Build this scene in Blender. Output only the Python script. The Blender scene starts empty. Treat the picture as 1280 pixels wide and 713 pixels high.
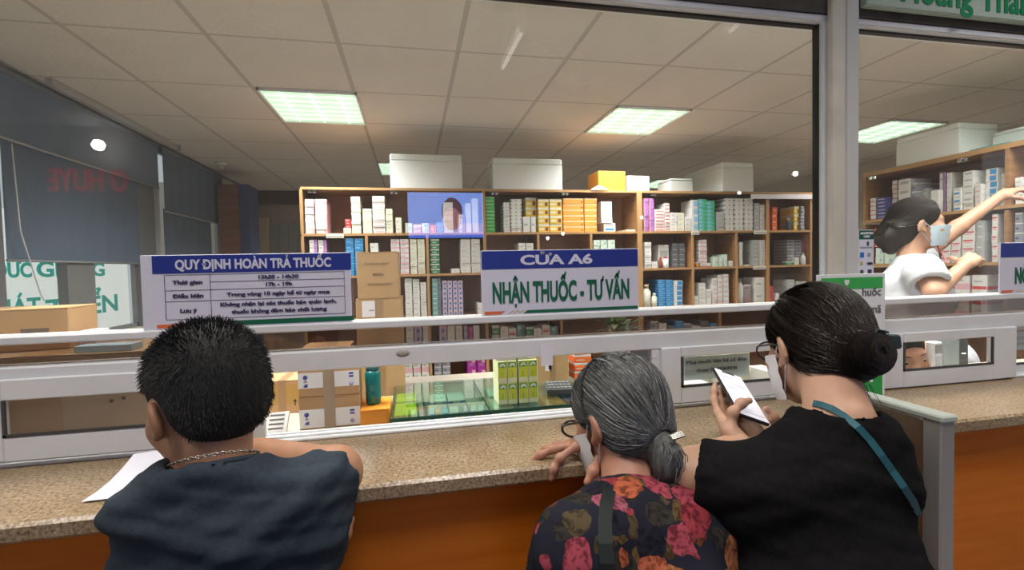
import bpy, bmesh, math, random
import numpy as np
from mathutils import Vector, Matrix
random.seed(7)
rnd = random.Random(11)
S = bpy.context.scene
COL = S.collection
PI = math.pi

# ------------------------------------------------------------------ camera
F_PX, CX, CY = 600.0, 640.0, 356.5
_d = np.array([515 - CX, 338 - CY, F_PX]); _d /= np.linalg.norm(_d)
_x = np.array([F_PX * F_PX / 125 * 1.02, 268 - CY, F_PX]); _x -= _d * (_x @ _d); _x /= np.linalg.norm(_x)
_z = np.cross(_x, _d)
WR = np.array([_x, _d, _z])
CAM = np.array([0.0, -1.22, 1.50])
cam_data = bpy.data.cameras.new('camera')
cam_data.sensor_fit = 'HORIZONTAL'; cam_data.sensor_width = 36.0
cam_data.lens = F_PX / 1280 * 36.0
cam_data.clip_start = 0.02
cam = bpy.data.objects.new('camera', cam_data); COL.objects.link(cam)
_m = Matrix.Identity(4)
for i in range(3):
    _m[i][0] = WR[i, 0]; _m[i][1] = -WR[i, 1]; _m[i][2] = -WR[i, 2]; _m[i][3] = CAM[i]
cam.matrix_world = _m
S.camera = cam

def ray(px, py):
    return WR @ np.array([(px - CX) / F_PX, (py - CY) / F_PX, 1.0])
def on(px, py, ax, v):
    """point of the place seen at a pixel of the photograph, on the plane where axis ax has the value v"""
    r = ray(px, py); return CAM + r * ((v - CAM[ax]) / r[ax])
def at(px, py, d):
    return CAM + ray(px, py) * d

# ------------------------------------------------------------------ world, lights, exposure
S.view_settings.view_transform = 'Standard'
S.view_settings.look = 'None'
S.view_settings.gamma = 1.0
S.view_settings.use_curve_mapping = False
S.view_settings.exposure = 0.0
wd = bpy.data.worlds.new('daylight'); S.world = wd; wd.use_nodes = True
wb = wd.node_tree.nodes['Background']; wb.inputs[0].default_value = (0.86, 0.95, 1.0, 1); wb.inputs[1].default_value = 0.6

def area(name, loc, sx, sy, power, color=(1, 1, 1), spread=180, rot=(0, 0, 0)):
    l = bpy.data.lights.new(name, 'AREA'); l.shape = 'RECTANGLE'; l.size = sx; l.size_y = sy
    l.energy = power; l.color = color; l.spread = math.radians(spread)
    o = bpy.data.objects.new(name, l); o.location = loc; o.rotation_euler = rot; COL.objects.link(o); return o

CEIL = 2.60
LAMP_CELLS = [(-0.585, 2.21), (1.695, 2.21), (3.99, 2.21), (-0.027, 4.13), (1.695, 0.30), (3.4, 4.77), (2.85, 0.30), (-0.585, 0.30)]  # cells beside the window are unseen lamps added to light the shelf fronts
for i, (lx, ly) in enumerate(LAMP_CELLS):
    area('louver_light', (lx, ly, CEIL - 0.03), .54, .60, [30, 30, 20, 30, 28, 18, 18, 28][i], (1.0, 0.985, 0.94), 140)
LOBBY_CEIL = 2.95
for (lx, ly) in [(-1.5, -.92), (0.2, -.92), (1.9, -.92), (0.2, -3.2)]:  # unseen lobby lamps added to light post, people and wall, clear of the glass
    area('lobby_fill_light', (lx, ly, LOBBY_CEIL - 0.03), .5, .6, 12, (1.0, 0.97, 0.92), 120)

# ------------------------------------------------------------------ materials
MATS = {}
def mat(name, col, rough=.6, metal=0, noise=0, nscale=30, bump=0, bscale=80, emit=0, spec=.5, col2=None, stretch=None, trans=0, alpha=1, coat=0, sheen=0):
    if name in MATS: return MATS[name]
    m = bpy.data.materials.new(name); m.use_nodes = True
    nt = m.node_tree; b = nt.nodes['Principled BSDF']
    c = (*col, 1)
    b.inputs['Base Color'].default_value = c
    b.inputs['Roughness'].default_value = rough; b.inputs['Metallic'].default_value = metal
    b.inputs['Specular IOR Level'].default_value = spec
    if trans: b.inputs['Transmission Weight'].default_value = trans
    if alpha < 1: b.inputs['Alpha'].default_value = alpha
    if coat: b.inputs['Coat Weight'].default_value = coat
    if sheen: b.inputs['Sheen Weight'].default_value = sheen
    if emit:
        b.inputs['Emission Color'].default_value = c; b.inputs['Emission Strength'].default_value = emit
    if noise or col2 or bump:
        tc = nt.nodes.new('ShaderNodeTexCoord'); mp = nt.nodes.new('ShaderNodeMapping')
        nt.links.new(tc.outputs['Object'], mp.inputs[0])
        if stretch: mp.inputs['Scale'].default_value = stretch
    if noise or col2:
        n = nt.nodes.new('ShaderNodeTexNoise'); n.inputs['Scale'].default_value = nscale; n.inputs['Detail'].default_value = 5
        nt.links.new(mp.outputs[0], n.inputs['Vector'])
        r = nt.nodes.new('ShaderNodeValToRGB')
        k = noise or .5
        c2 = col2 or tuple(min(1, v * (1 + k)) for v in col)
        c1 = col if col2 else tuple(v * (1 - k) for v in col)
        r.color_ramp.elements[0].position = .34; r.color_ramp.elements[1].position = .66
        r.color_ramp.elements[0].color = (*c1, 1); r.color_ramp.elements[1].color = (*c2, 1)
        nt.links.new(n.outputs['Fac'], r.inputs[0]); nt.links.new(r.outputs[0], b.inputs['Base Color'])
    if bump:
        n2 = nt.nodes.new('ShaderNodeTexNoise'); n2.inputs['Scale'].default_value = bscale; n2.inputs['Detail'].default_value = 4
        bp = nt.nodes.new('ShaderNodeBump'); bp.inputs['Strength'].default_value = bump; bp.inputs['Distance'].default_value = .01
        nt.links.new(mp.outputs[0], n2.inputs['Vector']); nt.links.new(n2.outputs['Fac'], bp.inputs['Height']); nt.links.new(bp.outputs[0], b.inputs['Normal'])
    MATS[name] = m; return m

def glass_mat(name, tint=(1, 1, 1), refl=1.0, haze=0.0, hcol=(.8, .8, .78)):
    m = bpy.data.materials.new(name); m.use_nodes = True; nt = m.node_tree
    for n in list(nt.nodes): nt.nodes.remove(n)
    out = nt.nodes.new('ShaderNodeOutputMaterial'); t = nt.nodes.new('ShaderNodeBsdfTransparent'); t.inputs[0].default_value = (*tint, 1)
    g = nt.nodes.new('ShaderNodeBsdfGlossy'); g.inputs['Roughness'].default_value = 0.0
    fr = nt.nodes.new('ShaderNodeLayerWeight'); fr.inputs[0].default_value = .5
    pw = nt.nodes.new('ShaderNodeMath'); pw.operation = 'POWER'; pw.inputs[1].default_value = 5.0
    ma = nt.nodes.new('ShaderNodeMath'); ma.operation = 'MULTIPLY_ADD'; ma.inputs[1].default_value = .9; ma.inputs[2].default_value = .042
    nt.links.new(fr.outputs['Facing'], pw.inputs[0]); nt.links.new(pw.outputs[0], ma.inputs[0])
    mu = nt.nodes.new('ShaderNodeMath'); mu.operation = 'MULTIPLY'; mu.inputs[1].default_value = refl
    mu.use_clamp = True
    mx = nt.nodes.new('ShaderNodeMixShader')
    nt.links.new(ma.outputs[0], mu.inputs[0]); nt.links.new(mu.outputs[0], mx.inputs[0])
    src = t
    if haze:
        df = nt.nodes.new('ShaderNodeBsdfDiffuse'); df.inputs[0].default_value = (*hcol, 1)
        mh = nt.nodes.new('ShaderNodeMixShader'); mh.inputs[0].default_value = haze
        nt.links.new(t.outputs[0], mh.inputs[1]); nt.links.new(df.outputs[0], mh.inputs[2]); src = mh
    nt.links.new(src.outputs[0], mx.inputs[1]); nt.links.new(g.outputs[0], mx.inputs[2]); nt.links.new(mx.outputs[0], out.inputs[0])
    MATS[name] = m; return m

def ceiling_mat():
    m = bpy.data.materials.new('ceiling_tiles'); m.use_nodes = True; nt = m.node_tree; b = nt.nodes['Principled BSDF']
    b.inputs['Roughness'].default_value = .85
    tc = nt.nodes.new('ShaderNodeTexCoord'); sp = nt.nodes.new('ShaderNodeSeparateXYZ'); nt.links.new(tc.outputs['Object'], sp.inputs[0])
    def line(sock, off, size, w):
        a = nt.nodes.new('ShaderNodeMath'); a.operation = 'SUBTRACT'; a.inputs[1].default_value = off; nt.links.new(sock, a.inputs[0])
        d = nt.nodes.new('ShaderNodeMath'); d.operation = 'DIVIDE'; d.inputs[1].default_value = size; nt.links.new(a.outputs[0], d.inputs[0])
        r = nt.nodes.new('ShaderNodeMath'); r.operation = 'FRACT'; nt.links.new(d.outputs[0], r.inputs[0])
        s = nt.nodes.new('ShaderNodeMath'); s.operation = 'LESS_THAN'; s.inputs[1].default_value = w / size; nt.links.new(r.outputs[0], s.inputs[0]); return s
    lx = line(sp.outputs[0], .26 - .012, .575, .024); ly = line(sp.outputs[1], 1.245 - .008, .642, .016)
    mxm = nt.nodes.new('ShaderNodeMath'); mxm.operation = 'MAXIMUM'; nt.links.new(lx.outputs[0], mxm.inputs[0]); nt.links.new(ly.outputs[0], mxm.inputs[1])
    n = nt.nodes.new('ShaderNodeTexNoise'); n.inputs['Scale'].default_value = 3; nt.links.new(tc.outputs['Object'], n.inputs['Vector'])
    r = nt.nodes.new('ShaderNodeValToRGB'); r.color_ramp.elements[0].color = (.62, .575, .515, 1); r.color_ramp.elements[1].color = (.72, .675, .61, 1)
    nt.links.new(n.outputs['Fac'], r.inputs[0])
    mc = nt.nodes.new('ShaderNodeMix'); mc.data_type = 'RGBA'; nt.links.new(mxm.outputs[0], mc.inputs['Factor'])
    nt.links.new(r.outputs[0], mc.inputs[6]); mc.inputs[7].default_value = (.47, .43, .38, 1)
    nt.links.new(mc.outputs[2], b.inputs['Base Color'])
    v = nt.nodes.new('ShaderNodeTexVoronoi'); v.inputs['Scale'].default_value = 45; nt.links.new(tc.outputs['Object'], v.inputs['Vector'])
    bp = nt.nodes.new('ShaderNodeBump'); bp.inputs['Strength'].default_value = .25; bp.inputs['Distance'].default_value = .01
    nt.links.new(v.outputs['Distance'], bp.inputs['Height']); nt.links.new(bp.outputs[0], b.inputs['Normal'])
    return m

def granite_mat():
    m = bpy.data.materials.new('speckled_granite'); m.use_nodes = True; nt = m.node_tree; b = nt.nodes['Principled BSDF']
    b.inputs['Roughness'].default_value = .28
    tc = nt.nodes.new('ShaderNodeTexCoord')
    n = nt.nodes.new('ShaderNodeTexNoise'); n.inputs['Scale'].default_value = 150; n.inputs['Detail'].default_value = 3; n.inputs['Roughness'].default_value = .7
    n2 = nt.nodes.new('ShaderNodeTexNoise'); n2.inputs['Scale'].default_value = 14
    for q in (n, n2): nt.links.new(tc.outputs['Object'], q.inputs['Vector'])
    r = nt.nodes.new('ShaderNodeValToRGB'); e = r.color_ramp.elements
    e[0].position = .34; e[0].color = (.10, .06, .035, 1); e[1].position = .66; e[1].color = (.54, .42, .28, 1)
    k = e.new(.46); k.color = (.31, .215, .125, 1)
    nt.links.new(n.outputs['Fac'], r.inputs[0])
    mx = nt.nodes.new('ShaderNodeMix'); mx.data_type = 'RGBA'; mx.blend_type = 'MULTIPLY'; mx.inputs['Factor'].default_value = .6
    r2 = nt.nodes.new('ShaderNodeValToRGB'); r2.color_ramp.elements[0].color = (.7, .62, .5, 1); r2.color_ramp.elements[0].position = .3; r2.color_ramp.elements[1].position = .7
    nt.links.new(n2.outputs['Fac'], r2.inputs[0])
    nt.links.new(r.outputs[0], mx.inputs[6]); nt.links.new(r2.outputs[0], mx.inputs[7]); nt.links.new(mx.outputs[2], b.inputs['Base Color'])
    return m

ALU = mat('white_aluminium', (.74, .74, .75), .35, 0, spec=.6, noise=.04, nscale=8)
ALU_D = mat('grey_aluminium', (.38, .36, .34), .35, .3)
WOOD = mat('shelf_wood', (.30, .145, .055), .45, 0, col2=(.40, .205, .085), nscale=6, stretch=(1, 1, 9))
WOOD_E = mat('shelf_edge', (.46, .26, .11), .5)
BACKB = mat('shelf_back', (.29, .155, .085), .55, 0, col2=(.35, .19, .105), nscale=5)
ORANGE_P = mat('orange_laminate', (.56, .135, .006), .45, 0, spec=.25, col2=(.64, .170, .012), nscale=3, stretch=(1, 1, 14))
GRANITE = granite_mat()
GLASS = glass_mat('window_glass', (.985, .99, .985), 1.0, .02)  # white veil of light mixed into the glass to lift the darks behind
GLASS_D = glass_mat('brown_glass', (.80, .74, .70), 2.4, .30, (.17, .135, .115))  # brown tint and brown diffuse mixed into the strip
GLASS_G = glass_mat('green_glass', (.80, .93, .87), 1.6)
WHITE = mat('white', (.80, .80, .80), .6)
CREAM = mat('cream_card', (.80, .77, .64), .6)
PAPER = mat('paper', (.78, .76, .82), .7)
STYRO = mat('styrofoam', (.80, .82, .81), .8, bump=.15, bscale=160)
CARD = mat('cardboard', (.47, .29, .14), .8, 0, col2=(.53, .33, .165), nscale=9)
CARD_T = mat('packing_tape', (.36, .22, .11), .3)
BLIND = mat('blind_fabric', (.115, .155, .225), .85, bump=.2, bscale=300, col2=(.13, .175, .25), nscale=4)
BLACK = mat('black', (.012, .012, .013), .4)
DGREY = mat('dark_grey', (.06, .06, .06), .5)
GREY = mat('grey', (.33, .33, .33), .5)
NAVY = mat('sign_navy', (.018, .035, .26), .45)
SIGNW = mat('sign_white', (.70, .68, .78), .5)
SGREEN = mat('sign_green', (.003, .12, .055), .5)
SORANGE = mat('sign_orange', (.75, .16, .05), .5)
INK = mat('ink', (.035, .03, .09), .6)
LAMPM = mat('lamp_louver', (.70, .93, .72), .6, emit=1.0)

# ------------------------------------------------------------------ mesh helpers
class MB:
    def __init__(s): s.v = []; s.f = []; s.mi = []; s.mats = []; s.sm = []
    def m(s, mt):
        if mt not in s.mats: s.mats.append(mt)
        return s.mats.index(mt)
    def add(s, vs, fs, mt, smooth=False):
        o = len(s.v); s.v += [tuple(map(float, p)) for p in vs]; k = s.m(mt)
        for f in fs: s.f.append(tuple(i + o for i in f)); s.mi.append(k); s.sm.append(smooth)
        return s
    def box(s, x0, x1, y0, y1, z0, z1, mt, c=0.0, M=None):
        if x1 < x0: x0, x1 = x1, x0
        if y1 < y0: y0, y1 = y1, y0
        if z1 < z0: z0, z1 = z1, z0
        if c <= 0:
            vs = [(x, y, z) for z in (z0, z1) for y in (y0, y1) for x in (x0, x1)]
            fs = [(0, 2, 3, 1), (4, 5, 7, 6), (0, 1, 5, 4), (2, 6, 7, 3), (0, 4, 6, 2), (1, 3, 7, 5)]
        else:
            c = min(c, (x1 - x0) * .45, (y1 - y0) * .45, (z1 - z0) * .45)
            vs = []; idx = {}
            X = (x0, x1); Y = (y0, y1); Z = (z0, z1); sg = (1, -1)
            for i in (0, 1):
                for j in (0, 1):
                    for k in (0, 1):
                        P = (X[i], Y[j], Z[k]); I = (X[i] + sg[i] * c, Y[j] + sg[j] * c, Z[k] + sg[k] * c)
                        for a in range(3):
                            p = list(I); p[a] = P[a]; idx[(i, j, k, a)] = len(vs); vs.append(tuple(p))
            fs = []
            for a in range(3):
                b, d = [(1, 2), (2, 0), (0, 1)][a]
                for e in (0, 1):
                    q = []
                    for (u, w) in ((0, 0), (1, 0), (1, 1), (0, 1)):
                        t = [0, 0, 0]; t[a] = e; t[b] = u; t[d] = w; q.append(idx[(*t, a)])
                    fs.append(tuple(q if e else q[::-1]))
            for a in range(3):
                b, d = [(1, 2), (2, 0), (0, 1)][a]
                for u in (0, 1):
                    for w in (0, 1):
                        t0 = [0, 0, 0]; t0[b] = u; t0[d] = w; t1 = list(t0); t1[a] = 1
                        q = [idx[(*t0, b)], idx[(*t1, b)], idx[(*t1, d)], idx[(*t0, d)]]
                        fs.append(tuple(q if (u ^ w) else q[::-1]))
            for i in (0, 1):
                for j in (0, 1):
                    for k in (0, 1):
                        q = [idx[(i, j, k, a)] for a in range(3)]
                        fs.append(tuple(q if not ((i + j + k) % 2 == 0) else q[::-1]))
        if M is not None: vs = [tuple(M @ Vector(p)) for p in vs]
        return s.add(vs, fs, mt)
    def tube(s, pts, r, mt, n=8, cap=True):
        pts = [Vector(p) for p in pts]; R = r if isinstance(r, (list, tuple)) else [r] * len(pts)
        vs = []; fs = []; up = None
        for i, p in enumerate(pts):
            t = (pts[min(i + 1, len(pts) - 1)] - pts[max(i - 1, 0)])
            t = t.normalized() if t.length > 1e-9 else Vector((0, 0, 1))
            if up is None: up = t.orthogonal().normalized()
            up = (up - t * up.dot(t)); up = up.normalized() if up.length > 1e-6 else t.orthogonal().normalized()
            w = t.cross(up)
            for k in range(n):
                a = 2 * PI * k / n; vs.append(p + (up * math.cos(a) + w * math.sin(a)) * R[i])
        for i in range(len(pts) - 1):
            for k in range(n):
                fs.append((i * n + k, i * n + (k + 1) % n, (i + 1) * n + (k + 1) % n, (i + 1) * n + k))
        if cap: fs.append(tuple(range(n))[::-1]); fs.append(tuple((len(pts) - 1) * n + k for k in range(n)))
        return s.add(vs, fs, mt, True)
    def lathe(s, prof, c, mt, n=20):
        vs = []; fs = []
        for (r, z) in prof:
            for k in range(n):
                a = 2 * PI * k / n; vs.append((c[0] + r * math.cos(a), c[1] + r * math.sin(a), c[2] + z))
        for i in range(len(prof) - 1):
            for k in range(n): fs.append((i * n + k, i * n + (k + 1) % n, (i + 1) * n + (k + 1) % n, (i + 1) * n + k))
        fs.append(tuple(range(n))[::-1]); fs.append(tuple((len(prof) - 1) * n + k for k in range(n)))
        return s.add(vs, fs, mt, True)
    def quad(s, a, b, c, d, mt): return s.add([a, b, c, d], [(0, 1, 2, 3)], mt)
    def ribbon(s, pts, nrm, w, th, mt):
        """flat strap: pts centre line, nrm outward normals, width across, thickness"""
        vs = []; fs = []; n = len(pts)
        for i in range(n):
            p = Vector(pts[i]); t = (Vector(pts[min(i + 1, n - 1)]) - Vector(pts[max(i - 1, 0)])).normalized()
            nn = Vector(nrm[i]).normalized(); sd = t.cross(nn).normalized() * (w / 2)
            vs += [p - sd, p + sd, p + sd + nn * th, p - sd + nn * th]
        for i in range(n - 1):
            for k in range(4): fs.append((i * 4 + k, i * 4 + (k + 1) % 4, i * 4 + 4 + (k + 1) % 4, i * 4 + 4 + k))
        fs += [(3, 2, 1, 0), tuple((n - 1) * 4 + k for k in range(4))]
        return s.add(vs, fs, mt, False)
    def mesh(s, name):
        me = bpy.data.meshes.new(name); me.from_pydata(s.v, [], s.f); 
        for mt in s.mats: me.materials.append(mt)
        me.polygons.foreach_set('material_index', s.mi); me.polygons.foreach_set('use_smooth', s.sm); me.update()
        bm = bmesh.new(); bm.from_mesh(me); bmesh.ops.recalc_face_normals(bm, faces=bm.faces); bm.to_mesh(me); bm.free()
        return me
    def obj(s, name, parent=None):
        o = bpy.data.objects.new(name, s.mesh(name)); COL.objects.link(o)
        if parent is not None: o.parent = parent; o.matrix_parent_inverse = parent.matrix_basis.inverted()
        return o

def tag(o, label=None, cat=None, group=None, kind=None):
    if label: o['label'] = label
    if cat: o['category'] = cat
    if group: o['group'] = group
    if kind: o['kind'] = kind
    return o
def thing(name, label, cat, loc=(0, 0, 0), rz=0, group=None):
    o = bpy.data.objects.new(name, None); o.location = tuple(map(float, loc)); o.rotation_euler = (0, 0, rz)
    o.empty_display_size = .05; COL.objects.link(o)
    return tag(o, label, cat, group)
def struct(name, mb, parent=None):
    o = mb.obj(name, parent)
    if parent is None: o['kind'] = 'structure'
    return o
def copy_tree(o, parent=None):
    c = o.copy(); COL.objects.link(c)
    if parent is not None: c.parent = parent; c.matrix_parent_inverse = o.matrix_parent_inverse.copy()
    for ch in list(o.children): copy_tree(ch, c)
    return c

import unicodedata
GLYPHS = {}
def _eval_text(body, off, ext):
    cu = bpy.data.curves.new('lettering', 'FONT'); cu.body = body; cu.size = 1; cu.extrude = ext; cu.offset = off; cu.resolution_u = 3
    o = bpy.data.objects.new('lettering', cu); COL.objects.link(o); dg = bpy.context.evaluated_depsgraph_get(); dg.update()
    me = bpy.data.meshes.new_from_object(o.evaluated_get(dg)); v = np.zeros(len(me.vertices) * 3); me.vertices.foreach_get('co', v); f = [tuple(p.vertices) for p in me.polygons]
    bpy.data.objects.remove(o); bpy.data.curves.remove(cu); bpy.data.meshes.remove(me); return v.reshape(-1, 3), f
def glyph(c, off, ext):
    key = (c, round(off, 4), round(ext, 4))
    if key not in GLYPHS:
        if ('HH', key[1:]) not in GLYPHS: GLYPHS[('HH', key[1:])] = np.ptp(_eval_text('HH', off, ext)[0][:, 0])
        adv = np.ptp(_eval_text('H' + c + 'H', off, ext)[0][:, 0]) - GLYPHS[('HH', key[1:])]
        v, f = _eval_text(c, off, ext) if c != ' ' else (np.zeros((0, 3)), []); GLYPHS[key] = (v, f, adv)
    return GLYPHS[key]
def text_mesh(body, size, mt, bold=0.0, sx=1.0, extrude=.0006, align='CENTER', width=None):
    """lettering as mesh geometry lying in local XZ facing -Y (origin on the baseline); accents are drawn as strokes over the base letters"""
    off = bold / size; ext = extrude / size; V_ = []; F_ = []; x = 0.0; w = .062 + 1.7 * off
    def stroke(pts):
        for (p, q) in zip(pts[:-1], pts[1:]):
            d = np.array(q) - np.array(p); L = math.hypot(*d) or 1e-6; n = np.array((-d[1], d[0])) / L * w * .5; e = d / L * w * .25; o = len(V_)
            for z in (-ext, ext):
                for c in (np.array(p) - e - n, np.array(q) + e - n, np.array(q) + e + n, np.array(p) - e + n): V_.append((c[0], c[1], z))
            F_.extend([(o + 3, o + 2, o + 1, o), (o + 4, o + 5, o + 6, o + 7)] + [(o + k, o + (k + 1) % 4, o + 4 + (k + 1) % 4, o + 4 + k) for k in range(4)])
    for ch in body:
        dn = unicodedata.normalize('NFD', ch); base = dn[0]; marks = dn[1:]; bar = base in 'Đđ'
        if bar: base = 'D' if base == 'Đ' else 'd'
        v, f, adv = glyph(base, off, ext)
        if len(v):
            o = len(V_); V_.extend([(p[0] + x, p[1], p[2]) for p in v]); F_.extend([tuple(i + o for i in q) for q in f])
            x0, x1, top = v[:, 0].min() + x, v[:, 0].max() + x, v[:, 1].max(); cx = (x0 + x1) / 2; cap = base.isupper(); g = .05 if cap else .07; k = 1.0 if cap else .9
            if bar: stroke([(x0 - .07, .35), (x0 + .20, .35)] if cap else [(x1 - .22, .60), (x1 + .07, .60)])
            up = 0.0; rx = 0.0
            if '\u0302' in marks: stroke([(cx - .14 * k, top + g), (cx, top + g + .11 * k), (cx + .14 * k, top + g)]); up = .09; rx = .13
            if '\u031b' in marks: stroke([(x1 - .03, top - .04), (x1 + .06, top - .01), (x1 + .07, top + .09)])
            if '\u0301' in marks: stroke([(cx + rx - .03, top + g + up), (cx + rx + .08, top + g + up + .13)])
            if '\u0300' in marks: stroke([(cx + rx - .08, top + g + up + .13), (cx + rx + .03, top + g + up)])
            if '\u0309' in marks: a_ = (cx + rx * 1.1, top + g + up); stroke([(a_[0] - .05, a_[1] + .13), (a_[0] + .03, a_[1] + .15), (a_[0] + .055, a_[1] + .10), (a_[0], a_[1] + .05), (a_[0], a_[1] + .005)])
            if '\u0303' in marks: stroke([(cx - .13, top + g + .02), (cx - .06, top + g + .08), (cx + .05, top + g + .02), (cx + .13, top + g + .08)])
            if '\u0323' in marks: stroke([(cx - w * .35, -.13), (cx + w * .35, -.13)])
        x += adv
    co = np.array(V_); co[:, 0] -= co[:, 0].min()
    k = width / max(1e-6, np.ptp(co[:, 0])) if width else sx * size
    X = co[:, 0] * k
    if align == 'CENTER': X = X - X.max() / 2
    me = bpy.data.meshes.new('lettering'); me.from_pydata([(float(a_), float(-c_ * size), float(b_ * size)) for a_, b_, c_ in zip(X, co[:, 1], co[:, 2])], [], F_); me.materials.append(mt); me.update(); return me
def text(name, body, loc, size, mt, parent=None, rz=0, **kw):
    me = text_mesh(body, size, mt, **kw); o = bpy.data.objects.new(name, me); COL.objects.link(o)
    L = Matrix.Translation(tuple(map(float, loc))) @ Matrix.Rotation(rz, 4, 'Z')
    if parent is not None: o.parent = parent; o.matrix_parent_inverse = parent.matrix_basis.inverted()
    o.matrix_basis = L
    return o

# ================================================================== ROOM SHELL
XL, XR, YB = -2.02, 5.0, 6.2
LEDGE = 1.10
WALLP = mat('wall_paint', (.55, .50, .42), .8, noise=.05, nscale=3)
LOBBYW = mat('lobby_paint', (.42, .40, .36), .85)
TILEF = mat('floor_tile', (.36, .33, .29), .35, noise=.12, nscale=5)
DARKW = mat('dark_wall', (.52, .45, .38), .8)
struct('floor', MB().box(-7, 8, -4.3, YB + .1, -.06, 0, TILEF))
ce = MB().box(XL - .1, XR, .05, YB, CEIL, CEIL + .04, ceiling_mat()).box(-3.3, XL - .1, 5.40, YB, CEIL, CEIL + .04, DARKW); struct('ceiling', ce)
struct('ceiling_lobby', MB().box(-7, 8, -4.3, .05, LOBBY_CEIL, LOBBY_CEIL + .05, mat('lobby_ceiling', (.55, .55, .53), .9)))
struct('wall_back', MB().box(-3.3, XR + .1, YB, YB + .1, 0, CEIL + .04, DARKW))
struct('wall_right', MB().box(XR, XR + .1, .03, YB, 0, CEIL + .04, WALLP))
struct('wall_lobby', MB().box(-7, 8, -4.3, -4.15, 0, LOBBY_CEIL, LOBBYW))
# left wall: sill, header, posts between the windows
lw = MB(); POSTM = mat('post_grey', (.17, .18, .20), .6)
lw.box(XL - .10, XL, .03, 5.40, 0, 1.12, WALLP); lw.box(XL - .10, XL, .03, 5.40, 2.565, CEIL, POSTM)
lw.box(XL - .03, XL, .03, 1.69, 1.12, 2.565, POSTM); lw.box(XL - .03, XL, 2.93, 3.26, 1.12, 2.565, POSTM); lw.box(XL - .10, XL, 4.55, 5.40, 1.12, 2.565, DARKW); lw.box(-3.2, XL, 5.40, 5.48, 0, CEIL, DARKW); lw.box(-3.3, -3.2, 5.40, YB, 0, CEIL, DARKW)
struct('wall_left', lw)
struct('trim_1', MB().box(XL, XL + .03, 3.175, 3.20, 1.13, 2.56, mat('pale_strip', (.45, .45, .46), .5)))
FRM = mat('window_frame_grey', (.22, .225, .23), .5)
def side_window(name, y0, y1, mull):
    e = bpy.data.objects.new(name, None); e.location = (XL - .05, (y0 + y1) / 2, 1.12); COL.objects.link(e); e['kind'] = 'structure'
    f = MB()
    f.box(XL - .06, XL - .03, y0, y0 + .02, 1.12, 2.56, FRM); f.box(XL - .06, XL - .03, y1 - .015, y1, 1.12, 2.56, FRM)
    f.box(XL - .06, XL - .03, y0, y1, 1.12, 1.15, FRM); f.box(XL - .06, XL - .03, y0, y1, 2.53, 2.56, FRM)
    if mull: f.box(XL - .06, XL - .005, mull[0], mull[1], 1.13, 2.55, FRM)
    f.obj('window_frame', e); MB().box(XL - .048, XL - .042, y0 + .03, y1 - .03, 1.15, 2.53, GLASS).obj('window_pane', e)
side_window('window_2', 1.69, 2.93, (on(86, 370, 0, XL - .005)[1], on(108, 370, 0, XL - .06)[1])); side_window('window_3', 3.26, 4.55, (3.9, 3.96))
# building board outside the windows
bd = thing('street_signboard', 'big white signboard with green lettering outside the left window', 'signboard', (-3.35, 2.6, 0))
MB().box(-3.40, -3.35, 0.2, 5.38, .55, 2.1, mat('board_white_glow', (.80, .84, .82), .6, emit=.75)).obj('panel', bd)  # emission put into the white panel in place of daylight
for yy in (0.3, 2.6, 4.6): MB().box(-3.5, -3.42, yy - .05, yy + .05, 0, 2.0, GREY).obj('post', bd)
TEAL = mat('teal_letters_glow', (.01, .45, .38), .5, emit=.35)  # letters glow with the panel, standing in for daylight
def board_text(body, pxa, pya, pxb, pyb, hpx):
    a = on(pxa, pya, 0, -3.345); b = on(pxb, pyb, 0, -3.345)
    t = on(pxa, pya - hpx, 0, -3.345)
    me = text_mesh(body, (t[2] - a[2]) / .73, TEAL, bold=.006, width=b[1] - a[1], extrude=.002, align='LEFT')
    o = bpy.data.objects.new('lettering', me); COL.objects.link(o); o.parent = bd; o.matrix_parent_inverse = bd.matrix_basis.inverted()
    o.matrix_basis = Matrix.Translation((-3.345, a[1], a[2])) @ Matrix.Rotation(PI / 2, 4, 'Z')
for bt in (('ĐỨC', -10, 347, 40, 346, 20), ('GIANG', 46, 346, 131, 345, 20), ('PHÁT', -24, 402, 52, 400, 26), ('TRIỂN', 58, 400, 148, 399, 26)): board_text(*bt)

# front wall and counter
struct('wall_front', MB().box(-2.12, 8, -.02, .05, CEIL, LOBBY_CEIL, LOBBYW))
cf = MB(); cf.box(-2.05, 3.6, -.262, -.24, .10, LEDGE - .034, ORANGE_P); cf.box(-2.05, 3.6, -.25, -.22, 0, .10, BLACK)
t = thing('service_counter', 'long orange laminate counter front carrying the granite ledge', 'counter', (.8, -.25, 0))
cf.obj('front_panel', t)
MB().box(-2.05, 3.6, -.300, .06, LEDGE - .034, LEDGE, GRANITE, .006).obj('granite_ledge', t)
def fx(px, y): return float(on(px, 250, 1, y)[0])
JX = fx(1030, -.027)
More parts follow.
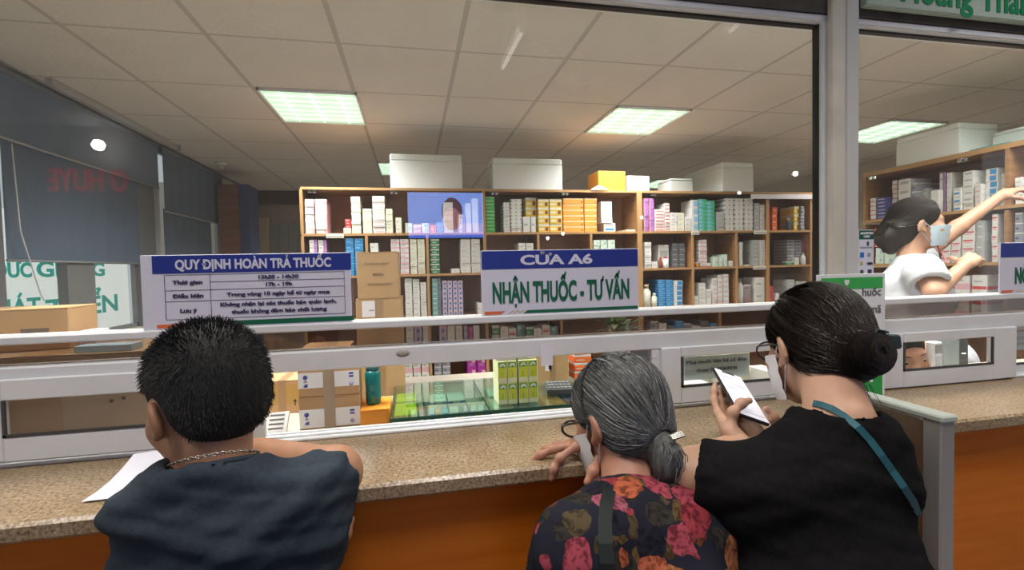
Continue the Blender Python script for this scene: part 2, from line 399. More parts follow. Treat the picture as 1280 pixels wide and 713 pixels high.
# aluminium window front
struct('wall_left_front', MB().box(-7, -2.06, -.05, .05, 0, CEIL, LOBBYW)); struct('wall_right_front', MB().box(3.62, 8, -.05, .05, 0, CEIL, LOBBYW)); struct('wall_below_ledge', MB().box(-2.05, 3.6, -.02, 0.02, 0, LEDGE - .036, WALLP))
w1 = bpy.data.objects.new('window_1', None); w1.location = (.8, 0, LEDGE); COL.objects.link(w1); w1['kind'] = 'structure'
WX0, WX1 = -2.02, 3.6
MB().box(WX0, WX1, -.018, .045, LEDGE, LEDGE + .007, ALU, .002).box(WX0, WX1, -.004, .001, LEDGE + .007, LEDGE + .012, ALU, .001).box(WX0, WX1, .024, .029, LEDGE + .007, LEDGE + .012, ALU, .001).obj('sill_track', w1)
MB().box(WX0, WX1, -.022, .036, 1.268, 1.314, ALU, .003).obj('middle_rail', w1)
MB().box(WX0, WX1, -.028, .036, 1.362, 1.380, ALU, .003).obj('upper_rail', w1)
MB().box(WX0, WX1, -.025, .036, 2.191, 2.211, ALU, .003).obj('head_rail', w1)
BEAMM = mat('dark_beam', (.065, .05, .042), .6, noise=.3, nscale=12)
MB().box(WX0, WX1, -.030, .05, 2.211, 2.30, BEAMM).obj('head_beam', w1)
MB().box(WX0, JX, .003, .009, 1.380, 2.192, GLASS).obj('window_pane', w1)
MB().box(1.30, WX1, .003, .009, 1.380, 2.192, GLASS).obj('window_pane', w1)
MB().box(WX0, 1.24, .003, .009, 1.314, 1.362, GLASS_D).obj('lower_pane', w1)
MB().box(1.32, WX1, .003, .009, 1.314, 1.362, GLASS_D).obj('lower_pane', w1)
MB().box(JX, fx(1073, -.027), -.027, .006, 1.380, 2.192, ALU, .002).obj('jamb', w1)
MB().box(WX0, WX0 + .04, -.026, .036, LEDGE, 2.192, ALU, .004).obj('jamb', w1)
# gaskets, dark line round the glass
MB().box(JX - .0045, JX - .0005, -.010, .010, 1.38, 2.19, BLACK).box(-2., 1.207, -.004, .014, 2.185, 2.191, BLACK).box(1.325, WX1, -.004, .014, 2.185, 2.191, BLACK).obj('gasket', w1)
struct('trim_2', MB().box(fx(1040, -.046), fx(1058, -.046), -.046, -.0275, LEDGE, 2.60, mat('post_beige', (.66, .60, .50), .5, noise=.08, nscale=10), .003).box(fx(1058, -.050), fx(1074, -.050), -.050, -.0275, LEDGE, 2.60, mat('post_alu', (.60, .59, .57), .4), .003))
SIGNG = mat('pale_green_board', (.42, .50, .42), .6)
h = thing('pharmacy_header_sign', 'pale green board with green lettering above the right window', 'sign', (2.0, -.02, 2.29))
MB().box(1.30, 3.2, -.055, -.032, on(1280, 27, 1, -.055)[2], 2.60, SIGNG, .003).obj('panel', h)
p0 = on(1166, 0, 1, -.057)
text('lettering', 'Hoàng Thái', (p0[0] - .115, -.0565, on(1240, 13, 1, -.0565)[2]), .120, mat('header_green', (.0, .22, .08), .5), h, align='LEFT', bold=.003, sx=.86)

def sash(name, label, x0, x1, gx0, gx1, z0, z1, gz0, gz1, y0, y1, group=None):
    t = thing(name, label, 'sliding window', ((x0 + x1) / 2, y0, z0), group=group)
    f = MB(); f.box(x0, gx0, y0, y1, z0, z1, ALU, .003); f.box(gx1, x1, y0, y1, z0, z1, ALU, .003)
    f.box(gx0, gx1, y0, y1, z0, gz0, ALU, .002); f.box(gx0, gx1, y0, y1, gz1, z1, ALU, .002)
    f.obj('frame', t)
    g = MB(); e = .006
    g.box(gx0, gx0 + e, y0 - .001, y0 + .004, gz0, gz1, DGREY); g.box(gx1 - e, gx1, y0 - .001, y0 + .004, gz0, gz1, DGREY)
    g.box(gx0, gx1, y0 - .001, y0 + .004, gz0, gz0 + e, DGREY); g.obj('gasket', t)
    MB().box(gx0, gx1, (y0 + y1) / 2 - .002, (y0 + y1) / 2 + .002, gz0, gz1, GLASS).obj('pane', t)
    return t
sash('sliding_window', 'white sliding sash left of the open hatch, brown cartons behind it', -1.30, -.345, -.848, -.412, 1.116, 1.290, 1.168, 1.246, -.030, -.008)
sash('sliding_window', 'white sliding sash between the grey haired woman and phone user, paper notice behind', .66, 1.30, .718, 1.200, 1.116, 1.272, 1.160, 1.245, -.030, -.008)
sash('sliding_window', 'white sliding sash at the right, seated pharmacist behind it', 1.345, 1.925, 1.47, 1.826, 1.104, 1.272, 1.155, 1.243, -.030, -.008)
sash('sliding_window', 'white sash at the right edge of the photo with printed notice behind', 1.935, 2.60, 1.955, 2.54, 1.104, 1.272, 1.135, 1.25, .010, .032)
t = thing('fixed_mullion', 'pale window upright beside the open hatch with a paper on it', 'window post', (.61, 0, LEDGE))
MB().box(.556, .572, -.02, .03, LEDGE + .028, 1.268, ALU, .002).box(.635, .66, -.02, .03, LEDGE + .028, 1.268, ALU, .002).obj('uprights', t)
MB().box(.572, .635, .004, .012, LEDGE + .028, 1.268, mat('frosted', (.42, .42, .43), .5)).obj('panel', t)
# paper taped under the middle rail
a = on(676, 437, 1, -.024); b = on(691, 455, 1, -.024)
p = MB().box(a[0], b[0], -.0245, -.0232, b[2] - .004, 1.30, PAPER).obj('taped_note'); tag(p, 'small white note hanging from the middle rail above the open hatch', 'note')
a = on(494, 437, 1, -.024); b = on(513, 447, 1, -.024)
p = MB().lathe([(.003, 0), (.017, 0), (.017, .0006), (.003, .0006)], (0, 0, 0), mat('old_tape', (.42, .38, .34), .7), 9).obj('tape_remnant')
p.rotation_euler = (PI / 2, 0, 0); p.scale = (1.0, .55, 1); p.location = ((a[0] + b[0]) / 2, -.0222, (a[2] + b[2]) / 2); tag(p, 'beige torn tape scrap stuck on the middle rail above the bottle', 'tape')

# low barrier with aluminium end post at the right of the counter
t = thing('queue_barrier', 'low barrier with aluminium end post right of the woman in black', 'barrier', (.985, -.5, 0))
MB().box(.958, .992, -.515, -.480, 0, 1.196, ALU_D, .003).obj('end_post', t)
MB().box(.968, .982, -.480, -.305, .08, 1.185, mat('barrier_glass', (.20, .12, .08), .2, alpha=.75)).obj('panel', t)
MB().box(.955, .995, -.518, -.303, 1.192, 1.205, mat('barrier_cap', (.50, .54, .48), .3), .003).obj('cap', t)
MB().box(.955, .995, -.520, -.303, 0, .02, ALU_D).obj('base_rail', t)

# ================================================================== SIGNS ON THE GLASS
def sign_band(mb, x0, x1, z0, z1, y, mt): mb.box(x0, x1, y - .0008, y, z0, z1, mt)
SY0, SY1 = -.021, -.016
# refund rules
t = thing('refund_rules_sign', 'white sign with blue title bar and a ruled table behind the man', 'sign', (-.36, -.02, 1.38))
sx0, sx1, sz0, sz1 = -.584, -.144, 1.380, 1.546
MB().box(sx0, sx1, SY0, SY1, sz0, sz1, SIGNW, .001).obj('board', t)
def SP(u, v):   # u,v in the 1280x521 crop of the sign -> x,z on its face
    q = on(180 + u * 270 / 1280, 310 + v * 110 / 521, 1, SY0); return q[0], q[2]
b = MB(); sign_band(b, SP(45, 45)[0], SP(1226, 45)[0], 1.5045, 1.5445, SY0, NAVY); b.obj('title_bar', t)
text('title_lettering', 'QUY ĐỊNH HOÀN TRẢ THUỐC', ((SP(180, 0)[0] + SP(1105, 0)[0]) / 2, SY0 - .0012, 1.5135), .030, SIGNW, t, width=SP(1105, 0)[0] - SP(180, 0)[0], bold=.0011)
tb = MB(); tx0, txm, tx1 = SP(112, 0)[0], SP(383, 0)[0], SP(1180, 0)[0]
rows = [1.5010, 1.4840, 1.4665, 1.4420, 1.4015]
for i, zz in enumerate(rows):
    tb.box(txm if i == 1 else tx0, tx1, SY0 - .0007, SY0, zz - .0005, zz + .0005, INK)
for xx in (tx0, txm, tx1): tb.box(xx - .0005, xx + .0005, SY0 - .0007, SY0, rows[-1], rows[0], INK)
tb.obj('table_lines', t)
def tline(body, xc, z, h, wpx=None, bold=.0004, o=t, mt=INK, y=SY0, w=None):
    text('lettering', body, (xc, y - .0012, z), h / .72, mt, o, bold=bold, width=w)
xl = (tx0 + txm) / 2; xr = (txm + tx1) / 2; sc = 270 / 1280 * (sx1 - sx0) / 257.
tline('Thời gian', xl, 1.4805, .0085, w=.060); tline('13h30 - 14h30', xr, 1.4885, .0085, w=.086); tline('17h - 19h', xr, 1.4715, .0085, w=.056)
tline('Điều kiện', xl, 1.4500, .0085, w=.062); tline('Trong vòng 10 ngày kể từ ngày mua', xr, 1.4505, .0085, w=.222)
tline('Lưu ý', xl, 1.4170, .0085, w=.034); tline('Không nhận lại các thuốc bảo quản lạnh,', xr, 1.4280, .0085, w=.250); tline('thuốc không đảm bảo chất lượng', xr, 1.4105, .0085, w=.205)
fb = MB(); sign_band(fb, SP(55, 0)[0], -.50, 1.3835, 1.3915, SY0, SORANGE); fb.obj('orange_stripe', t)
fb = MB(); sign_band(fb, -.49, SP(1230, 0)[0], 1.3835, 1.3945, SY0, SGREEN); fb.obj('green_stripe', t)
# counter A6
def counter_sign(name, label, x0, x1, top, big, bigw, vis_only=False):
    t = thing(name, label, 'sign', ((x0 + x1) / 2, -.02, 1.38))
    MB().box(x0, x1, SY0, SY1, 1.380, 1.545, SIGNW, .001).obj('board', t)
    b = MB(); sign_band(b, x0 + .002, x1 - .002, 1.4975, 1.5435, SY0, NAVY); b.obj('title_bar', t)
    if not vis_only:
        text('title_lettering', top, ((x0 + x1) / 2 - .015, SY0 - .0012, 1.5080), .034, SIGNW, t, width=.195, bold=.0012)
        text('lettering', big, ((x0 + x1) / 2, SY0 - .0012, 1.413), .072, SGREEN, t, width=bigw, bold=.0024)
    else:
        text('title_lettering', top, (x0 + .135, SY0 - .0012, 1.5080), .034, SIGNW, t, bold=.0012, align='LEFT', sx=1.2)
        text('lettering', big, (x0 + .062, SY0 - .0012, 1.413), .072, SGREEN, t, bold=.0024, align='LEFT', sx=.55)
    q = MB(); 
    def para(xa, xb, mt): q.add([(xa, SY0 - .0008, 1.3825), (xb - .012, SY0 - .0008, 1.3825), (xb, SY0 - .0008, 1.3905), (xa, SY0 - .0008, 1.3905)], [(0, 1, 2, 3)], mt)
    GOLD = mat('sign_gold', (.62, .42, .10), .5)
    para(x0 + .006, x0 + .060, SORANGE)
    for k in range(3): q.add([(x0 + .066 + k * .013, SY0 - .0008, 1.3825), (x0 + .070 + k * .013, SY0 - .0008, 1.3825), (x0 + .084 + k * .013, SY0 - .0008, 1.3905), (x0 + .080 + k * .013, SY0 - .0008, 1.3905)], [(0, 1, 2, 3)], GOLD)
    q.add([(x0 + .106, SY0 - .0008, 1.3825), (x1 - .004, SY0 - .0008, 1.3825), (x1 - .004, SY0 - .0008, 1.3905), (x0 + .118, SY0 - .0008, 1.3905)], [(0, 1, 2, 3)], SGREEN)
    q.obj('foot_stripe', t); return t
counter_sign('counter_number_sign', 'white sign with blue top bar and green capitals in the middle of the window', .170, .598, 'CỬA A6', 'NHẬN THUỐC - TƯ VẤN', .372)
counter_sign('counter_number_sign', 'white sign with blue top bar cut off by the right edge, right of nurse', 1.862, 2.29, 'C', 'NỘ', .37, True)
# green prescription-code stand board behind the woman in black
t = thing('standing_notice', 'white and green notice board standing on the ledge behind the hair bun', 'sign', (1.33, -.078, LEDGE))
GRN = mat('notice_green', (.05, .42, .09), .5); GRN2 = mat('notice_green_lower', (.02, .36, .07), .5)
ny = -.078; A = [on(1022, 344, 1, ny), on(1104, 341, 1, ny), on(1117, 487, 1, ny)]
nx0, nx1, nz1 = A[0][0], A[1][0] + .008, A[0][2]
MB().box(nx0, nx1, ny, ny + .006, LEDGE, nz1, WHITE, .001).obj('board', t)
q = MB(); q.box(nx0 + .012, nx1 - .010, ny - .0008, ny, nz1 - .043, nz1 - .010, GRN); q.obj('top_band', t)
q = MB(); q.box(nx0 + .012, nx1 - .010, ny - .0008, ny, LEDGE + .004, LEDGE + .155, GRN2); q.obj('lower_band', t)
cxn = (nx0 + nx1) / 2 - .02
q = MB().add([(cxn - .008, ny - .002, nz1 - .016), (cxn + .008, ny - .002, nz1 - .016), (cxn + .008, ny - .002, nz1 - .025), (cxn, ny - .002, nz1 - .034), (cxn - .008, ny - .002, nz1 - .025)], [(0, 1, 2, 3, 4)], WHITE); q.obj('shield_logo', t)
NTXT = mat('notice_text', (.12, .13, .13), .6)
q0 = on(1067, 371, 1, ny); text('lettering', 'huốc', (q0[0] + .062, ny - .001, q0[2] + .001), .034, NTXT, t, align='CENTER')
q0 = on(1083, 392, 1, ny); text('lettering', 't mã', (q0[0] + .02, ny - .001, q0[2] + .001), .034, NTXT, t, align='CENTER')
MB().lathe([(.018, 0), (.020, .01), (.012, .03), (.0, .036)], (0, 0, 0), WHITE, 16)
q = MB().box(nx1 - .055, nx1 - .043, ny - .0015, ny, LEDGE + .045, LEDGE + .075, WHITE, .001); q.obj('bottle_picture', t)
q = MB(); q.lathe([(.022, 0), (.022, .001)], (0, 0, 0), WHITE, 24); o = q.obj('round_picture', t)
o.matrix_basis = Matrix.Translation((nx1 - .045, ny - .0004, LEDGE + .115)) @ Matrix.Rotation(PI / 2, 4, 'X')
q = MB(); q.box(nx0 + .12, nx0 + .126, ny + .006, ny + .013, LEDGE, LEDGE + .10, WHITE); q.obj('easel_foot', t)
# card acceptance sticker
t = thing('card_payment_sticker', 'white card payment sticker with dark green top beside the grey post', 'sticker', (1.37, .0, 1.45))
ya = .0015
MB().box(1.337, 1.392, ya, ya + .001, 1.445, 1.592, SIGNW).obj('sheet', t)
MB().box(1.338, 1.391, ya - .0008, ya, 1.563, 1.590, mat('sticker_green', (.0, .09, .06), .5)).obj('top_band', t)
text('lettering', 'ACCEPTED', (1.3645, ya - .0016, 1.578), .0095, WHITE, t, bold=.0003); text('lettering', 'HERE', (1.3645, ya - .0016, 1.568), .0095, WHITE, t, bold=.0003)
CB = mat('card_blue', (.02, .16, .50), .5)
q = MB(); q.box(1.341, 1.356, ya - .0008, ya, 1.507, 1.523, CB, .0003); q.obj('blue_card_logo', t)
for (u0, u1, v0, v1, mt) in [(1.342, 1.352, 1.484, 1.495, mat('card_gold', (.50, .46, .20), .5)), (1.342, 1.354, 1.459, 1.469, DGREY), (1.370, 1.384, 1.458, 1.470, INK), (1.369, 1.380, 1.509, 1.521, GREY), (1.366, 1.374, 1.543, 1.556, DGREY), (1.342, 1.388, 1.536, 1.540, GREY)]:
    MB().box(u0, u1, ya - .0008, ya, v0, v1, mt).obj('card_logo', t)
text('lettering', 'VISA', (1.377, ya - .0016, 1.485), .0105, INK, t, bold=.0003)
# paper notices behind the lower panes
t = thing('phone_notice', 'pale green paper notice with two printed lines behind the middle sash', 'notice', (.85, .02, 1.17))
a = on(855, 447, 1, .012); b = on(936, 470, 1, .012)
MB().box(a[0], b[0], .012, .0128, b[2], a[2], mat('notice_paper', (.72, .82, .75), .7)).obj('sheet', t)
text('lettering', 'Mua thuốc liên hệ số điện', ((a[0] + b[0]) / 2, .011, a[2] - .021), .0145, INK, t, width=(b[0] - a[0]) * .92); text('lettering', 'thoại: 0349069930', ((a[0] + b[0]) / 2, .011, a[2] - .045), .0145, INK, t, width=(b[0] - a[0]) * .62)
t = thing('printed_notice', 'white printed notice behind the sash at the right edge', 'notice', (2.0, .045, 1.16))
a = on(1248, 422, 1, .046); 
MB().box(a[0], a[0] + .30, .046, .047, 1.175, 1.238, mat('grey_paper', (.50, .50, .47), .7)).obj('sheet', t)
q = MB(); 
for k, zz in enumerate((1.212, 1.192)):
    for j in range(9): q.box(a[0] + .012 + j * .03, a[0] + .034 + j * .03, .0452, .046, zz, zz + .008, GREY)
q.obj('print_lines', t)
#PART3

# ================================================================== BACK SHELVES
ORD = ['', 'first', 'second', 'third', 'fourth', 'fifth', 'sixth', 'seventh', 'eighth', 'ninth', 'tenth', 'eleventh', 'twelfth', 'thirteenth', 'fourteenth', 'fifteenth', 'sixteenth', 'seventeenth', 'eighteenth', 'nineteenth', 'twentieth', 'twenty-first', 'twenty-second', 'twenty-third', 'twenty-fourth', 'twenty-fifth', 'twenty-sixth', 'twenty-seventh', 'twenty-eighth', 'twenty-ninth', 'thirtieth', 'thirty-first', 'thirty-second', 'thirty-third', 'thirty-fourth', 'thirty-fifth', 'thirty-sixth', 'thirty-seventh', 'thirty-eighth', 'thirty-ninth', 'fortieth']
YS, YD = 2.5, 2.80
BOARDS = [2.102, 1.764, 1.452, 1.125, .800, .45, .09]
SX0 = on(376, 260, 1, YS)[0]; SX1 = on(1030, 260, 1, YS)[0]
sh = thing('medicine_shelf_unit', 'long brown wooden shelf unit full of medicine cartons across the back', 'shelf unit', (1.4, 2.6, 0))
TB = .018
def zr(i): return BOARDS[i]
for i, z in enumerate(BOARDS):
    m = MB(); m.box(SX0, SX1, YS + .006, YD, z, z + TB, WOOD); m.box(SX0, SX1, YS, YS + .006, z, z + TB, WOOD_E); m.obj('shelf_board' if i else 'top_board', sh)
MB().box(SX0, SX1, YD, YD + .012, .02, 2.12, BACKB).obj('back_panel', sh)
DIVS = {r: [] for r in range(6)}
def divider(px, r0, r1, w=.02):
    x = on(px, 300, 1, YS)[0]; DIVS[r0].append((x - w / 2, x + w / 2)); z1 = BOARDS[r0]; z0 = BOARDS[r1] + TB
    m = MB(); m.box(x - w / 2, x + w / 2, YS + .006, YD, z0, z1, WOOD); m.box(x - w / 2, x + w / 2, YS, YS + .006, z0, z1, WOOD_E); m.obj('divider', sh)
for px, w in ((378, .02), (606, .022), (800, .045), (1028, .02)):
    for r in range(6): divider(px, r, r + 1, w)
for px in (458, 673, 739): divider(px, 1, 2)
for px in (534, 866, 921): divider(px, 1, 2); divider(px, 2, 3)
for px in (960, 1014):
    for r in range(3): divider(px, r, r + 1, .03 if px == 960 else .02)
for r in (3, 4): divider(534, r, r + 1); divider(700, r, r + 1); divider(900, r, r + 1)
divider(1014, 3, 4)
m = MB().box(SX0, SX1, YS + .02, YS + .04, .0, .09, WOOD); m.obj('plinth', sh)
# white strip added for a bright reflection in the right corner bays
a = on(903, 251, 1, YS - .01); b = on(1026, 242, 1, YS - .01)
vl = thing('shelf_reflection', 'white strip added for a bright reflection under the shelf top at right', 'reflection strip', ((a[0] + b[0]) / 2, YS, 2.04))
MB().box(on(938, 250, 1, YS)[0], SX1, YS - .014, YS - .002, 2.058, 2.098, mat('reflection_white', (.85, .80, .86), .5), .002).obj('strip', vl)


# ---- carton styles: base colour + printed bands on the front (u0,u1,v0,v1,material)
def C(n, r, g, b, rough=.55): return mat(n, (r, g, b), rough)
cW = C('carton_white', .74, .73, .70); cCr = C('carton_cream', .76, .74, .60); cPk = C('carton_pink', .74, .42, .48); cRd = C('carton_red', .62, .06, .06)
cGy = C('carton_grey', .42, .43, .42); cGn = C('carton_green', .06, .50, .08); cDG = C('carton_dark_green', .04, .25, .10); cYe = C('carton_yellow', .80, .55, .06)
cOr = C('carton_orange', .82, .35, .05); cVe = C('carton_vermilion', .85, .16, .03); cPu = C('carton_purple', .42, .16, .46); cLi = C('carton_lilac', .50, .48, .70)
cBl = C('carton_blue', .03, .26, .58); cNv = C('carton_navy', .06, .06, .22); cMt = C('carton_mint', .58, .72, .62); cTe = C('carton_teal', .20, .42, .42)
cMg = C('carton_magenta', .38, .03, .30); cLm = C('carton_lime', .64, .70, .05); cPr = C('carton_print', .16, .16, .20); cBn = C('carton_brown', .22, .05, .03); cSk = C('carton_sky', .30, .52, .75); cGr2 = C('carton_teal_green', .10, .52, .42)
LINE = [(.12, .62, .40, .58, cPr)]
STY = {
 'white': (cW, [(.12, .66, .42, .56, cGy)]), 'plain': (cW, [(.1, .5, .45, .55, cGy)]), 'cream': (cCr, [(.10, .55, .42, .56, cGy)]),
 'pinkedge': (cW, [(.74, 1.0, .0, 1.0, cPk), (.1, .5, .4, .55, cGy)]), 'whitepink': (cW, [(.08, .92, .36, .62, cPk)]), 'pinkgrey': (cW, [(.0, 1, .0, .45, cPk), (.1, .6, .6, .75, cGy)]),
 'red': (cRd, [(.15, .6, .4, .6, cW)]), 'redcap': (cRd, [(.1, .9, .1, .34, cW)]), 'green': (cGn, [(.0, 1, .84, 1, cMt), (.1, .5, .3, .5, cDG)]), 'dgreen': (cDG, [(.0, 1, .72, 1, cW), (.2, .7, .2, .4, cMt)]),
 'dots': (cW, [(.44, .56, .35, .65, cPr), (.9, 1, .35, .65, cPr), (.0, .08, .35, .65, cPr)]), 'yellow': (cYe, [(.0, 1, .72, 1, cCr), (.66, .92, .15, .62, cBn), (.05, .5, .25, .5, cCr)]),
 'orange': (cOr, [(.0, 1, .80, 1, C('carton_peach', .90, .62, .38)), (.88, .96, .2, .5, cBn)]), 'vermil': (cVe, [(.1, .6, .4, .55, cW)]),
 'bluelogo': (cW, [(.1, .85, .12, .38, cBl), (.1, .9, .72, .84, cGy)]), 'printed': (cW, [(.12, .9, .45, .75, cGy)]), 'purple': (cPu, [(.0, .18, 0, 1, cPk)]), 'lilac': (cW, [(.6, 1, .0, 1, cPu), (.1, .5, .4, .6, cGy)]),
 'pinkgrid': (cW, [(.06, .94, .2, .42, cRd), (.06, .94, .46, .56, cPk)]), 'blue': (cBl, [(.1, .6, .4, .56, cSk), (.0, 1, .9, 1, cSk)]), 'bluewhite': (cW, [(.3, 1, .15, .85, cSk)]),
 'bluegreen': (cGr2, [(.0, .4, .0, .55, cSk), (.62, .9, .3, .9, cGn)]), 'greyside': (cGy, [(.2, .8, .4, .5, cW)]), 'dark': (C('carton_slate', .14, .15, .17), [(.1, .8, .62, .74, cGy)]),
 'slate': (C('carton_slate_light', .30, .30, .34), [(.0, 1, .86, 1, cW), (.1, .5, .3, .5, cNv)]), 'mint': (cMt, [(.1, .4, .2, .8, cW), (.6, .8, .3, .6, cTe)]), 'teal': (cTe, [(.6, 1, 0, 1, cPr), (.05, .5, .6, .8, cMt)]),
 'violet': (cLi, [(.0, 1, .78, 1, cPk), (.3, .7, .2, .6, cNv)]), 'magenta': (cMg, [(.2, .8, .3, .6, cPu), (.5, .9, .62, .9, cPk)]), 'navy': (cNv, [(.1, .8, .45, .7, cLi)]), 'redstripe': (cW, [(.0, 1, .0, .22, cRd), (.1, .7, .5, .62, cGy)]),
 'gridred': (cW, [(.05, .95, .55, .72, cRd), (.1, .8, .3, .45, cPk)]), 'bluepack': (cW, [(.35, .95, .1, .9, cBl)]), 'lime': (cLm, [(.05, .45, .66, .9, cW), (.05, .9, 0, .2, cCr)]),
}
MESHES = {}
def carton_mesh(style, w, h, d):
    """bottom-front-centre at the origin, front faces -Y; flap seams and print on the front"""
    key = (style, round(w, 3), round(h, 3), round(d, 3))
    if key in MESHES: return MESHES[key]
    base, dec = STY[style]; m = MB(); m.box(-w / 2, w / 2, 0, d, 0, h, base, min(.0015, h * .1))
    e = .0006; i0 = .002
    for (u0, u1, v0, v1, mt) in dec:
        x0, x1 = -w / 2 + i0 + u0 * (w - 2 * i0), -w / 2 + i0 + u1 * (w - 2 * i0); z0, z1 = i0 * .5 + v0 * (h - i0), i0 * .5 + v1 * (h - i0)
        m.quad((x0, -e, z0), (x1, -e, z0), (x1, -e, z1), (x0, -e, z1), mt)
        if u1 >= 1: m.quad((w / 2 + e, .002, z0), (w / 2 + e, d - .002, z0), (w / 2 + e, d - .002, z1), (w / 2 + e, .002, z1), mt)
        if u0 <= 0: m.quad((-w / 2 - e, .002, z0), (-w / 2 - e, .002, z1), (-w / 2 - e, d - .002, z1), (-w / 2 - e, d - .002, z0), mt)
    m.quad((-w * .02, -e * 1.2, h * .86), (w * .02, -e * 1.2, h * .86), (w * .02, -e * 1.2, h * .97), (-w * .02, -e * 1.2, h * .97), cGy)   # tuck flap notch
    MESHES[key] = m.mesh('medicine_carton'); return MESHES[key]
ROWNAME = ['top shelf', 'second shelf', 'third shelf', 'fourth shelf', 'fifth shelf']
class Shelf:
    """collects the stacks on one shelf, left to right, then builds every carton as a thing of its own"""
    def __init__(s, where, bay, seen=1): s.where = where; s.items = []; s.bay = bay; s.seen = seen
    def stack(s, key, x0, z0, x1, z1, n, style, desc, place): s.items.append((key, x0, z0, x1, z1, n, style, desc, place))
    def settle(s):
        """keep neighbouring stacks from running into one another"""
        dep = lambda q: q[8].get('y', q[8].get('x')); it = [list(q) for q in s.items]
        lohi = lambda q: (min(q[1], q[3]), max(q[1], q[3]))
        for i in range(len(it)):
            for j in range(len(it)):
                a, b = it[i], it[j]
                if i == j or min(a[4], b[4]) - max(a[2], b[2]) < .002: continue
                (a0, a1), (b0, b1) = lohi(a), lohi(b); ov = min(a1, b1) - max(a0, b0)
                if ov < -.001: continue
                if dep(b) - dep(a) > .045 and ov > .008: a[8] = dict(a[8]); a[8]['d'] = min(a[8]['d'], dep(b) - dep(a) - .008)
                elif abs(dep(b) - dep(a)) <= .045 and (a0 + a1) < (b0 + b1):
                    m = (max(a0, b0) + min(a1, b1)) / 2
                    for q, lo_, hi_ in ((a, a0, min(a1, m - .0005)), (b, max(b0, m + .0005), b1)):
                        if q[1] <= q[3]: q[1], q[3] = lo_, hi_
                        else: q[1], q[3] = hi_, lo_
        s.items = [tuple(q) for q in it]
    def build(s):
        s.items.sort(key=lambda q: q[0]); cnt = {}; s.settle()
        for (key, x0, z0, x1, z1, n, style, desc, place) in s.items:
            bay = s.bay(key); cnt[bay] = k = cnt.get(bay, 0) + 1; spot = f"{s.where}, {bay}" if bay else s.where
            w = abs(x1 - x0) - .004; h = (z1 - z0) / n
            for i in range(n):
                j = rnd.uniform(-.0012, .0012); q = rnd.uniform(0, .006)
                if place['face'] == '-y': loc, rz = ((x0 + x1) / 2 + j, place['y'] + q, z0 + i * h), 0
                else: loc, rz = (place['x'] + q, (x0 + x1) / 2 + j, z0 + i * h), -PI / 2
                up = n - 1 - i
                if n > 1:
                    pos = 'topmost' if up == 0 else ('lowest' if i == 0 else ORD[up + 1] + ' from top')
                    lab = f"{desc} carton, {pos} of {ORD[k]} stack, {spot}"
                else: lab = f"single {desc} carton at the {ORD[k]} place, {spot}"
                CARTONS.append((w * h * s.seen, loc, rz, (style, w, h - .0006, place['d']), lab, f"{desc} cartons, {ORD[k]} stack, {spot}"))
CARTONS = []
def build_cartons(limit=292):
    CARTONS.sort(key=lambda q: -q[0]); rest = MB()
    for k, (ar, loc, rz, sig, lab, grp) in enumerate(CARTONS):
        me = carton_mesh(*sig)
        if k < limit:
            o = bpy.data.objects.new('medicine_carton', me); COL.objects.link(o); o.location = loc; o.rotation_euler = (0, 0, rz); tag(o, lab, 'medicine box', grp)
        else:
            M = Matrix.Translation(loc) @ Matrix.Rotation(rz, 4, 'Z'); off = len(rest.v)
            rest.v += [tuple(M @ v.co) for v in me.vertices]
            for p in me.polygons: rest.f.append(tuple(i + off for i in p.vertices)); rest.mi.append(rest.m(me.materials[p.material_index])); rest.sm.append(False)
    o = rest.obj('small_medicine_cartons'); tag(o, 'the many small thin cartons stacked in rows all over the shelves', 'medicine boxes', kind='stuff')
BX = [on(px, 260, 1, YS)[0] for px in (606, 800, 958)]
def back_bay(x): return 'left bay' if x < BX[0] else 'middle bay' if x < BX[1] else 'right bay' if x < BX[2] else 'corner bay'
SHELVES = [Shelf(r, back_bay, q) for r, q in zip(ROWNAME, (1, 1, .75, .25, .45))]
def st(row, px0, px1, py, n, style, desc, cols=1, py0=None, dy=.012, d=.17):
    y = YS + dy; zb = BOARDS[row + 1] + TB + .0005
    zt = on((px0 + px1) / 2, py, 1, y)[2]
    if py0: zb = max(zb, on((px0 + px1) / 2, py0, 1, y)[2])
    zt = min(zt, BOARDS[row] - .004)
    a = on(px0, 300, 1, y)[0]; b = on(px1, 300, 1, y)[0]
    for c in range(cols):
        xa = a + (b - a) * c / cols; xb = a + (b - a) * (c + 1) / cols; xm = (xa + xb) / 2
        for (e0, e1) in DIVS[row]:
            if (e0 + e1) / 2 < xm: xa = max(xa, e1 - .001)
            else: xb = min(xb, e0 + .001)
        SHELVES[row].stack(xa, xa, zb, xb, zt, n, style, desc, {'face': '-y', 'y': y, 'd': d})
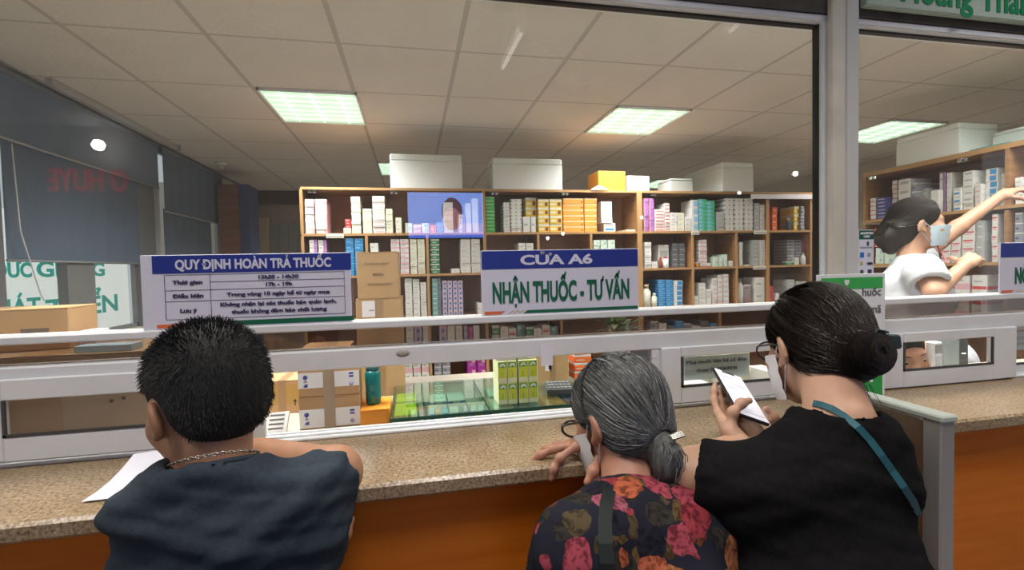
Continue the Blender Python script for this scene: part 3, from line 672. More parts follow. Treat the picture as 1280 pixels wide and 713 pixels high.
# top shelf
st(0, 382, 394, 249, 9, 'pinkedge', 'white and pink', d=.2); st(0, 395, 410, 249, 9, 'pinkedge', 'white and pink', d=.2)
st(0, 429, 439, 285, 1, 'cream', 'cream'); st(0, 432, 439.5, 274, 3, 'red', 'small red', py0=285, dy=.05)
st(0, 440, 452, 246, 12, 'cream', 'cream'); st(0, 454, 466, 261, 9, 'cream', 'cream'); st(0, 466.5, 482.5, 245, 12, 'whitepink', 'white and pink'); st(0, 483, 492, 261, 8, 'cream', 'cream')
st(0, 495, 503, 272, 2, 'cream', 'tall cream'); st(0, 507, 516, 279, 1, 'mint', 'pale mint'); st(0, 517, 527, 281, 2, 'pinkgrey', 'pink and white'); st(0, 528, 537, 279, 2, 'bluewhite', 'pale blue')
st(0, 538, 545.5, 282, 1, 'vermil', 'small vermilion'); st(0, 546, 554.5, 278, 2, 'blue', 'blue'); st(0, 555.5, 567.5, 253, 8, 'plain', 'white'); st(0, 574, 582, 268, 3, 'lilac', 'lilac and white'); st(0, 583, 590, 254, 5, 'plain', 'white'); st(0, 591, 599, 248, 6, 'plain', 'white')
st(0, 608, 619.5, 246, 10, 'green', 'bright green')
st(0, 630, 638.5, 253, 9, 'dots', 'white dotted'); st(0, 639, 653, 249, 9, 'dots', 'white dotted'); st(0, 654, 663.5, 271, 1, 'white', 'upright white'); st(0, 664, 670.5, 271, 1, 'white', 'upright white')
st(0, 658, 672, 247, 2, 'yellow', 'yellow', py0=271, dy=.07); st(0, 672.8, 687, 249, 4, 'yellow', 'yellow', dy=.03); st(0, 687.6, 703.5, 249, 4, 'yellow', 'yellow', dy=.03)
st(0, 704.5, 730.5, 248, 6, 'orange', 'orange', dy=.03); st(0, 731, 747, 248, 6, 'orange', 'orange', dy=.03)
st(0, 752, 766, 252, 4, 'printed', 'white printed', py0=279); st(0, 755, 770, 279, 1, 'bluelogo', 'white blue-printed'); st(0, 783, 795, 287, 1, 'cream', 'flat cream')
st(0, 805.5, 811.5, 248, 9, 'purple', 'purple'); st(0, 812, 818.5, 248, 9, 'purple', 'purple')
st(0, 819, 831, 262, 7, 'pinkgrid', 'white red-striped'); st(0, 831.5, 838, 254, 8, 'pinkgrid', 'white red-striped'); st(0, 838.5, 847, 266, 4, 'white', 'white'); st(0, 847.5, 856, 266, 4, 'cream', 'cream'); st(0, 856.5, 864.5, 272, 3, 'white', 'white')
st(0, 865, 873.5, 250, 4, 'bluewhite', 'pale blue'); st(0, 874, 884, 249, 8, 'bluegreen', 'blue and green'); st(0, 884.5, 894, 251, 8, 'bluegreen', 'blue and green')
st(0, 896, 906, 265, 5, 'greyside', 'grey'); st(0, 906.5, 918, 248, 7, 'dots', 'white dotted'); st(0, 918.5, 930, 248, 7, 'dots', 'white dotted'); st(0, 930.5, 942, 248, 7, 'dots', 'white dotted')
st(0, 943, 950, 254, 4, 'greyside', 'grey'); st(0, 950.5, 956.5, 256, 6, 'white', 'white'); st(0, 965.5, 972, 259, 4, 'vermil', 'vermilion', dy=.05)
st(0, 993, 1000, 258, 3, 'yellow', 'yellow-labelled', dy=.03); st(0, 1000.6, 1006, 258, 7, 'slate', 'grey striped'); st(0, 1017, 1025, 254, 2, 'white', 'white')
# second shelf
st(1, 386, 396, 300, 7, 'lilac', 'white and violet'); st(1, 397, 408, 300, 7, 'lilac', 'white and violet'); st(1, 431, 442, 298, 6, 'blue', 'blue'); st(1, 442.5, 454, 298, 6, 'blue', 'blue')
st(1, 462, 473, 304, 4, 'plain', 'white'); st(1, 488, 499.5, 299, 7, 'pinkgrey', 'pale pink'); st(1, 500, 511, 299, 7, 'pinkgrey', 'pale pink'); st(1, 512, 521, 299, 9, 'cream', 'cream'); st(1, 521.5, 531, 299, 9, 'cream', 'cream')
st(1, 537, 549, 299, 7, 'dgreen', 'green and white'); st(1, 563, 574, 336, 1, 'plain', 'small white'); st(1, 575.5, 588, 299, 7, 'plain', 'white'); st(1, 588.5, 600, 299, 7, 'plain', 'white')
st(1, 648, 657, 304, 4, 'white', 'white'); st(1, 657.5, 667, 304, 4, 'white', 'white'); st(1, 741.5, 750, 300, 5, 'mint', 'mint'); st(1, 750.5, 759, 300, 5, 'mint', 'mint'); st(1, 759.5, 769, 300, 5, 'mint', 'mint')
st(1, 806, 814.5, 303, 7, 'white', 'white'); st(1, 815, 822, 327, 1, 'white', 'small white'); st(1, 823, 836.5, 306, 1, 'printed', 'large white', dy=.06, d=.12); st(1, 840, 848, 304, 5, 'dark', 'dark slate', dy=.05); st(1, 848.5, 857, 304, 5, 'dark', 'dark slate', dy=.05)
st(1, 874, 884, 300, 6, 'pinkgrey', 'pink and grey', py0=329); st(1, 875, 888.5, 329, 1, 'redstripe', 'pink-red')
st(1, 892, 898, 321, 1, 'mint', 'upright mint'); st(1, 898.5, 904, 321, 1, 'mint', 'upright mint'); st(1, 904.5, 909.5, 318, 1, 'mint', 'upright mint'); st(1, 911, 917, 326, 1, 'plain', 'small white')
st(1, 924, 929, 303, 5, 'plain', 'narrow white'); st(1, 929.5, 937, 331, 1, 'plain', 'flat white'); st(1, 940, 949, 300, 6, 'greyside', 'grey'); st(1, 949.5, 957.5, 300, 8, 'white', 'white')
st(1, 984, 994, 300, 8, 'slate', 'slate striped', dy=.06); st(1, 994.5, 1003, 300, 8, 'slate', 'slate striped', dy=.06); st(1, 1003.5, 1010.5, 300, 5, 'purple', 'dark purple', dy=.06); st(1, 982, 993, 327, 1, 'dgreen', 'green-based'); st(1, 993.5, 999.5, 322, 1, 'plain', 'upright white')
# third shelf
st(2, 504, 513.5, 348, 7, 'white', 'white'); st(2, 514, 523, 349, 7, 'white', 'white'); st(2, 523.5, 531.5, 353, 7, 'plain', 'white'); st(2, 538, 550, 348, 8, 'teal', 'grey-green')
for k in range(4): st(2, 551 + k * 6.6, 557.2 + k * 6.6, 351, 7, 'violet', 'violet and pink')
st(2, 595, 600.5, 379, 1, 'plain', 'small white')
st(2, 446, 457, 372, 2, 'cream', 'cream'); st(2, 822, 831, 350, 6, 'blue', 'blue'); st(2, 831.5, 841, 350, 6, 'blue', 'blue'); st(2, 842, 853, 351, 5, 'bluepack', 'blue and white')
st(2, 867, 873, 370, 1, 'white', 'small white'); st(2, 873.5, 882, 354, 5, 'white', 'greyish white'); st(2, 882.5, 889, 362, 3, 'white', 'greyish white'); st(2, 890, 896.5, 348, 6, 'whitepink', 'white and pink'); st(2, 897, 903.5, 344, 6, 'whitepink', 'white and pink'); st(2, 904, 911, 343, 6, 'whitepink', 'white and pink')
st(2, 943.5, 956, 347, 2, 'white', 'white'); st(2, 984, 994, 350, 3, 'greyside', 'grey'); st(2, 995, 1009, 352, 4, 'greyside', 'grey')
# fourth and fifth shelves, seen through the lower glass and the hatch
for k in range(9): st(3, 504 + k * 10.4, 513.8 + k * 10.4, 408, 4, ['white', 'violet', 'plain'][k % 3], ['white', 'violet', 'white'][k % 3]) if not (533 < 509 + k * 10.4 < 545) else None
st(3, 575, 590, 409, 3, 'magenta', 'magenta'); 
for k in range(8): st(3, 612 + k * 10.6, 622 + k * 10.6, 407 + (k % 3) * 2, 3, ['dgreen', 'white', 'pinkgrid', 'teal'][k % 4], ['green', 'white', 'red-striped', 'grey-green'][k % 4])
for k in range(8): st(3, 812 + k * 10.6, 822 + k * 10.6, 402 + (k % 3) * 3, 3, ['slate', 'white', 'dark', 'blue'][k % 4], ['grey', 'white', 'dark', 'blue'][k % 4])
st(4, 501, 511, 452, 4, 'pinkgrey', 'pale pink'); st(4, 511.5, 521.5, 452, 4, 'pinkgrey', 'pale pink'); st(4, 522, 532, 452, 4, 'pinkgrey', 'pale pink'); st(4, 538, 548, 450, 7, 'slate', 'grey striped'); st(4, 548.5, 559, 450, 7, 'slate', 'grey striped')
st(4, 580, 592, 449, 4, 'magenta', 'magenta'); st(4, 592.5, 604.5, 449, 4, 'magenta', 'magenta')
for s_ in SHELVES: s_.build()

# ---- bottles, jars and odd things on the shelves
def shelf_z(row): return BOARDS[row + 1] + TB
def bottle(name, label, row, px, wpx, py, mt, capm, dy=.03, shape='bottle', cat='bottle'):
    y = YS + dy; c = on(px, 300, 1, y); r = (on(px + wpx / 2, 300, 1, y)[0] - c[0]); z0 = shelf_z(row); hh = on(px, py, 1, y)[2] - z0
    t = thing(name, label, cat, (c[0], y + r, z0))
    m = MB(); cc = (c[0], y + r, z0)
    if shape == 'bottle':
        m.lathe([(r * .9, 0), (r, .004), (r, hh * .68), (r * .55, hh * .80), (r * .5, hh * .84)], cc, mt, 18); m.obj('body', t)
        MB().lathe([(r * .55, hh * .84), (r * .58, hh * .98), (r * .5, hh)], cc, capm, 14).obj('cap', t)
    elif shape == 'jar':
        m.lathe([(r * .92, 0), (r, .004), (r, hh * .74), (r * .9, hh * .8)], cc, mt, 18); m.obj('body', t)
        MB().lathe([(r * .95, hh * .8), (r * .95, hh * .98), (r * .88, hh)], cc, capm, 18).obj('lid', t)
    return t
cAm = mat('amber', (.55, .18, .03), .25, coat=.5)
bottle('medicine_jar', 'small amber jar with white lid at the left, beside the pink cartons on second shelf', 1, 869, 3.6, 328, cAm, WHITE, shape='jar', cat='jar')
bottle('medicine_jar', 'small amber jar with white lid at the right, touching the pink-red carton on second shelf', 1, 873.0, 3.4, 328, cAm, WHITE, shape='jar', cat='jar', dy=.0)
bottle('pill_bottle', 'white bottle with tapered cap on second shelf at right corner', 1, 1006, 5, 317, WHITE, WHITE, dy=.02)
bottle('pill_bottle', 'small dark bottle with pale blue label on top shelf at right corner', 0, 987.5, 5, 273, mat('dark_bottle', (.05, .10, .13), .2), cSk, dy=.03)
bottle('pill_bottle', 'dark red bottle in front of the large white carton on second shelf', 1, 826.5, 4.5, 322, cBn, cRd, dy=.0)
bottle('pill_bottle', 'white bottle with red and black print beside dark red bottle', 1, 833.5, 7, 321, WHITE, cRd, dy=.0)
bottle('syrup_bottle', 'tall white bottle with grey cap beside the magenta jug', 2, 927, 6, 348, WHITE, GREY)
bottle('lotion_bottle', 'tall white bottle right of the middle sign on third shelf', 2, 809.5, 10, 356, mat('ivory', (.72, .70, .58), .5), mat('ivory_cap', (.55, .45, .28), .5), dy=.0)
bottle('lotion_bottle', 'squat white bottle in front of the blue cartons on third shelf', 2, 818.6, 6.6, 367, mat('ivory', (.72, .70, .58)), WHITE, dy=.0)
t = bottle('measuring_jug', 'clear jug with magenta liquid on third shelf', 2, 936.3, 13, 356, mat('clear_plastic', (.55, .50, .50), .15, alpha=.55), mat('jug_lid', (.5, .4, .42), .4), dy=.02, shape='jar', cat='jug')
y = YS + .02; c = on(936.3, 300, 1, y); r = .034
MB().lathe([(r * .9, .004), (r * .98, .006), (r * .98, .055), (r * .9, .056)], (c[0], y + .041, shelf_z(2)), mat('magenta_liquid', (.45, .01, .10), .25), 18).obj('liquid', t)
for k in range(3):
    o = bpy.data.objects.new('red_carton', carton_mesh('red', .074, .046, .12)); COL.objects.link(o); o.location = (on(963, 300, 1, YS + .012)[0] - .01, YS + .012, shelf_z(2) + .0005 + k * .0465)
    tag(o, f"bright red carton, {['lowest', 'middle one', 'topmost'][k]} of the red pile beside the magenta jug", 'medicine box', 'bright red cartons beside the jug')
o = bpy.data.objects.new('upright_carton', carton_mesh('plain', .034, .075, .06)); COL.objects.link(o); o.location = (on(971.5, 300, 1, YS - .0)[0] + .004, YS + .004, shelf_z(2) + .0005); tag(o, 'small upright white carton right of the bright red pile', 'medicine box')
# shelf label holders and the little clip lamps under the top board
def label_holder(px0, px1, row, lab, h=.028):
    a = on(px0, 300, 1, YS)[0]; b = on(px1, 300, 1, YS)[0]; z = BOARDS[row + 1] + .012
    t = thing('shelf_label_holder', lab, 'label holder', ((a + b) / 2, YS, z))
    MB().box(a, b, YS - .006, YS - .001, z - h, z + .004, cCr, .001).obj('plate', t); MB().box(a + .006, b - .006, YS - .0068, YS - .006, z - h * .75, z - h * .3, cGy).obj('print', t)
label_holder(408, 430, 0, 'white label holder clipped on the top shelf edge near its left end')
label_holder(864, 874, 0, 'white label holder clipped on the top shelf edge under the pale blue cartons')
label_holder(942, 958, 0, 'white label holder clipped on the top shelf edge below the white reflection strip')
label_holder(941, 957, 1, 'white label holder on second shelf edge under the grey cartons')
label_holder(944, 960, 2, 'white label holder on third shelf edge under the red pile')
for k, px in enumerate((390, 492, 618, 706, 816)):
    c = on(px, 240, 1, YS + .02); x = c[0]
    t = thing('cabinet_clip', f"small chrome glass-door clip under the shelf top, {ORD[k + 1]} from the left", 'clip', (x, YS + .02, 2.102), group='glass-door clips under the shelf top')
    CHR = mat('chrome', (.75, .75, .76), .15, 1)
    MB().box(x - .028, x - .004, YS + .004, YS + .03, 2.078, 2.1015, CHR, .004).obj('jaw', t); MB().box(x + .004, x + .028, YS + .004, YS + .03, 2.078, 2.1015, CHR, .004).obj('jaw', t)
    MB().box(x - .03, x + .03, YS + .012, YS + .022, 2.094, 2.1018, CHR).obj('bridge', t)

# ---- boxes on top of the shelves
def top_box(name, label, px0, px1, py, d, mt, y=YS + .02, lid=True, cat='box', z=BOARDS[0] + TB, seam=None):
    a = on(px0, 230, 1, y)[0]; b = on(px1, 230, 1, y)[0]; zt = on((px0 + px1) / 2, py, 1, y)[2]
    t = thing(name, label, cat, ((a + b) / 2, y + d / 2, z)); h = zt - z
    if lid:
        MB().box(a, b, y, y + d, z, z + h * .80, mt, .004).obj('body', t); MB().box(a - .0005, b + .0005, y - .0005, y + d + .0005, z + h * .80, zt, mt, .010).obj('lid', t)
    else:
        MB().box(a, b, y, y + d, z, zt, mt, .004).obj('body', t); MB().box(a + (b - a) * .46, a + (b - a) * .56, y - .0008, y + d, zt - .001, zt + .0006, seam or mt).obj('tape', t)
        for q in range(2): MB().box(a + .004, b - .004, y - .0012, y, z + h * (.3 + .35 * q), z + h * (.3 + .35 * q) + .002, seam or mt).obj('seam', t)
    return t
top_box('styrofoam_box', 'white styrofoam box on the shelf top above the blue screen', 488, 578, 193, .27, STYRO)
top_box('styrofoam_box', 'white styrofoam box on the shelf top, left of the orange carton', 616, 703, 198, .27, STYRO)
top_box('storage_carton', 'orange carton on the shelf top in the middle', 748, 782, 214, .25, mat('orange_card', (.62, .27, .02), .6), lid=False, seam=mat('orange_card_dark', (.45, .18, .02), .6), y=YS + .05)
top_box('storage_carton', 'grey-white carton on the shelf top right of the orange carton', 784, 812, 220, .22, mat('grey_card', (.56, .56, .56), .7), lid=False, seam=GREY, y=YS + .05)
top_box('styrofoam_box', 'low grey-white styrofoam box on the shelf top, partly hidden by bigger one', 838, 866, 223, .22, mat('styro_grey', (.60, .62, .60), .8, bump=.1), y=YS + .06)
t = top_box('styrofoam_box', 'large white styrofoam box at the right end of the back shelf top', 903, 942, 203, .60, STYRO, y=YS - .02)
m = MB()
for k in range(3): m.add([(0, 0, 0), (.09, .0, .006), (.11, .06, .012), (.02, .07, .02), (.05, .035, .045)], [(0, 1, 4), (1, 2, 4), (2, 3, 4), (3, 0, 4)], PAPER)
o = m.obj('crumpled_plastic'); c = on(738, 238, 1, YS + .0); o.location = (c[0], YS - .01, BOARDS[0] + TB); o.scale = (1.6, .7, 1); tag(o, 'crumpled white plastic bag on the shelf top before the orange carton', 'plastic bag')

# ================================================================== SIDE SHELF AT THE RIGHT
XS, XD = 3.2, 3.50
SY_0, SY_1 = .25, 1.67
s2 = thing('medicine_shelf_unit', 'brown wooden side shelf behind the nurse, running towards the window', 'shelf unit', (XS + .15, 1.0, 0))
for i, z in enumerate(BOARDS):
    m = MB(); m.box(XS + .006, XD, SY_0, SY_1, z - (.01 if i == 0 else 0), z + TB, WOOD); m.box(XS, XS + .006, SY_0, SY_1, z - (.01 if i == 0 else 0), z + TB, WOOD_E); m.obj('shelf_board' if i else 'top_board', s2)
MB().box(XD, XD + .012, SY_0, SY_1, .02, 2.12, BACKB).obj('back_panel', s2)
for yy in (SY_0 + .01, .815, SY_1 - .01):
    for r in range(6): MB().box(XS, XD, yy - .01, yy + .01, BOARDS[r + 1] + TB, BOARDS[r] - .01, WOOD).obj('divider', s2)
MB().box(XS + .02, XS + .04, SY_0, SY_1, 0, .09, WOOD).obj('plinth', s2)
SIDE = [Shelf('side shelf ' + r, lambda q: '', 1.5) for r in ('top row', 'second row', 'third row')]
def ss(row, px0, px1, py, n, style, desc, py0=None, dx=.012, d=.18):
    x = XS + dx; zb = BOARDS[row + 1] + TB + .0005; pm = (px0 + px1) / 2
    zt = min(on(pm, py, 0, x)[2], BOARDS[row] - .014)
    if py0: zb = max(zb, on(pm, py0, 0, x)[2])
    a = on(px0, 300, 0, x)[1]; b = on(px1, 300, 0, x)[1]
    for yy in (SY_0 + .01, .815, SY_1 - .01):
        if yy < (a + b) / 2: b = max(b, yy + .009)
        else: a = min(a, yy - .009)
    SIDE[row].stack(-a, b, zb, a, zt, n, style, desc, {'face': '-x', 'x': x, 'd': d})
ss(0, 1087, 1094, 248, 5, 'redstripe', 'white red-edged'); ss(0, 1095, 1111, 247, 6, 'navy', 'navy'); ss(0, 1112, 1121, 226, 8, 'redstripe', 'white red-edged', dx=.05); ss(0, 1122, 1137, 224, 4, 'printed', 'large white', dx=.03); ss(0, 1138, 1147, 229, 4, 'slate', 'slate', dx=.03)
ss(0, 1150, 1160, 236, 3, 'greyside', 'grey', dx=.06); ss(0, 1162, 1172, 238, 1, 'plain', 'tall cream white'); ss(0, 1173, 1181, 216, 3, 'lilac', 'white and purple', dx=.06); ss(0, 1182, 1189, 216, 4, 'plain', 'white', dx=.05)
ss(0, 1190, 1201, 235, 3, 'bluelogo', 'white navy-printed'); ss(0, 1202, 1216, 214, 6, 'printed', 'white printed', dx=.02); ss(0, 1217, 1227, 230, 5, 'whitepink', 'white purple-lined'); ss(0, 1229, 1246, 211, 6, 'bluepack', 'blue-fronted', dx=.04); ss(0, 1249, 1259, 217, 4, 'plain', 'white', dx=.05)
ss(0, 1267, 1278, 222, 3, 'white', 'white')
ss(1, 1092, 1104, 285, 7, 'redcap', 'red', py0=309, dx=.03); ss(1, 1105, 1118, 285, 7, 'redcap', 'red', py0=309, dx=.03); ss(1, 1094, 1104.5, 310, 2, 'mint', 'white lined'); ss(1, 1105, 1117, 310, 2, 'mint', 'white lined')
ss(1, 1176, 1187, 284, 5, 'gridred', 'large white red-striped'); ss(1, 1188, 1200, 283, 5, 'gridred', 'large white red-striped'); ss(1, 1202, 1218, 276, 5, 'gridred', 'large white red-striped'); ss(1, 1219, 1230, 276, 4, 'greyside', 'grey'); ss(1, 1239, 1247, 268, 5, 'gridred', 'white red-striped'); ss(1, 1267, 1278, 266, 5, 'slate', 'pale striped')
ss(2, 1108, 1125, 343, 5, 'white', 'white drawer-like'); ss(2, 1130, 1148, 343, 3, 'white', 'white'); ss(2, 1192, 1212, 345, 3, 'pinkgrey', 'brownish pink'); ss(2, 1214, 1234, 344, 3, 'redstripe', 'red-edged')
for s_ in SIDE: s_.build()
build_cartons()
def side_top(name, label, px0, px1, py, dpt, mt, cat, lid=True, z=BOARDS[0] + TB, dx=.02):
    x = XS + dx; a = on(px0, 190, 0, x)[1]; b = on(px1, 190, 0, x)[1]; zt = on((px0 + px1) / 2, py, 0, x)[2]
    t = thing(name, label, cat, (x + dpt / 2, (a + b) / 2, z)); h = zt - z
    if lid:
        MB().box(x, x + dpt, b, a, z, z + h * .8, mt, .004).obj('body', t); MB().box(x - .0005, x + dpt + .0005, b - .0005, a + .0005, z + h * .80, zt, mt, .010).obj('lid', t)
    else: MB().box(x, x + dpt, b, a, z, z + h * .7, mt, .003).obj('body', t); MB().box(x + .01, x + dpt - .01, b + .01, a - .01, z + h * .7, zt, mt, .002).obj('lid', t)
side_top('styrofoam_box', 'long white styrofoam box on the side shelf top above the nurse', 1120, 1199, 163, .30, STYRO, 'box')
side_top('flat_box', 'flat teal box lying on the side shelf top at right', 1211, 1262, 182, .20, mat('teal_box', (.06, .42, .36), .5), 'box', lid=False, dx=.0)
side_top('styrofoam_box', 'white box behind the flat teal box on the side shelf top', 1240, 1300, 160, .12, STYRO, 'box', dx=.22)
MB_clip = 0
for k, (px, py) in enumerate(((1092, 222), (1205, 199))):
    c = on(px, py, 0, XS + .02); t = thing('cabinet_clip', ['small chrome clip under the side shelf top at its far end', 'small chrome clip under the side shelf top near the teal box'][k], 'clip', (XS + .02, c[1], 2.092), group='glass-door clips under the side shelf')
    CHR = MATS['chrome']
    MB().box(XS + .004, XS + .03, c[1] - .028, c[1] - .004, 2.066, 2.0915, CHR, .004).obj('jaw', t); MB().box(XS + .004, XS + .03, c[1] + .004, c[1] + .028, 2.066, 2.0915, CHR, .004).obj('jaw', t); MB().box(XS + .012, XS + .022, c[1] - .03, c[1] + .03, 2.084, 2.0918, CHR).obj('bridge', t)

#PART4

# ================================================================== CEILING LIGHTS, BLINDS, LEFT SIDE
TUBE = mat('lamp_tube', (.90, 1.0, .90), .5, emit=.95)
LNAME = ['at the left, above the navy-titled sign', 'in the middle right, above the orange carton', 'at the right, seen over the side shelf', 'beyond the back shelf, behind the first styrofoam box', 'added out of view near the window in the middle right', 'far back above the right styrofoam box', 'added out of view near the window at the far right', 'added out of view near the window at the left']
LAMPS_BUILT = [0, 1, 2, 3, 5, 4, 6, 7]
for k in LAMPS_BUILT:
    lx, ly = LAMP_CELLS[k]
    t = thing('ceiling_light', 'square louvered ceiling light ' + LNAME[k], 'ceiling light', (lx, ly, CEIL - .014))
    m = MB(); w, l = .285, .318
    for (a0, a1, b0, b1) in ((-w, -w + .012, -l, l), (w - .012, w, -l, l), (-w, w, -l, -l + .012), (-w, w, l - .012, l)): m.box(lx + a0, lx + a1, ly + b0, ly + b1, CEIL - .016, CEIL - .0005, WHITE)
    m.obj('frame', t)
    MB().box(lx - w + .012, lx + w - .012, ly - l + .012, ly + l - .012, CEIL - .004, CEIL - .001, LAMPM).obj('diffuser', t)
    for q in range(3):
        xx = lx - .17 + .17 * q; MB().tube([(xx, ly - l + .03, CEIL - .010), (xx, ly + l - .03, CEIL - .010)], .006, TUBE, 6).obj('tube', t)
    m = MB()
    for q in range(7): yy = ly - l + .05 + q * .09; m.box(lx - w + .012, lx + w - .012, yy - .001, yy + .001, CEIL - .014, CEIL - .004, mat('louver_slat', (.72, .88, .74), .5, emit=.35))
    m.obj('louver', t)
HEMM = mat('blind_hem', (.32, .34, .36), .4)
def blind(name, label, y0, y1, z0, z1, x, tube=False):
    t = thing(name, label, 'roller blind', (x, (y0 + y1) / 2, z1))
    m = MB(); n = 24; vs = []; fs = []
    for i in range(n + 1):
        yy = y0 + (y1 - y0) * i / n; xx = x + .0025 * math.sin(i * 1.7) 
        vs += [(xx, yy, z0), (xx, yy, z1), (xx - .002, yy, z1), (xx - .002, yy, z0)]
    for i in range(n):
        for k in range(4): fs.append((i * 4 + k, i * 4 + (k + 1) % 4, i * 4 + 4 + (k + 1) % 4, i * 4 + 4 + k))
    fs += [(0, 1, 2, 3), (n * 4 + 3, n * 4 + 2, n * 4 + 1, n * 4)]
    m.add(vs, fs, BLIND); m.obj('fabric', t)
    MB().tube([(x, y0, z0), (x, y1, z0)], .007, HEMM, 8).obj('hem_bar', t)
    if tube: MB().tube([(x - .004, y0, z1 + .006), (x - .004, y1, z1 + .006)], .018, mat('blind_roller', (.13, .15, .18), .6), 10).obj('roller', t)
    return t
blind('roller_blind', 'upper dark blue-grey roller blind nearest the window, above a longer one', .75, 3.165, 2.207, 2.545, -1.975, True)
b2 = blind('roller_blind', 'long dark blue-grey roller blind hanging halfway down before the bright window', 1.695, 2.925, 1.597, 2.235, -2.012)
blind('roller_blind', 'upper dark roller blind at the far end beside the brown cabinet', 3.27, 4.54, 2.035, 2.55, -1.985, True)
blind('roller_blind', 'lower dark roller blind at the far end behind the sign with the table', 3.29, 4.25, 1.60, 2.06, -2.008)
c0 = [on(-2, 225, 0, -1.97), on(10, 318, 0, -1.97), on(38, 373, 0, -1.97), on(39, 376, 0, -1.97)]
t = MB().tube([(-1.968, 1.70, 2.19), (-1.966, 1.72, 1.75), (-1.965, 1.83, 1.42), (-1.967, 1.86, 1.38)], .0035, WHITE, 6).obj('pull_string'); tag(t, 'thin white pull cord hanging from the left blind', 'cord')
t = thing('blind_headrail', 'long pale grey headrail under the ceiling along the left wall', 'headrail', (-1.90, 2.6, 2.57))
MB().box(-1.935, -1.895, 1.9, 3.35, 2.560, CEIL - .001, mat('headrail_grey', (.42, .41, .38), .5), .003).obj('rail', t); MB().box(-1.945, -1.885, 3.33, 3.36, 2.555, CEIL - .001, GREY).obj('end_cap', t)
t = thing('ceiling_camera', 'small white dome camera under the ceiling at the end of the blinds', 'camera', (-1.80, 4.0, CEIL))
MB().lathe([(.05, 0), (.05, -.02), (.035, -.03)], (-1.80, 4.0, CEIL), WHITE, 18).obj('base', t); MB().lathe([(.033, -.03), (.03, -.05), (.018, -.065), (.004, -.07)], (-1.80, 4.0, CEIL), mat('camera_dome', (.5, .5, .5), .2), 16).obj('dome', t)
# far left corner: brown cabinet, passage, cream door
t = thing('tall_cabinet', 'tall reddish brown cabinet with a blue side strip at the far left', 'cabinet', (-1.84, 4.4, 0))
CABM = mat('cabinet_brown', (.20, .085, .05), .5, col2=(.25, .11, .065), nscale=5, stretch=(1, 1, 6))
xa, xb = -1.962, on(301, 300, 1, 4.3)[0]; xc = on(313, 300, 1, 4.3)[0]
MB().box(xa, xb, 4.32, 4.62, .02, 2.44, CABM).obj('body', t); MB().box(xa + .01, xb - .004, 4.30, 4.319, .06, 2.42, CABM, .003).obj('door', t); MB().box(xb, xc, 4.30, 4.62, .02, 2.44, mat('cabinet_blue', (.06, .08, .20), .5), .003).obj('side_strip', t)
MB().box(xa, xc, 4.31, 4.62, 0, .02, BLACK).obj('plinth', t); MB().tube([(xb - .03, 4.292, 1.2), (xb - .03, 4.292, 1.4)], .006, GREY).obj('handle', t)
pl = MB().box(-1.98, on(262, 205, 1, 5.2)[0] + .25, 5.2, 5.24, 2.38, CEIL, mat('lintel_pale', (.50, .55, .56), .6)); struct('trim_3', pl)
dm = MB().box(on(313, 300, 1, 6.15)[0], on(336, 300, 1, 6.15)[0], 6.14, 6.199, .0, 2.29, mat('cream_door', (.80, .66, .50), .5), .003); struct('door_1', dm)
fx = MB()
for k in range(4):
    x0 = on(338 + k * 12, 300, 1, 6.15)[0]; x1 = on(347 + k * 12, 300, 1, 6.15)[0]; fx.box(x0, x1, 6.17, 6.199, 1.2, 2.2, mat('far_pane', (.40, .45, .43), .3))
struct('window_4', fx)
struct('trim_4', MB().box(-3.2, -.85, 5.7, 5.78, 2.42, CEIL, mat('soffit_brown', (.10, .07, .05), .8)))

# ================================================================== INTERIOR COUNTER BEHIND THE WINDOW
WT = 1.075
t = thing('worktop_counter', 'pale worktop counter behind the window carrying cartons and the glass case', 'counter', (-.6, .4, 0))
WTM = mat('worktop', (.55, .50, .42), .45, noise=.05)
MB().box(-1.95, 1.22, .066, .72, WT - .03, WT, WTM, .003).obj('worktop', t); MB().box(-1.93, 1.20, .68, .70, .08, WT - .03, WALLP).obj('back_panel', t)
for xx in (-1.93, -.5, 1.18): MB().box(xx, xx + .02, .08, .68, 0, WT - .03, WALLP).obj('side_panel', t)
DISP = 1.108
gcs = thing('glass_display_case', 'low glass display case on the worktop under the lime boxes', 'display case', (.25, .25, WT))
gx0, gx1, gy0, gy1 = -.070, .72, .075, .47
MB().box(gx0, gx1, gy0, gy1, DISP - .006, DISP, GLASS_G).obj('glass_top', gcs)
MB().box(gx0, gx1, gy0, gy0 + .0035, DISP - .009, DISP, mat('glass_edge', (.02, .10, .08), .2)).obj('glass_edge', gcs)
for xx in (gx0 + .001, .02, .20, .50, gx1 - .007): MB().box(xx, xx + .004, gy0 + .004, gy1, WT, DISP - .006, mat('glass_edge', (.02, .10, .08))).obj('glass_divider', gcs)
def carton(name, label, x, y, z, w, d, h, mt, rz=0, cat='box', tape=CARD_T, group=None):
    """flapped shipping carton: x,y = middle of the front bottom edge"""
    t = thing(name, label, cat, (x, y, z), rz, group)
    def P(o):
        o.parent = t; o.matrix_parent_inverse = Matrix.Identity(4); return o
    P(MB().box(-w / 2, w / 2, 0, d, 0, h - .003, mt, .002).obj('body'))
    m = MB(); m.box(-w / 2, w / 2, 0, d * .495, h - .003, h, mt); P(m.obj('flap')); m = MB(); m.box(-w / 2, w / 2, d * .505, d, h - .003, h, mt); P(m.obj('flap'))
    if tape: P(MB().box(-w * .09, w * .09, -.0006, d, h - .001, h + .0006, tape).box(-w * .09, w * .09, -.0008, 0, h * .0, h, tape).obj('tape'))
    t['_P'] = 1; del t['_P']
    return t, P
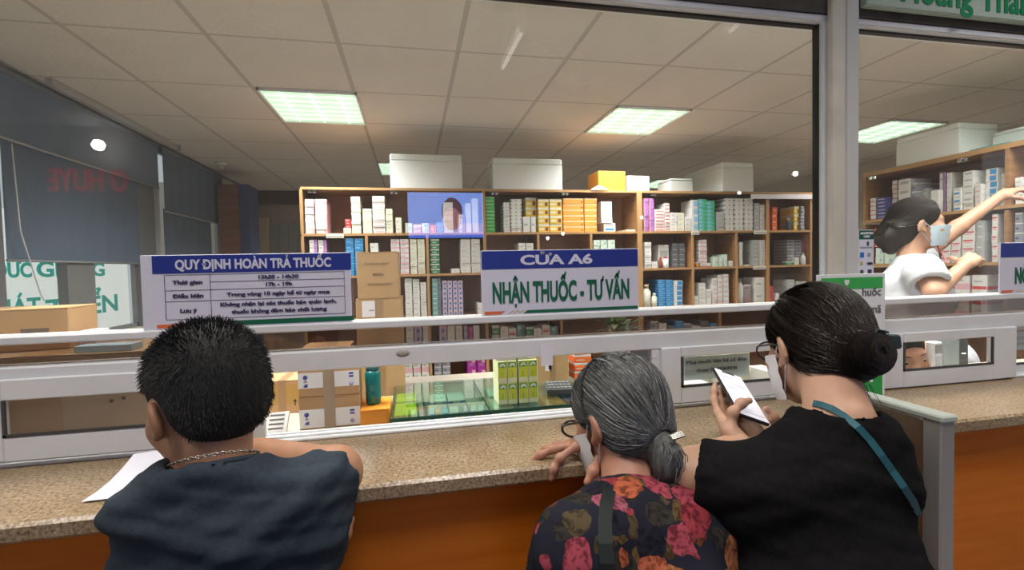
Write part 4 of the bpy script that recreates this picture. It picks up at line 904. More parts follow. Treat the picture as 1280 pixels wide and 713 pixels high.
# two cartons with white band, right of the man's head
BLUEP = mat('print_blue', (.06, .06, .32), .6)
for k, (zz, hh) in enumerate(((WT, .0875), (WT + .088, .0875))):
    t, P = carton('shipping_carton', ['lower brown carton with white band and blue handling marks in the hatch', 'upper brown carton with white band and blue handling marks in the hatch'][k], -.230, .150, zz + .0005, .158, .19, hh, CARD)
    P(MB().box(-.0785, .0785, -.0004, 0, .004 if k == 0 else .024, .054 if k == 0 else .066, WHITE).obj('white_band'))
    P(MB().box(-.015, .014, -.0012, -.0004, .0, .0875, mat('tape_translucent', (.66, .58, .48), .3, alpha=.35)).obj('band_tape'))
    for (xx, zo) in ((-.06, .050), (.058, .054)):
        m = MB(); zc = zo + .004 if k else zo - .010
        if xx < 0:
            m.lathe([(.006, 0), (.006, .0005)], (0, 0, 0), BLUEP, 12); o = m.obj('glass_mark'); P(o); o.matrix_basis = Matrix.Translation((xx, -.0004, zc)) @ Matrix.Rotation(PI / 2, 4, 'X')
            P(MB().box(xx - .001, xx + .001, -.0009, -.0004, zc - .011, zc - .005, BLUEP).box(xx - .004, xx + .004, -.0009, -.0004, zc - .013, zc - .011, BLUEP).obj('glass_mark_stem'))
            P(MB().add([(xx - .006, -.0009, zc - .027), (xx + .006, -.0009, zc - .027), (xx + .006, -.0009, zc - .018), (xx - .002, -.0009, zc - .020)], [(0, 1, 2, 3)], BLUEP).obj('handling_mark'))
        else:
            for q in range(2): P(MB().box(xx - .006, xx + .006, -.0009, -.0004, zc - .002 - q * .008, zc + .003 - q * .008, BLUEP).obj('stacking_mark'))
            o = MB().lathe([(.005, 0), (.006, .0003), (.006, .0005)], (0, 0, 0), mat('print_blue_pale', (.40, .38, .60), .6), 12).obj('recycle_mark'); P(o); o.matrix_basis = Matrix.Translation((xx, -.0004, zc - .028)) @ Matrix.Rotation(PI / 2, 4, 'X')
t, P = carton('shipping_carton', 'small plain brown carton with black arrows left of the banded cartons', -.395, .33, WT + .0005, .125, .16, .100, CARD)
P(MB().box(-.062, .062, -.0006, 0, .028, .088, mat('card_yellow', (.45, .28, .08), .7)).obj('print_band'))
for xx in (-.034, .036):
    P(MB().add([(xx - .005, -.0012, .034), (xx, -.0012, .043), (xx + .005, -.0012, .034)], [(0, 1, 2)], BLACK).obj('arrow_mark')); P(MB().box(xx - .0015, xx + .0015, -.0012, -.0006, .022, .035, BLACK).obj('arrow_stem'))
P(MB().box(-.05, -.02, -.0012, -.0006, .050, .058, mat('print_brown', (.10, .06, .03), .7)).obj('print_mark')); P(MB().box(-.045, -.025, -.0012, -.0006, .079, .083, BLACK).obj('print_mark'))
t, P = carton('shipping_carton', 'open brown carton behind the arrow carton', -.30, .52, WT + .0005, .16, .14, .165, CARD)
t = thing('card_terminal', 'black upright device left of the arrow carton in the hatch', 'device', (-.478, .30, WT))
MB().box(-.487, -.462, .30, .34, WT, WT + .112, BLACK, .004).obj('body', t); MB().box(-.485, -.464, .299, .30, WT + .05, WT + .10, DGREY).obj('screen', t)
t = thing('foil_pouch', 'white printed pouch lying against the arrow carton', 'pouch', (-.345, .14, WT))
MB().add([(-.385, .11, WT + .001), (-.335, .105, WT + .001), (-.333, .150, WT + .055), (-.383, .155, WT + .052), (-.385, .13, WT + .001), (-.335, .125, WT + .001), (-.333, .160, WT + .053), (-.383, .165, WT + .050)], [(0, 1, 2, 3), (7, 6, 5, 4), (0, 4, 5, 1), (1, 5, 6, 2), (2, 6, 7, 3), (3, 7, 4, 0)], mat('pouch_white', (.62, .62, .60), .4)).obj('bag', t)
m = MB()
for q in range(4): m.box(-.378, -.342, .1165 + q * .008, .1175 + q * .008, WT + .018 + q * .0095, WT + .023 + q * .0095, GREY)
m.obj('print', t)
t = thing('paper_roll', 'grey round roll at the left corner of the hatch', 'roll', (-.40, .10, WT)); MB().lathe([(.012, 0), (.024, .0), (.024, .05), (.012, .05)], (-.408, .10, WT), GREY, 20).obj('roll', t)
# orange box with the teal bottle on it
t, P = carton('small_carton', 'bright orange box under the teal bottle', -.110, .125, WT + .0005, .078, .13, .047, mat('box_orange', (.85, .32, .03), .5), tape=None)
bz = WT + .048
t = thing('drink_bottle', 'teal drink bottle with dark lid standing on the orange box', 'bottle', (-.118, .19, bz))
TEALB = mat('teal_plastic', (.0, .16, .16), .25, coat=.3); DTEAL = mat('teal_lid', (.03, .12, .13), .4)
MB().lathe([(.017, 0), (.021, .004), (.0215, .035), (.0205, .04), (.0215, .045), (.0215, .088), (.018, .096)], (-.118, .19, bz), TEALB, 24).obj('body', t)
MB().lathe([(.0165, .096), (.019, .098), (.019, .108), (.012, .111)], (-.118, .19, bz), DTEAL, 20).obj('lid', t)
MB().tube([(-.126, .19, bz + .110), (-.125, .19, bz + .119), (-.111, .19, bz + .119), (-.110, .19, bz + .110)], .003, DTEAL, 8).obj('carry_loop', t)
# tall pile of big cartons behind
zz = WT + .0005
for k, (hh, w, lab) in enumerate(((.225, .150, 'lowest carton of the tall pile behind the teal bottle'), (.050, .150, 'low carton in the tall pile with white label above the rail'), (.175, .135, 'topmost carton of the tall pile with handwriting, between the two big signs'))):
    if k == 0: hh = on(470, 404, 1, .45)[2] - zz
    if k == 1: hh = on(470, 374, 1, .45)[2] - zz
    if k == 2: hh = on(470, 315, 1, .45)[2] - zz
    t, P = carton('shipping_carton', lab, -.112, .45, zz, w, .20, hh, CARD, tape=None if k == 2 else CARD_T)
    if k == 1: P(MB().box(-.055, -.012, -.0006, 0, hh * .25 if hh > .06 else .005, hh * .92, PAPER).obj('shipping_label')); P(MB().box(-.032, -.016, -.001, -.0006, hh * .5, hh * .56, GREY).obj('label_print'))
    if k == 2:
        PEN = mat('pen', (.20, .13, .10), .8); q = MB()
        for (zo, x0, x1) in ((.118, -.045, .035), (.082, -.018, .018), (.050, -.035, .045)):
            pts = [(x0 + (x1 - x0) * i / 26, -.0008, zo + .007 * math.sin(i * 2.1 + zo * 90) * (.6 + .4 * math.sin(i))) for i in range(27)]
            q.tube(pts, .0008, PEN, 4)
        P(q.obj('handwriting'))
    zz += hh + .0008
# packs under the glass
def pack(label, x, y, w, d, h, style, group=None, z=WT + .0005):
    o = bpy.data.objects.new('medicine_pack', carton_mesh(style, w, h, d)); COL.objects.link(o); o.location = (x, y, z); return tag(o, label, 'medicine box', group)
pack('yellow pack lying under the glass case at its left end', -.030, .13, .062, .12, .025, 'lime'); pack('second yellow pack behind the first, under the glass', -.030, .27, .062, .10, .025, 'lime')
STY['bandage'] = (cW, [(.0, .28, .0, 1, cBl), (.72, 1, .0, 1, cBl), (.35, .65, .2, .7, C('carton_tan', .62, .42, .25))])
for k in range(3): pack(['blue and tan pack under the glass, left one', 'blue and tan pack under the glass, middle one', 'blue and tan pack under the glass, right one'][k], .062 + k * .056, .115, .054, .09, .025, 'bandage')
for k in range(2): pack(['blue and tan pack in the rear row under the glass, left one', 'blue and tan pack in the rear row under the glass, right one'][k], .066 + k * .056, .235, .054, .10, .025, 'bandage')
pack('pale teal pack under the glass beside the lime boxes', .245, .12, .06, .10, .025, 'mint'); pack('blue pack under the lime boxes beneath the glass', .32, .12, .07, .10, .025, 'blue'); pack('brown pack under the glass right of the blue one', .40, .12, .06, .10, .025, 'orange'); pack('navy pack under the glass at right', .465, .13, .06, .10, .025, 'navy'); pack('white pack under the glass at the right end', .56, .13, .09, .10, .025, 'white'); pack('pale teal pack in the rear row under the glass', .26, .25, .07, .10, .025, 'mint')
# lime boxes standing on the glass
LIME_D = mat('lime_dark', (.20, .42, .02), .5)
def lime_box(label, x, y, z, w=.0275, d=.085, h=.062):
    t = thing('lime_box', label, 'medicine box', (x, y, z), group='lime green boxes piled on the glass case')
    def P(o): o.parent = t; o.matrix_parent_inverse = Matrix.Identity(4); return o
    P(MB().box(-w / 2, w / 2, 0, d, 0, h, mat('lime_cream', (.78, .80, .50), .55), .001).obj('body'))
    P(MB().box(-w / 2 + .0018, w / 2 - .0018, -.0006, 0, h * .22, h * .96, cLm).obj('front_print')); P(MB().box(-w / 2 + .0018, w / 2 - .0018, -.0009, -.0006, h * .70, h * .96, LIME_D).obj('green_print'))
    P(MB().add([(-.006, -.0014, h * .72), (-.009, -.0014, h * .80), (-.004, -.0014, h * .90), (.005, -.0014, h * .90), (.009, -.0014, h * .78), (.007, -.0014, h * .72), (.003, -.0014, h * .80), (-.002, -.0014, h * .80)], [(0, 1, 2, 7), (7, 2, 3, 6), (6, 3, 4, 5)], WHITE).obj('leaf_mark'))
    P(MB().box(-.002, .0, -.0012, -.0006, h * .26, h * .50, mat('lime_text', (.40, .34, .10), .6)).obj('print_line'))
    return t
WORDS = ['leftmost', 'second from left', 'third from left', 'rightmost']
for r in range(2):
    for c_ in range(4): lime_box(f"lime green box, {WORDS[c_]} in the {['bottom', 'upper'][r]} row of the pile on glass", .245 + c_ * .0288 + (.003 if c_ > 1 else 0), .122, DISP + .0005 + r * .0626)
for c_ in range(2): lime_box(['lime green box lying third-tier left on the pile', 'lime green box lying third-tier right on the pile'][c_], .245 + (c_ + 2) * .0288 + .003, .135, DISP + .0005 + 2 * .0626, h=.030)
pack('plain cream box lying on top of the lime pile at left', .258, .13, .06, .08, .03, 'cream', z=DISP + .126)
# carton, keypad, red packets and potted plant at the right of the case
t, P = carton('shipping_carton', 'brown carton with small white label right of the lime boxes', .455, .33, DISP + .0005, .115, .12, .092, CARD)
P(MB().box(-.026, -.004, -.0008, 0, .042, .074, PAPER).obj('label')); P(MB().box(-.014, -.008, -.0012, -.0008, .046, .066, BLACK).obj('label_print'))
t = thing('desk_phone', 'dark grey keypad phone on the glass case before the brown carton', 'phone', (.45, .22, DISP))
MB().add([(.395, .19, DISP + .0005), (.475, .18, DISP + .0005), (.485, .25, DISP + .0005), (.405, .26, DISP + .0005), (.395, .19, DISP + .014), (.475, .18, DISP + .014), (.485, .25, DISP + .026), (.405, .26, DISP + .026)], [(3, 2, 1, 0), (4, 5, 6, 7), (0, 1, 5, 4), (1, 2, 6, 5), (2, 3, 7, 6), (3, 0, 4, 7)], mat('phone_grey', (.10, .11, .12), .4)).obj('body', t)
m = MB()
for i in range(6):
    for j in range(3): xx = .404 + i * .0125 + j * .002; yy = .197 + j * .019 - i * .0015; zz = DISP + .0155 + j * .0034; m.box(xx, xx + .008, yy, yy + .010, zz, zz + .004, GREY)
m.obj('keys', t)
for k in range(5):
    o = bpy.data.objects.new('medicine_pack', carton_mesh('vermil' if k != 4 else 'vermil', .062, .021, .09)); COL.objects.link(o); o.location = (.570 + (.0 if k < 4 else -.012), .35, DISP + .0005 + k * .0285); o.rotation_euler = (0, 0, [.0, .05, -.04, .03, .22][k])
    tag(o, f"orange-red packet, {['lowest', 'second lowest', 'middle one', 'second highest', 'topmost, tilted'][k]} in the pile beside the plant", 'medicine box', 'orange-red packets beside the plant')
    if k < 4:
        o = bpy.data.objects.new('medicine_pack', carton_mesh('plain', .060, .0066, .088)); COL.objects.link(o); o.location = (.570, .35, DISP + .0218 + k * .0285); tag(o, f"flat white packet, {['lowest', 'second lowest', 'second highest', 'topmost'][k]} between the orange-red packets", 'medicine box', 'flat white packets between orange-red ones')
def leaf(m, base, dirv, ln, wd, mt, droop=.25):
    d = Vector(dirv).normalized(); s_ = d.cross(Vector((0, 0, 1))); s_ = s_.normalized() if s_.length > .01 else Vector((1, 0, 0)); n_ = s_.cross(d); b = Vector(base); vs = []
    prof = [(0, .05), (.25, .8), (.5, 1), (.75, .7), (1, .02)]
    for (u, k) in prof:
        c = b + d * ln * u - Vector((0, 0, 1)) * droop * ln * u * u; vs += [c - s_ * wd * k * .5 + n_ * wd * .12 * k, c, c + s_ * wd * k * .5 + n_ * wd * .12 * k]
    fs = []
    for i in range(4): fs += [(i * 3, i * 3 + 1, i * 3 + 4, i * 3 + 3), (i * 3 + 1, i * 3 + 2, i * 3 + 5, i * 3 + 4)]
    m.add(vs, fs, mt, True)
LEAF = mat('leaf_green', (.03, .13, .035), .4, col2=(.06, .22, .05), nscale=20)
t = thing('potted_plant', 'leafy green potted plant behind the orange-red packets in the hatch', 'plant', (.86, .62, WT))
pc = (.80, .58, WT)
MB().lathe([(.035, 0), (.05, .06), (.053, .065), (.045, .065), (.042, .055)], pc, mat('pot_white', (.6, .58, .55), .4), 20).obj('pot', t)
m = MB(); r2 = random.Random(3)
for i in range(120):
    a = r2.uniform(0, 2 * PI); e = r2.uniform(-.1, 1.3); rr = r2.uniform(.01, .07)
    leaf(m, (pc[0] + rr * math.cos(a), pc[1] + rr * math.sin(a), pc[2] + .07 + r2.uniform(0, .13)), (math.cos(a) * math.cos(e), math.sin(a) * math.cos(e), math.sin(e)), r2.uniform(.04, .075), r2.uniform(.02, .034), LEAF)
m.obj('foliage', t)
m = MB()
for i in range(8): a = i * .8; m.tube([(pc[0], pc[1], pc[2] + .05), (pc[0] + .05 * math.cos(a), pc[1] + .05 * math.sin(a), pc[2] + .2)], .002, LEAF, 5)
m.obj('stems', t)
pack('flat sky blue pack on the worktop behind the paper notice', .84, .10, .15, .14, .045, 'bluewhite'); pack('beige carton on the worktop right of the paper notice', 1.06, .18, .07, .14, .17, 'cream'); pack('white carton on the worktop behind the glasses of the woman in black', 1.13, .10, .055, .10, .075, 'white')
pack('wide white carton on the worktop behind the paper notice', .90, .28, .22, .14, .16, 'printed')
# left cartons behind the sash
t, P = carton('shipping_carton', 'big plain carton standing behind the left sliding sash', -.86, .085, WT + .0005, .56, .24, .245, mat('card_greyish', (.36, .25, .15), .8, col2=(.41, .285, .175), nscale=9))
for (xx, zo) in ((.155, .165), (.175, .160), (.15, .13), (.176, .135)):
    o = MB().lathe([(.0045, 0), (.0045, .0004)], (0, 0, 0), mat('print_brown', (.10, .06, .03)), 10).obj('round_mark'); P(o); o.matrix_basis = Matrix.Translation((xx, 0, zo)) @ Matrix.Rotation(PI / 2, 4, 'X')
P(MB().box(.13, .15, -.0007, 0, .16, .18, mat('card_yellow', (.45, .28, .08))).obj('yellow_mark'))
t, P = carton('shipping_carton', 'light brown carton on the window counter below the blinds at left', -1.02, .165, WT + .247, .34, .16, .104, CARD, rz=math.radians(9))
P(MB().box(.075, .130, -.0008, 0, .030, .055, mat('print_grey_brown', (.16, .12, .09), .8)).obj('label_print')); o = MB().lathe([(.005, 0), (.005, .0005)], (0, 0, 0), DGREY, 10).obj('round_mark'); P(o); o.matrix_basis = Matrix.Translation((.055, 0, .032)) @ Matrix.Rotation(PI / 2, 4, 'X')
t = thing('small_pack_pile', 'little white and pink pack beside the light brown carton', 'medicine box', (-.80, .21, WT + .247)); MB().box(-.832, -.795, .19, .25, WT + .247, WT + .290, mat('pack_pinkish', (.66, .55, .58), .6), .001).obj('body', t); MB().box(-.830, -.797, .1892, .19, WT + .262, WT + .272, mat('pack_yellow', (.7, .55, .12), .6)).obj('print', t)
t = thing('folded_sheet', 'pale blue folded sheet on the carton under the left corner of the sign', 'paper', (-.72, .13, WT + .246)); MB().box(-.79, -.67, .10, .15, WT + .2460, WT + .262, mat('pale_blue_paper', (.40, .58, .72), .6), .0008).obj('sheet', t)
# right side: narrow inner ledge and small devices behind the right sash
t2 = thing('inner_ledge', 'narrow inner ledge behind the right window sashes', 'ledge', (2.4, .12, 0))
MB().box(1.72, 3.1, .066, .20, WT, 1.10, WTM, .003).obj('board', t2)
for xx in (1.73, 2.4, 3.06): MB().box(xx, xx + .03, .08, .18, 0, WT, WALLP).obj('support', t2)
t3 = thing('card_reader', 'white card reader standing behind the right sash', 'device', (1.80, .13, 1.10)); MB().box(1.785, 1.825, .12, .15, 1.1005, 1.205, WHITE, .004).obj('body', t3); MB().box(1.790, 1.820, .1192, .12, 1.165, 1.195, GREY).obj('screen', t3); MB().box(1.793, 1.817, .1192, .12, 1.115, 1.155, mat('key_pale', (.5, .55, .55), .5)).obj('keypad', t3)
t3 = thing('monitor_stand', 'grey box with a small light behind the right sash', 'device', (1.90, .15, 1.10)); MB().box(1.86, 1.93, .14, .18, 1.1005, 1.22, mat('device_grey', (.36, .42, .42), .4), .004).obj('body', t3); MB().box(1.93, 1.985, .15, .18, 1.1005, 1.22, DGREY, .004).obj('side_unit', t3); MB().lathe([(.006, 0), (.007, .003)], (1.955, .146, 1.15), TUBE, 10).obj('lamp', t3)

# ================================================================== LOBBY (seen only as reflections in the glass)
t = thing('wall_television', 'wall television showing a blue picture, reflected in the glass above the counter', 'television', (.36, -4.12, 2.1))
a = on(509, 240, 1, 4.1); b = on(605, 297, 1, 4.1); tvx0, tvx1, tvz0, tvz1 = a[0], b[0], b[2], a[2]
MB().box(tvx0 - .02, tvx1 + .02, -4.149, -4.11, tvz0 - .02, tvz1 + .02, BLACK, .004).obj('housing', t)
def glow(n, c, s): return mat(n, c, .4, emit=s)
yy = -4.1095; TVS = 11
m = MB().box(tvx0, tvx1, yy - .0005, yy + .0005, tvz0 + .05, tvz1, glow('screen_sky', (.20, .34, .85), TVS)); m.obj('screen', t)
MB().box(tvx0, tvx1, yy - .0005, yy + .0005, tvz0, tvz0 + .05, glow('screen_banner', (.06, .16, .75), TVS)).obj('screen_banner', t)
MB().box(tvx0, tvx1, yy + .0006, yy + .001, tvz0 + .05, tvz0 + .16, glow('screen_haze', (.46, .44, .85), TVS)).obj('screen_haze', t)
hx = on(565, 260, 1, 4.1)[0]; hz = on(565, 268, 1, 4.1)[2]
def ellipse(name, cx_, cz_, rx, rz_, y_, mt, z0=-9): 
    vs = [(cx_ + rx * math.cos(k * 2 * PI / 28), y_, max(z0, cz_ + rz_ * math.sin(k * 2 * PI / 28))) for k in range(28)]; return MB().add(vs, [tuple(range(28))], mt).obj(name, t)
ellipse('screen_hair', hx, hz + .03, .115, .155, yy + .0014, glow('screen_dark', (.06, .03, .06), TVS)); ellipse('screen_face', hx, hz - .05, .095, .125, yy + .0018, glow('screen_skin', (.30, .13, .16), TVS), tvz0 + .05)
# lobby tubes, bulb, red letters
for (px0, py0, px1, py1, lab) in ((652, 40, 629, 84, 'short white tube lamp under the lobby ceiling, left one'), (936, 19, 914, 38, 'short white tube lamp under the lobby ceiling, right one')):
    zt = 2.80; a = on(px0, py0, 2, zt); b = on(px1, py1, 2, zt)
    t = thing('tube_lamp', lab, 'tube lamp', (a[0], -(a[1] + b[1]) / 2, zt))
    MB().tube([(a[0], -a[1], zt), (b[0], -b[1], zt)], .012, glow('lobby_tube', (1, .98, .90), 3), 8).obj('tube', t)
    MB().box(a[0] - .03, a[0] + .03, -b[1], -a[1], zt + .03, LOBBY_CEIL - .001, WHITE).obj('fitting', t)
    for q in (a, b): MB().box(a[0] - .008, a[0] + .008, -q[1] - .006, -q[1] + .006, zt, zt + .032, WHITE).obj('holder', t)
def lobby_lamp(px, py, r, s, lab, y=4.0):
    c = on(px, py, 1, y); t = thing('wall_lamp', lab, 'wall lamp', (c[0], -y, c[2]))
    MB().lathe([(.001, -r), (r * .7, -r * .7), (r, 0), (r * .7, r * .7), (.001, r)], (c[0], -y, c[2]), glow('bulb_%d' % s, (1, .98, 1), s), 14).obj('bulb', t)
    MB().tube([(c[0], -y - r * .8, c[2]), (c[0], -4.149, c[2])], .012, BLACK, 8).obj('arm', t)
lobby_lamp(122, 181, .055, 30, 'bright white wall lamp reflected over the left blind'); lobby_lamp(995, 217, .035, 25, 'small bright wall lamp reflected near the right shelf top')
for k, (px, py) in enumerate(((803, 272), (704, 292), (685, 298), (925, 241))): lobby_lamp(px, py, .022, 18, f"tiny wall lamp in the lobby, {['by the tall shelf divider', 'left of the shelf divider', 'lowest left one', 'topmost one'][k]} in the reflection")
for k, (px, py, wpx, bod) in enumerate(((88, 233, 110, 'O HUYE'),)):
    a = on(58, 232, 1, 4.13); b = on(158, 242, 1, 4.13); zt = on(88, 210, 1, 4.13)[2]; zb = on(88, 238, 1, 4.13)[2]
    me = text_mesh(bod, (zt - zb) / .72, glow('red_letters', (.55, .02, .02), 2.0), bold=.006, width=abs(b[0] - a[0]), extrude=.006)
    o = bpy.data.objects.new('red_wall_letters', me); COL.objects.link(o); o.location = ((a[0] + b[0]) / 2, -4.142, zb); o.rotation_euler = (0, 0, PI)
    tag(o, 'red capital letters on the lobby wall, mirrored in the glass over the blind', 'lettering')

#PART5

# ================================================================== PEOPLE
from mathutils.bvhtree import BVHTree
V = lambda *a: np.array(a, float)
class Field:
    """smooth signed-distance body modelling; add() joins tapered limbs and ellipsoids, sub() hollows, mesh() skins it"""
    def __init__(s): s.p = []
    def cap(s, a, b, ra, rb, k=.02, op='+', cut0=None, cut1=None): s.p.append(('c', np.array(a, float), np.array(b, float), ra, rb, k, op, cut0, cut1)); return s
    def chain(s, pts, rs, k=.02, op='+'):
        for i in range(len(pts) - 1): s.cap(pts[i], pts[i + 1], rs[i], rs[i + 1], k, op)
        return s
    def ell(s, c, r, k=.02, op='+', R=None): s.p.append(('e', np.array(c, float), np.array(r, float), None if R is None else np.array(R), None, k, op, None, None)); return s
    def plane(s, p, n, op='-'): s.p.append(('p', np.array(p, float), np.array(n, float) / np.linalg.norm(n), None, None, .0, op, None, None)); return s
    def xf(s, M):
        """apply a rigid 4x4 to all prims"""
        M = np.array(M); R = M[:3, :3]; t = M[:3, 3]; f = Field()
        for q in s.p:
            q = list(q)
            if q[0] == 'c': q[1] = R @ q[1] + t; q[2] = R @ q[2] + t
            elif q[0] == 'e': q[1] = R @ q[1] + t; q[3] = R if q[3] is None else R @ q[3]
            elif q[0] == 'p': q[1] = R @ q[1] + t; q[2] = R @ q[2]
            f.p.append(tuple(q))
        return f
    def join(s, o): s.p += o.p; return s
    def bounds(s):
        lo = np.full(3, 1e9); hi = np.full(3, -1e9)
        for q in s.p:
            if q[6] != '+': continue
            if q[0] == 'c':
                r = max(q[3], q[4]); lo = np.minimum(lo, np.minimum(q[1], q[2]) - r); hi = np.maximum(hi, np.maximum(q[1], q[2]) + r)
            elif q[0] == 'e': r = q[2].max(); lo = np.minimum(lo, q[1] - r); hi = np.maximum(hi, q[1] + r)
        return lo, hi
    def grid(s, h):
        lo, hi = s.bounds(); lo = lo - 4 * h; n = np.ceil((hi + 4 * h - lo) / h).astype(int) + 1
        F = np.full(n, .08, np.float32); ax = [lo[i] + h * np.arange(n[i]) for i in range(3)]
        for (t, a, b, c, d, k, op, cu0, cu1) in s.p:
            mg = k + 4 * h + .02
            if t == 'c': r = max(c, d); l0 = np.minimum(a, b) - r - mg; h0 = np.maximum(a, b) + r + mg
            elif t == 'e': l0 = a - b.max() - mg; h0 = a + b.max() + mg
            else: l0 = lo - 1; h0 = lo + 99
            i0 = [max(0, int((l0[i] - lo[i]) / h)) for i in range(3)]; i1 = [min(n[i], int((h0[i] - lo[i]) / h) + 2) for i in range(3)]
            if any(i1[i] <= i0[i] for i in range(3)): continue
            X = ax[0][i0[0]:i1[0], None, None]; Y = ax[1][None, i0[1]:i1[1], None]; Z = ax[2][None, None, i0[2]:i1[2]]
            if t == 'c':
                v = b - a; L = max(v @ v, 1e-12)
                tt = np.clip(((X - a[0]) * v[0] + (Y - a[1]) * v[1] + (Z - a[2]) * v[2]) / L, 0, 1)
                D = np.sqrt((X - a[0] - tt * v[0]) ** 2 + (Y - a[1] - tt * v[1]) ** 2 + (Z - a[2] - tt * v[2]) ** 2) - (c + (d - c) * tt)
                vn = v / math.sqrt(L)
                if cu1 is not None: D = np.maximum(D, (X - b[0]) * vn[0] + (Y - b[1]) * vn[1] + (Z - b[2]) * vn[2] - cu1)
                if cu0 is not None: D = np.maximum(D, -((X - a[0]) * vn[0] + (Y - a[1]) * vn[1] + (Z - a[2]) * vn[2]) - cu0)
            elif t == 'e':
                P = [X - a[0], Y - a[1], Z - a[2]]
                if c is not None: P = [P[0] * c[0, j] + P[1] * c[1, j] + P[2] * c[2, j] for j in range(3)]
                k0 = np.sqrt((P[0] / b[0]) ** 2 + (P[1] / b[1]) ** 2 + (P[2] / b[2]) ** 2); k1 = np.sqrt((P[0] / b[0] ** 2) ** 2 + (P[1] / b[1] ** 2) ** 2 + (P[2] / b[2] ** 2) ** 2)
                D = k0 * (k0 - 1) / np.maximum(k1, 1e-6)
            else: D = -((X - a[0]) * b[0] + (Y - a[1]) * b[1] + (Z - a[2]) * b[2])
            sl = tuple(slice(i0[i], i1[i]) for i in range(3)); G = F[sl]
            if op == '+':
                hh = np.maximum(k - np.abs(G - D), 0) / max(k, 1e-6); F[sl] = np.minimum(G, D) - hh * hh * k * .25
            elif op == '-':
                D = -D; hh = np.maximum(k - np.abs(G - D), 0) / max(k, 1e-6); F[sl] = np.maximum(G, D) + hh * hh * k * .25
        return F, lo
    def skin(s, h, smooth=1):
        F, lo = s.grid(h); return surface_net(F, lo, h, smooth)
def surface_net(F, lo, h, smooth=1):
    n = F.shape; I = F < 0
    c = [(i, j, k) for i in (0, 1) for j in (0, 1) for k in (0, 1)]
    sub = lambda A, o: A[o[0]:n[0] - 1 + o[0], o[1]:n[1] - 1 + o[1], o[2]:n[2] - 1 + o[2]]
    cnt = sum(sub(I, o).astype(np.int8) for o in c); mask = (cnt > 0) & (cnt < 8)
    idx = np.full(mask.shape, -1, np.int64); cells = np.argwhere(mask); idx[mask] = np.arange(len(cells))
    acc = np.zeros((len(cells), 3)); w = np.zeros(len(cells))
    for a in range(8):
        for ax in range(3):
            o = c[a]
            if o[ax]: continue
            o2 = list(o); o2[ax] = 1
            f0 = F[cells[:, 0] + o[0], cells[:, 1] + o[1], cells[:, 2] + o[2]]; f1 = F[cells[:, 0] + o2[0], cells[:, 1] + o2[1], cells[:, 2] + o2[2]]
            m = (f0 < 0) != (f1 < 0); t = np.where(m, f0 / np.where(m, f0 - f1, 1), 0)
            p = np.tile(np.array(o, float), (len(cells), 1)); p[:, ax] += t; acc += p * m[:, None]; w += m
    v = lo + h * (cells + acc / w[:, None]); faces = []
    for ax in range(3):
        b, d = (ax + 1) % 3, (ax + 2) % 3
        s0 = [slice(None)] * 3; s0[ax] = slice(0, n[ax] - 1); s1 = [slice(None)] * 3; s1[ax] = slice(1, n[ax])
        ch = np.argwhere(I[tuple(s0)] != I[tuple(s1)]); ch = ch[(ch[:, b] > 0) & (ch[:, d] > 0) & (ch[:, b] < n[b] - 1) & (ch[:, d] < n[d] - 1)]
        ins = I[ch[:, 0], ch[:, 1], ch[:, 2]]; q = []
        for (ob, od) in ((0, 0), (-1, 0), (-1, -1), (0, -1)):
            e = ch.copy(); e[:, b] += ob; e[:, d] += od; q.append(idx[e[:, 0], e[:, 1], e[:, 2]])
        q = np.stack(q, 1); q[~ins] = q[~ins][:, ::-1]; faces.append(q)
    fc = np.concatenate(faces); fc = fc[(fc >= 0).all(1)]; v = np.array(v)
    for _ in range(smooth):
        s_ = np.zeros_like(v); ct = np.zeros(len(v))
        for k in range(4):
            a, b_ = fc[:, k], fc[:, (k + 1) % 4]
            np.add.at(s_, a, v[b_]); np.add.at(ct, a, 1); np.add.at(s_, b_, v[a]); np.add.at(ct, b_, 1)
        v = v * .5 + .5 * s_ / np.maximum(ct, 1)[:, None]
    return v, fc
def put(name, v, f, mt, parent, disp=None, extra=None):
    me = bpy.data.meshes.new(name); vs = np.asarray(v); fs = [tuple(map(int, q)) for q in f]
    if extra:
        for (v2, f2) in extra: o = len(vs); vs = np.concatenate([vs, v2]); fs += [tuple(int(i) + o for i in q) for q in f2]
    me.from_pydata([tuple(p) for p in vs], [], fs); me.materials.append(mt)
    me.polygons.foreach_set('use_smooth', [True] * len(me.polygons)); me.update()
    if disp is not None:
        nn = np.zeros(len(me.vertices) * 3); me.vertices.foreach_get('normal', nn); nn = nn.reshape(-1, 3)
        co = vs + nn * disp(vs, nn)[:, None]; me.vertices.foreach_set('co', co.ravel()); me.update()
    o = bpy.data.objects.new(name, me); COL.objects.link(o)
    if parent is not None: o.parent = parent; o.matrix_parent_inverse = parent.matrix_basis.inverted()
    return o
def folds(amp, seed, dirs, base=0.):
    r = np.random.RandomState(seed); ph = r.uniform(0, 6.28, (len(dirs), 3))
    def f(v, n):
        d = np.zeros(len(v)) + base
        for (kx, ky, kz, a), p in zip(dirs, ph):
            wx = kx * v[:, 0] + ky * v[:, 1] + kz * v[:, 2]
            u = np.sin(wx + p[0] + 1.3 * np.sin(9 * v[:, 0] + p[1]) + 1.1 * np.sin(11 * v[:, 2] + p[2])); d += a * amp * np.where(u > 0, u ** 2 - .3, -.45 * u * u - .3 + .15)
        return d
    return f
def rot(yaw=0, pitch=0, roll=0):
    """yaw ccw seen from above, pitch up positive, roll to the right shoulder positive; degrees"""
    return Matrix.Rotation(math.radians(yaw), 4, 'Z') @ Matrix.Rotation(math.radians(pitch), 4, 'X') @ Matrix.Rotation(math.radians(roll), 4, 'Y')
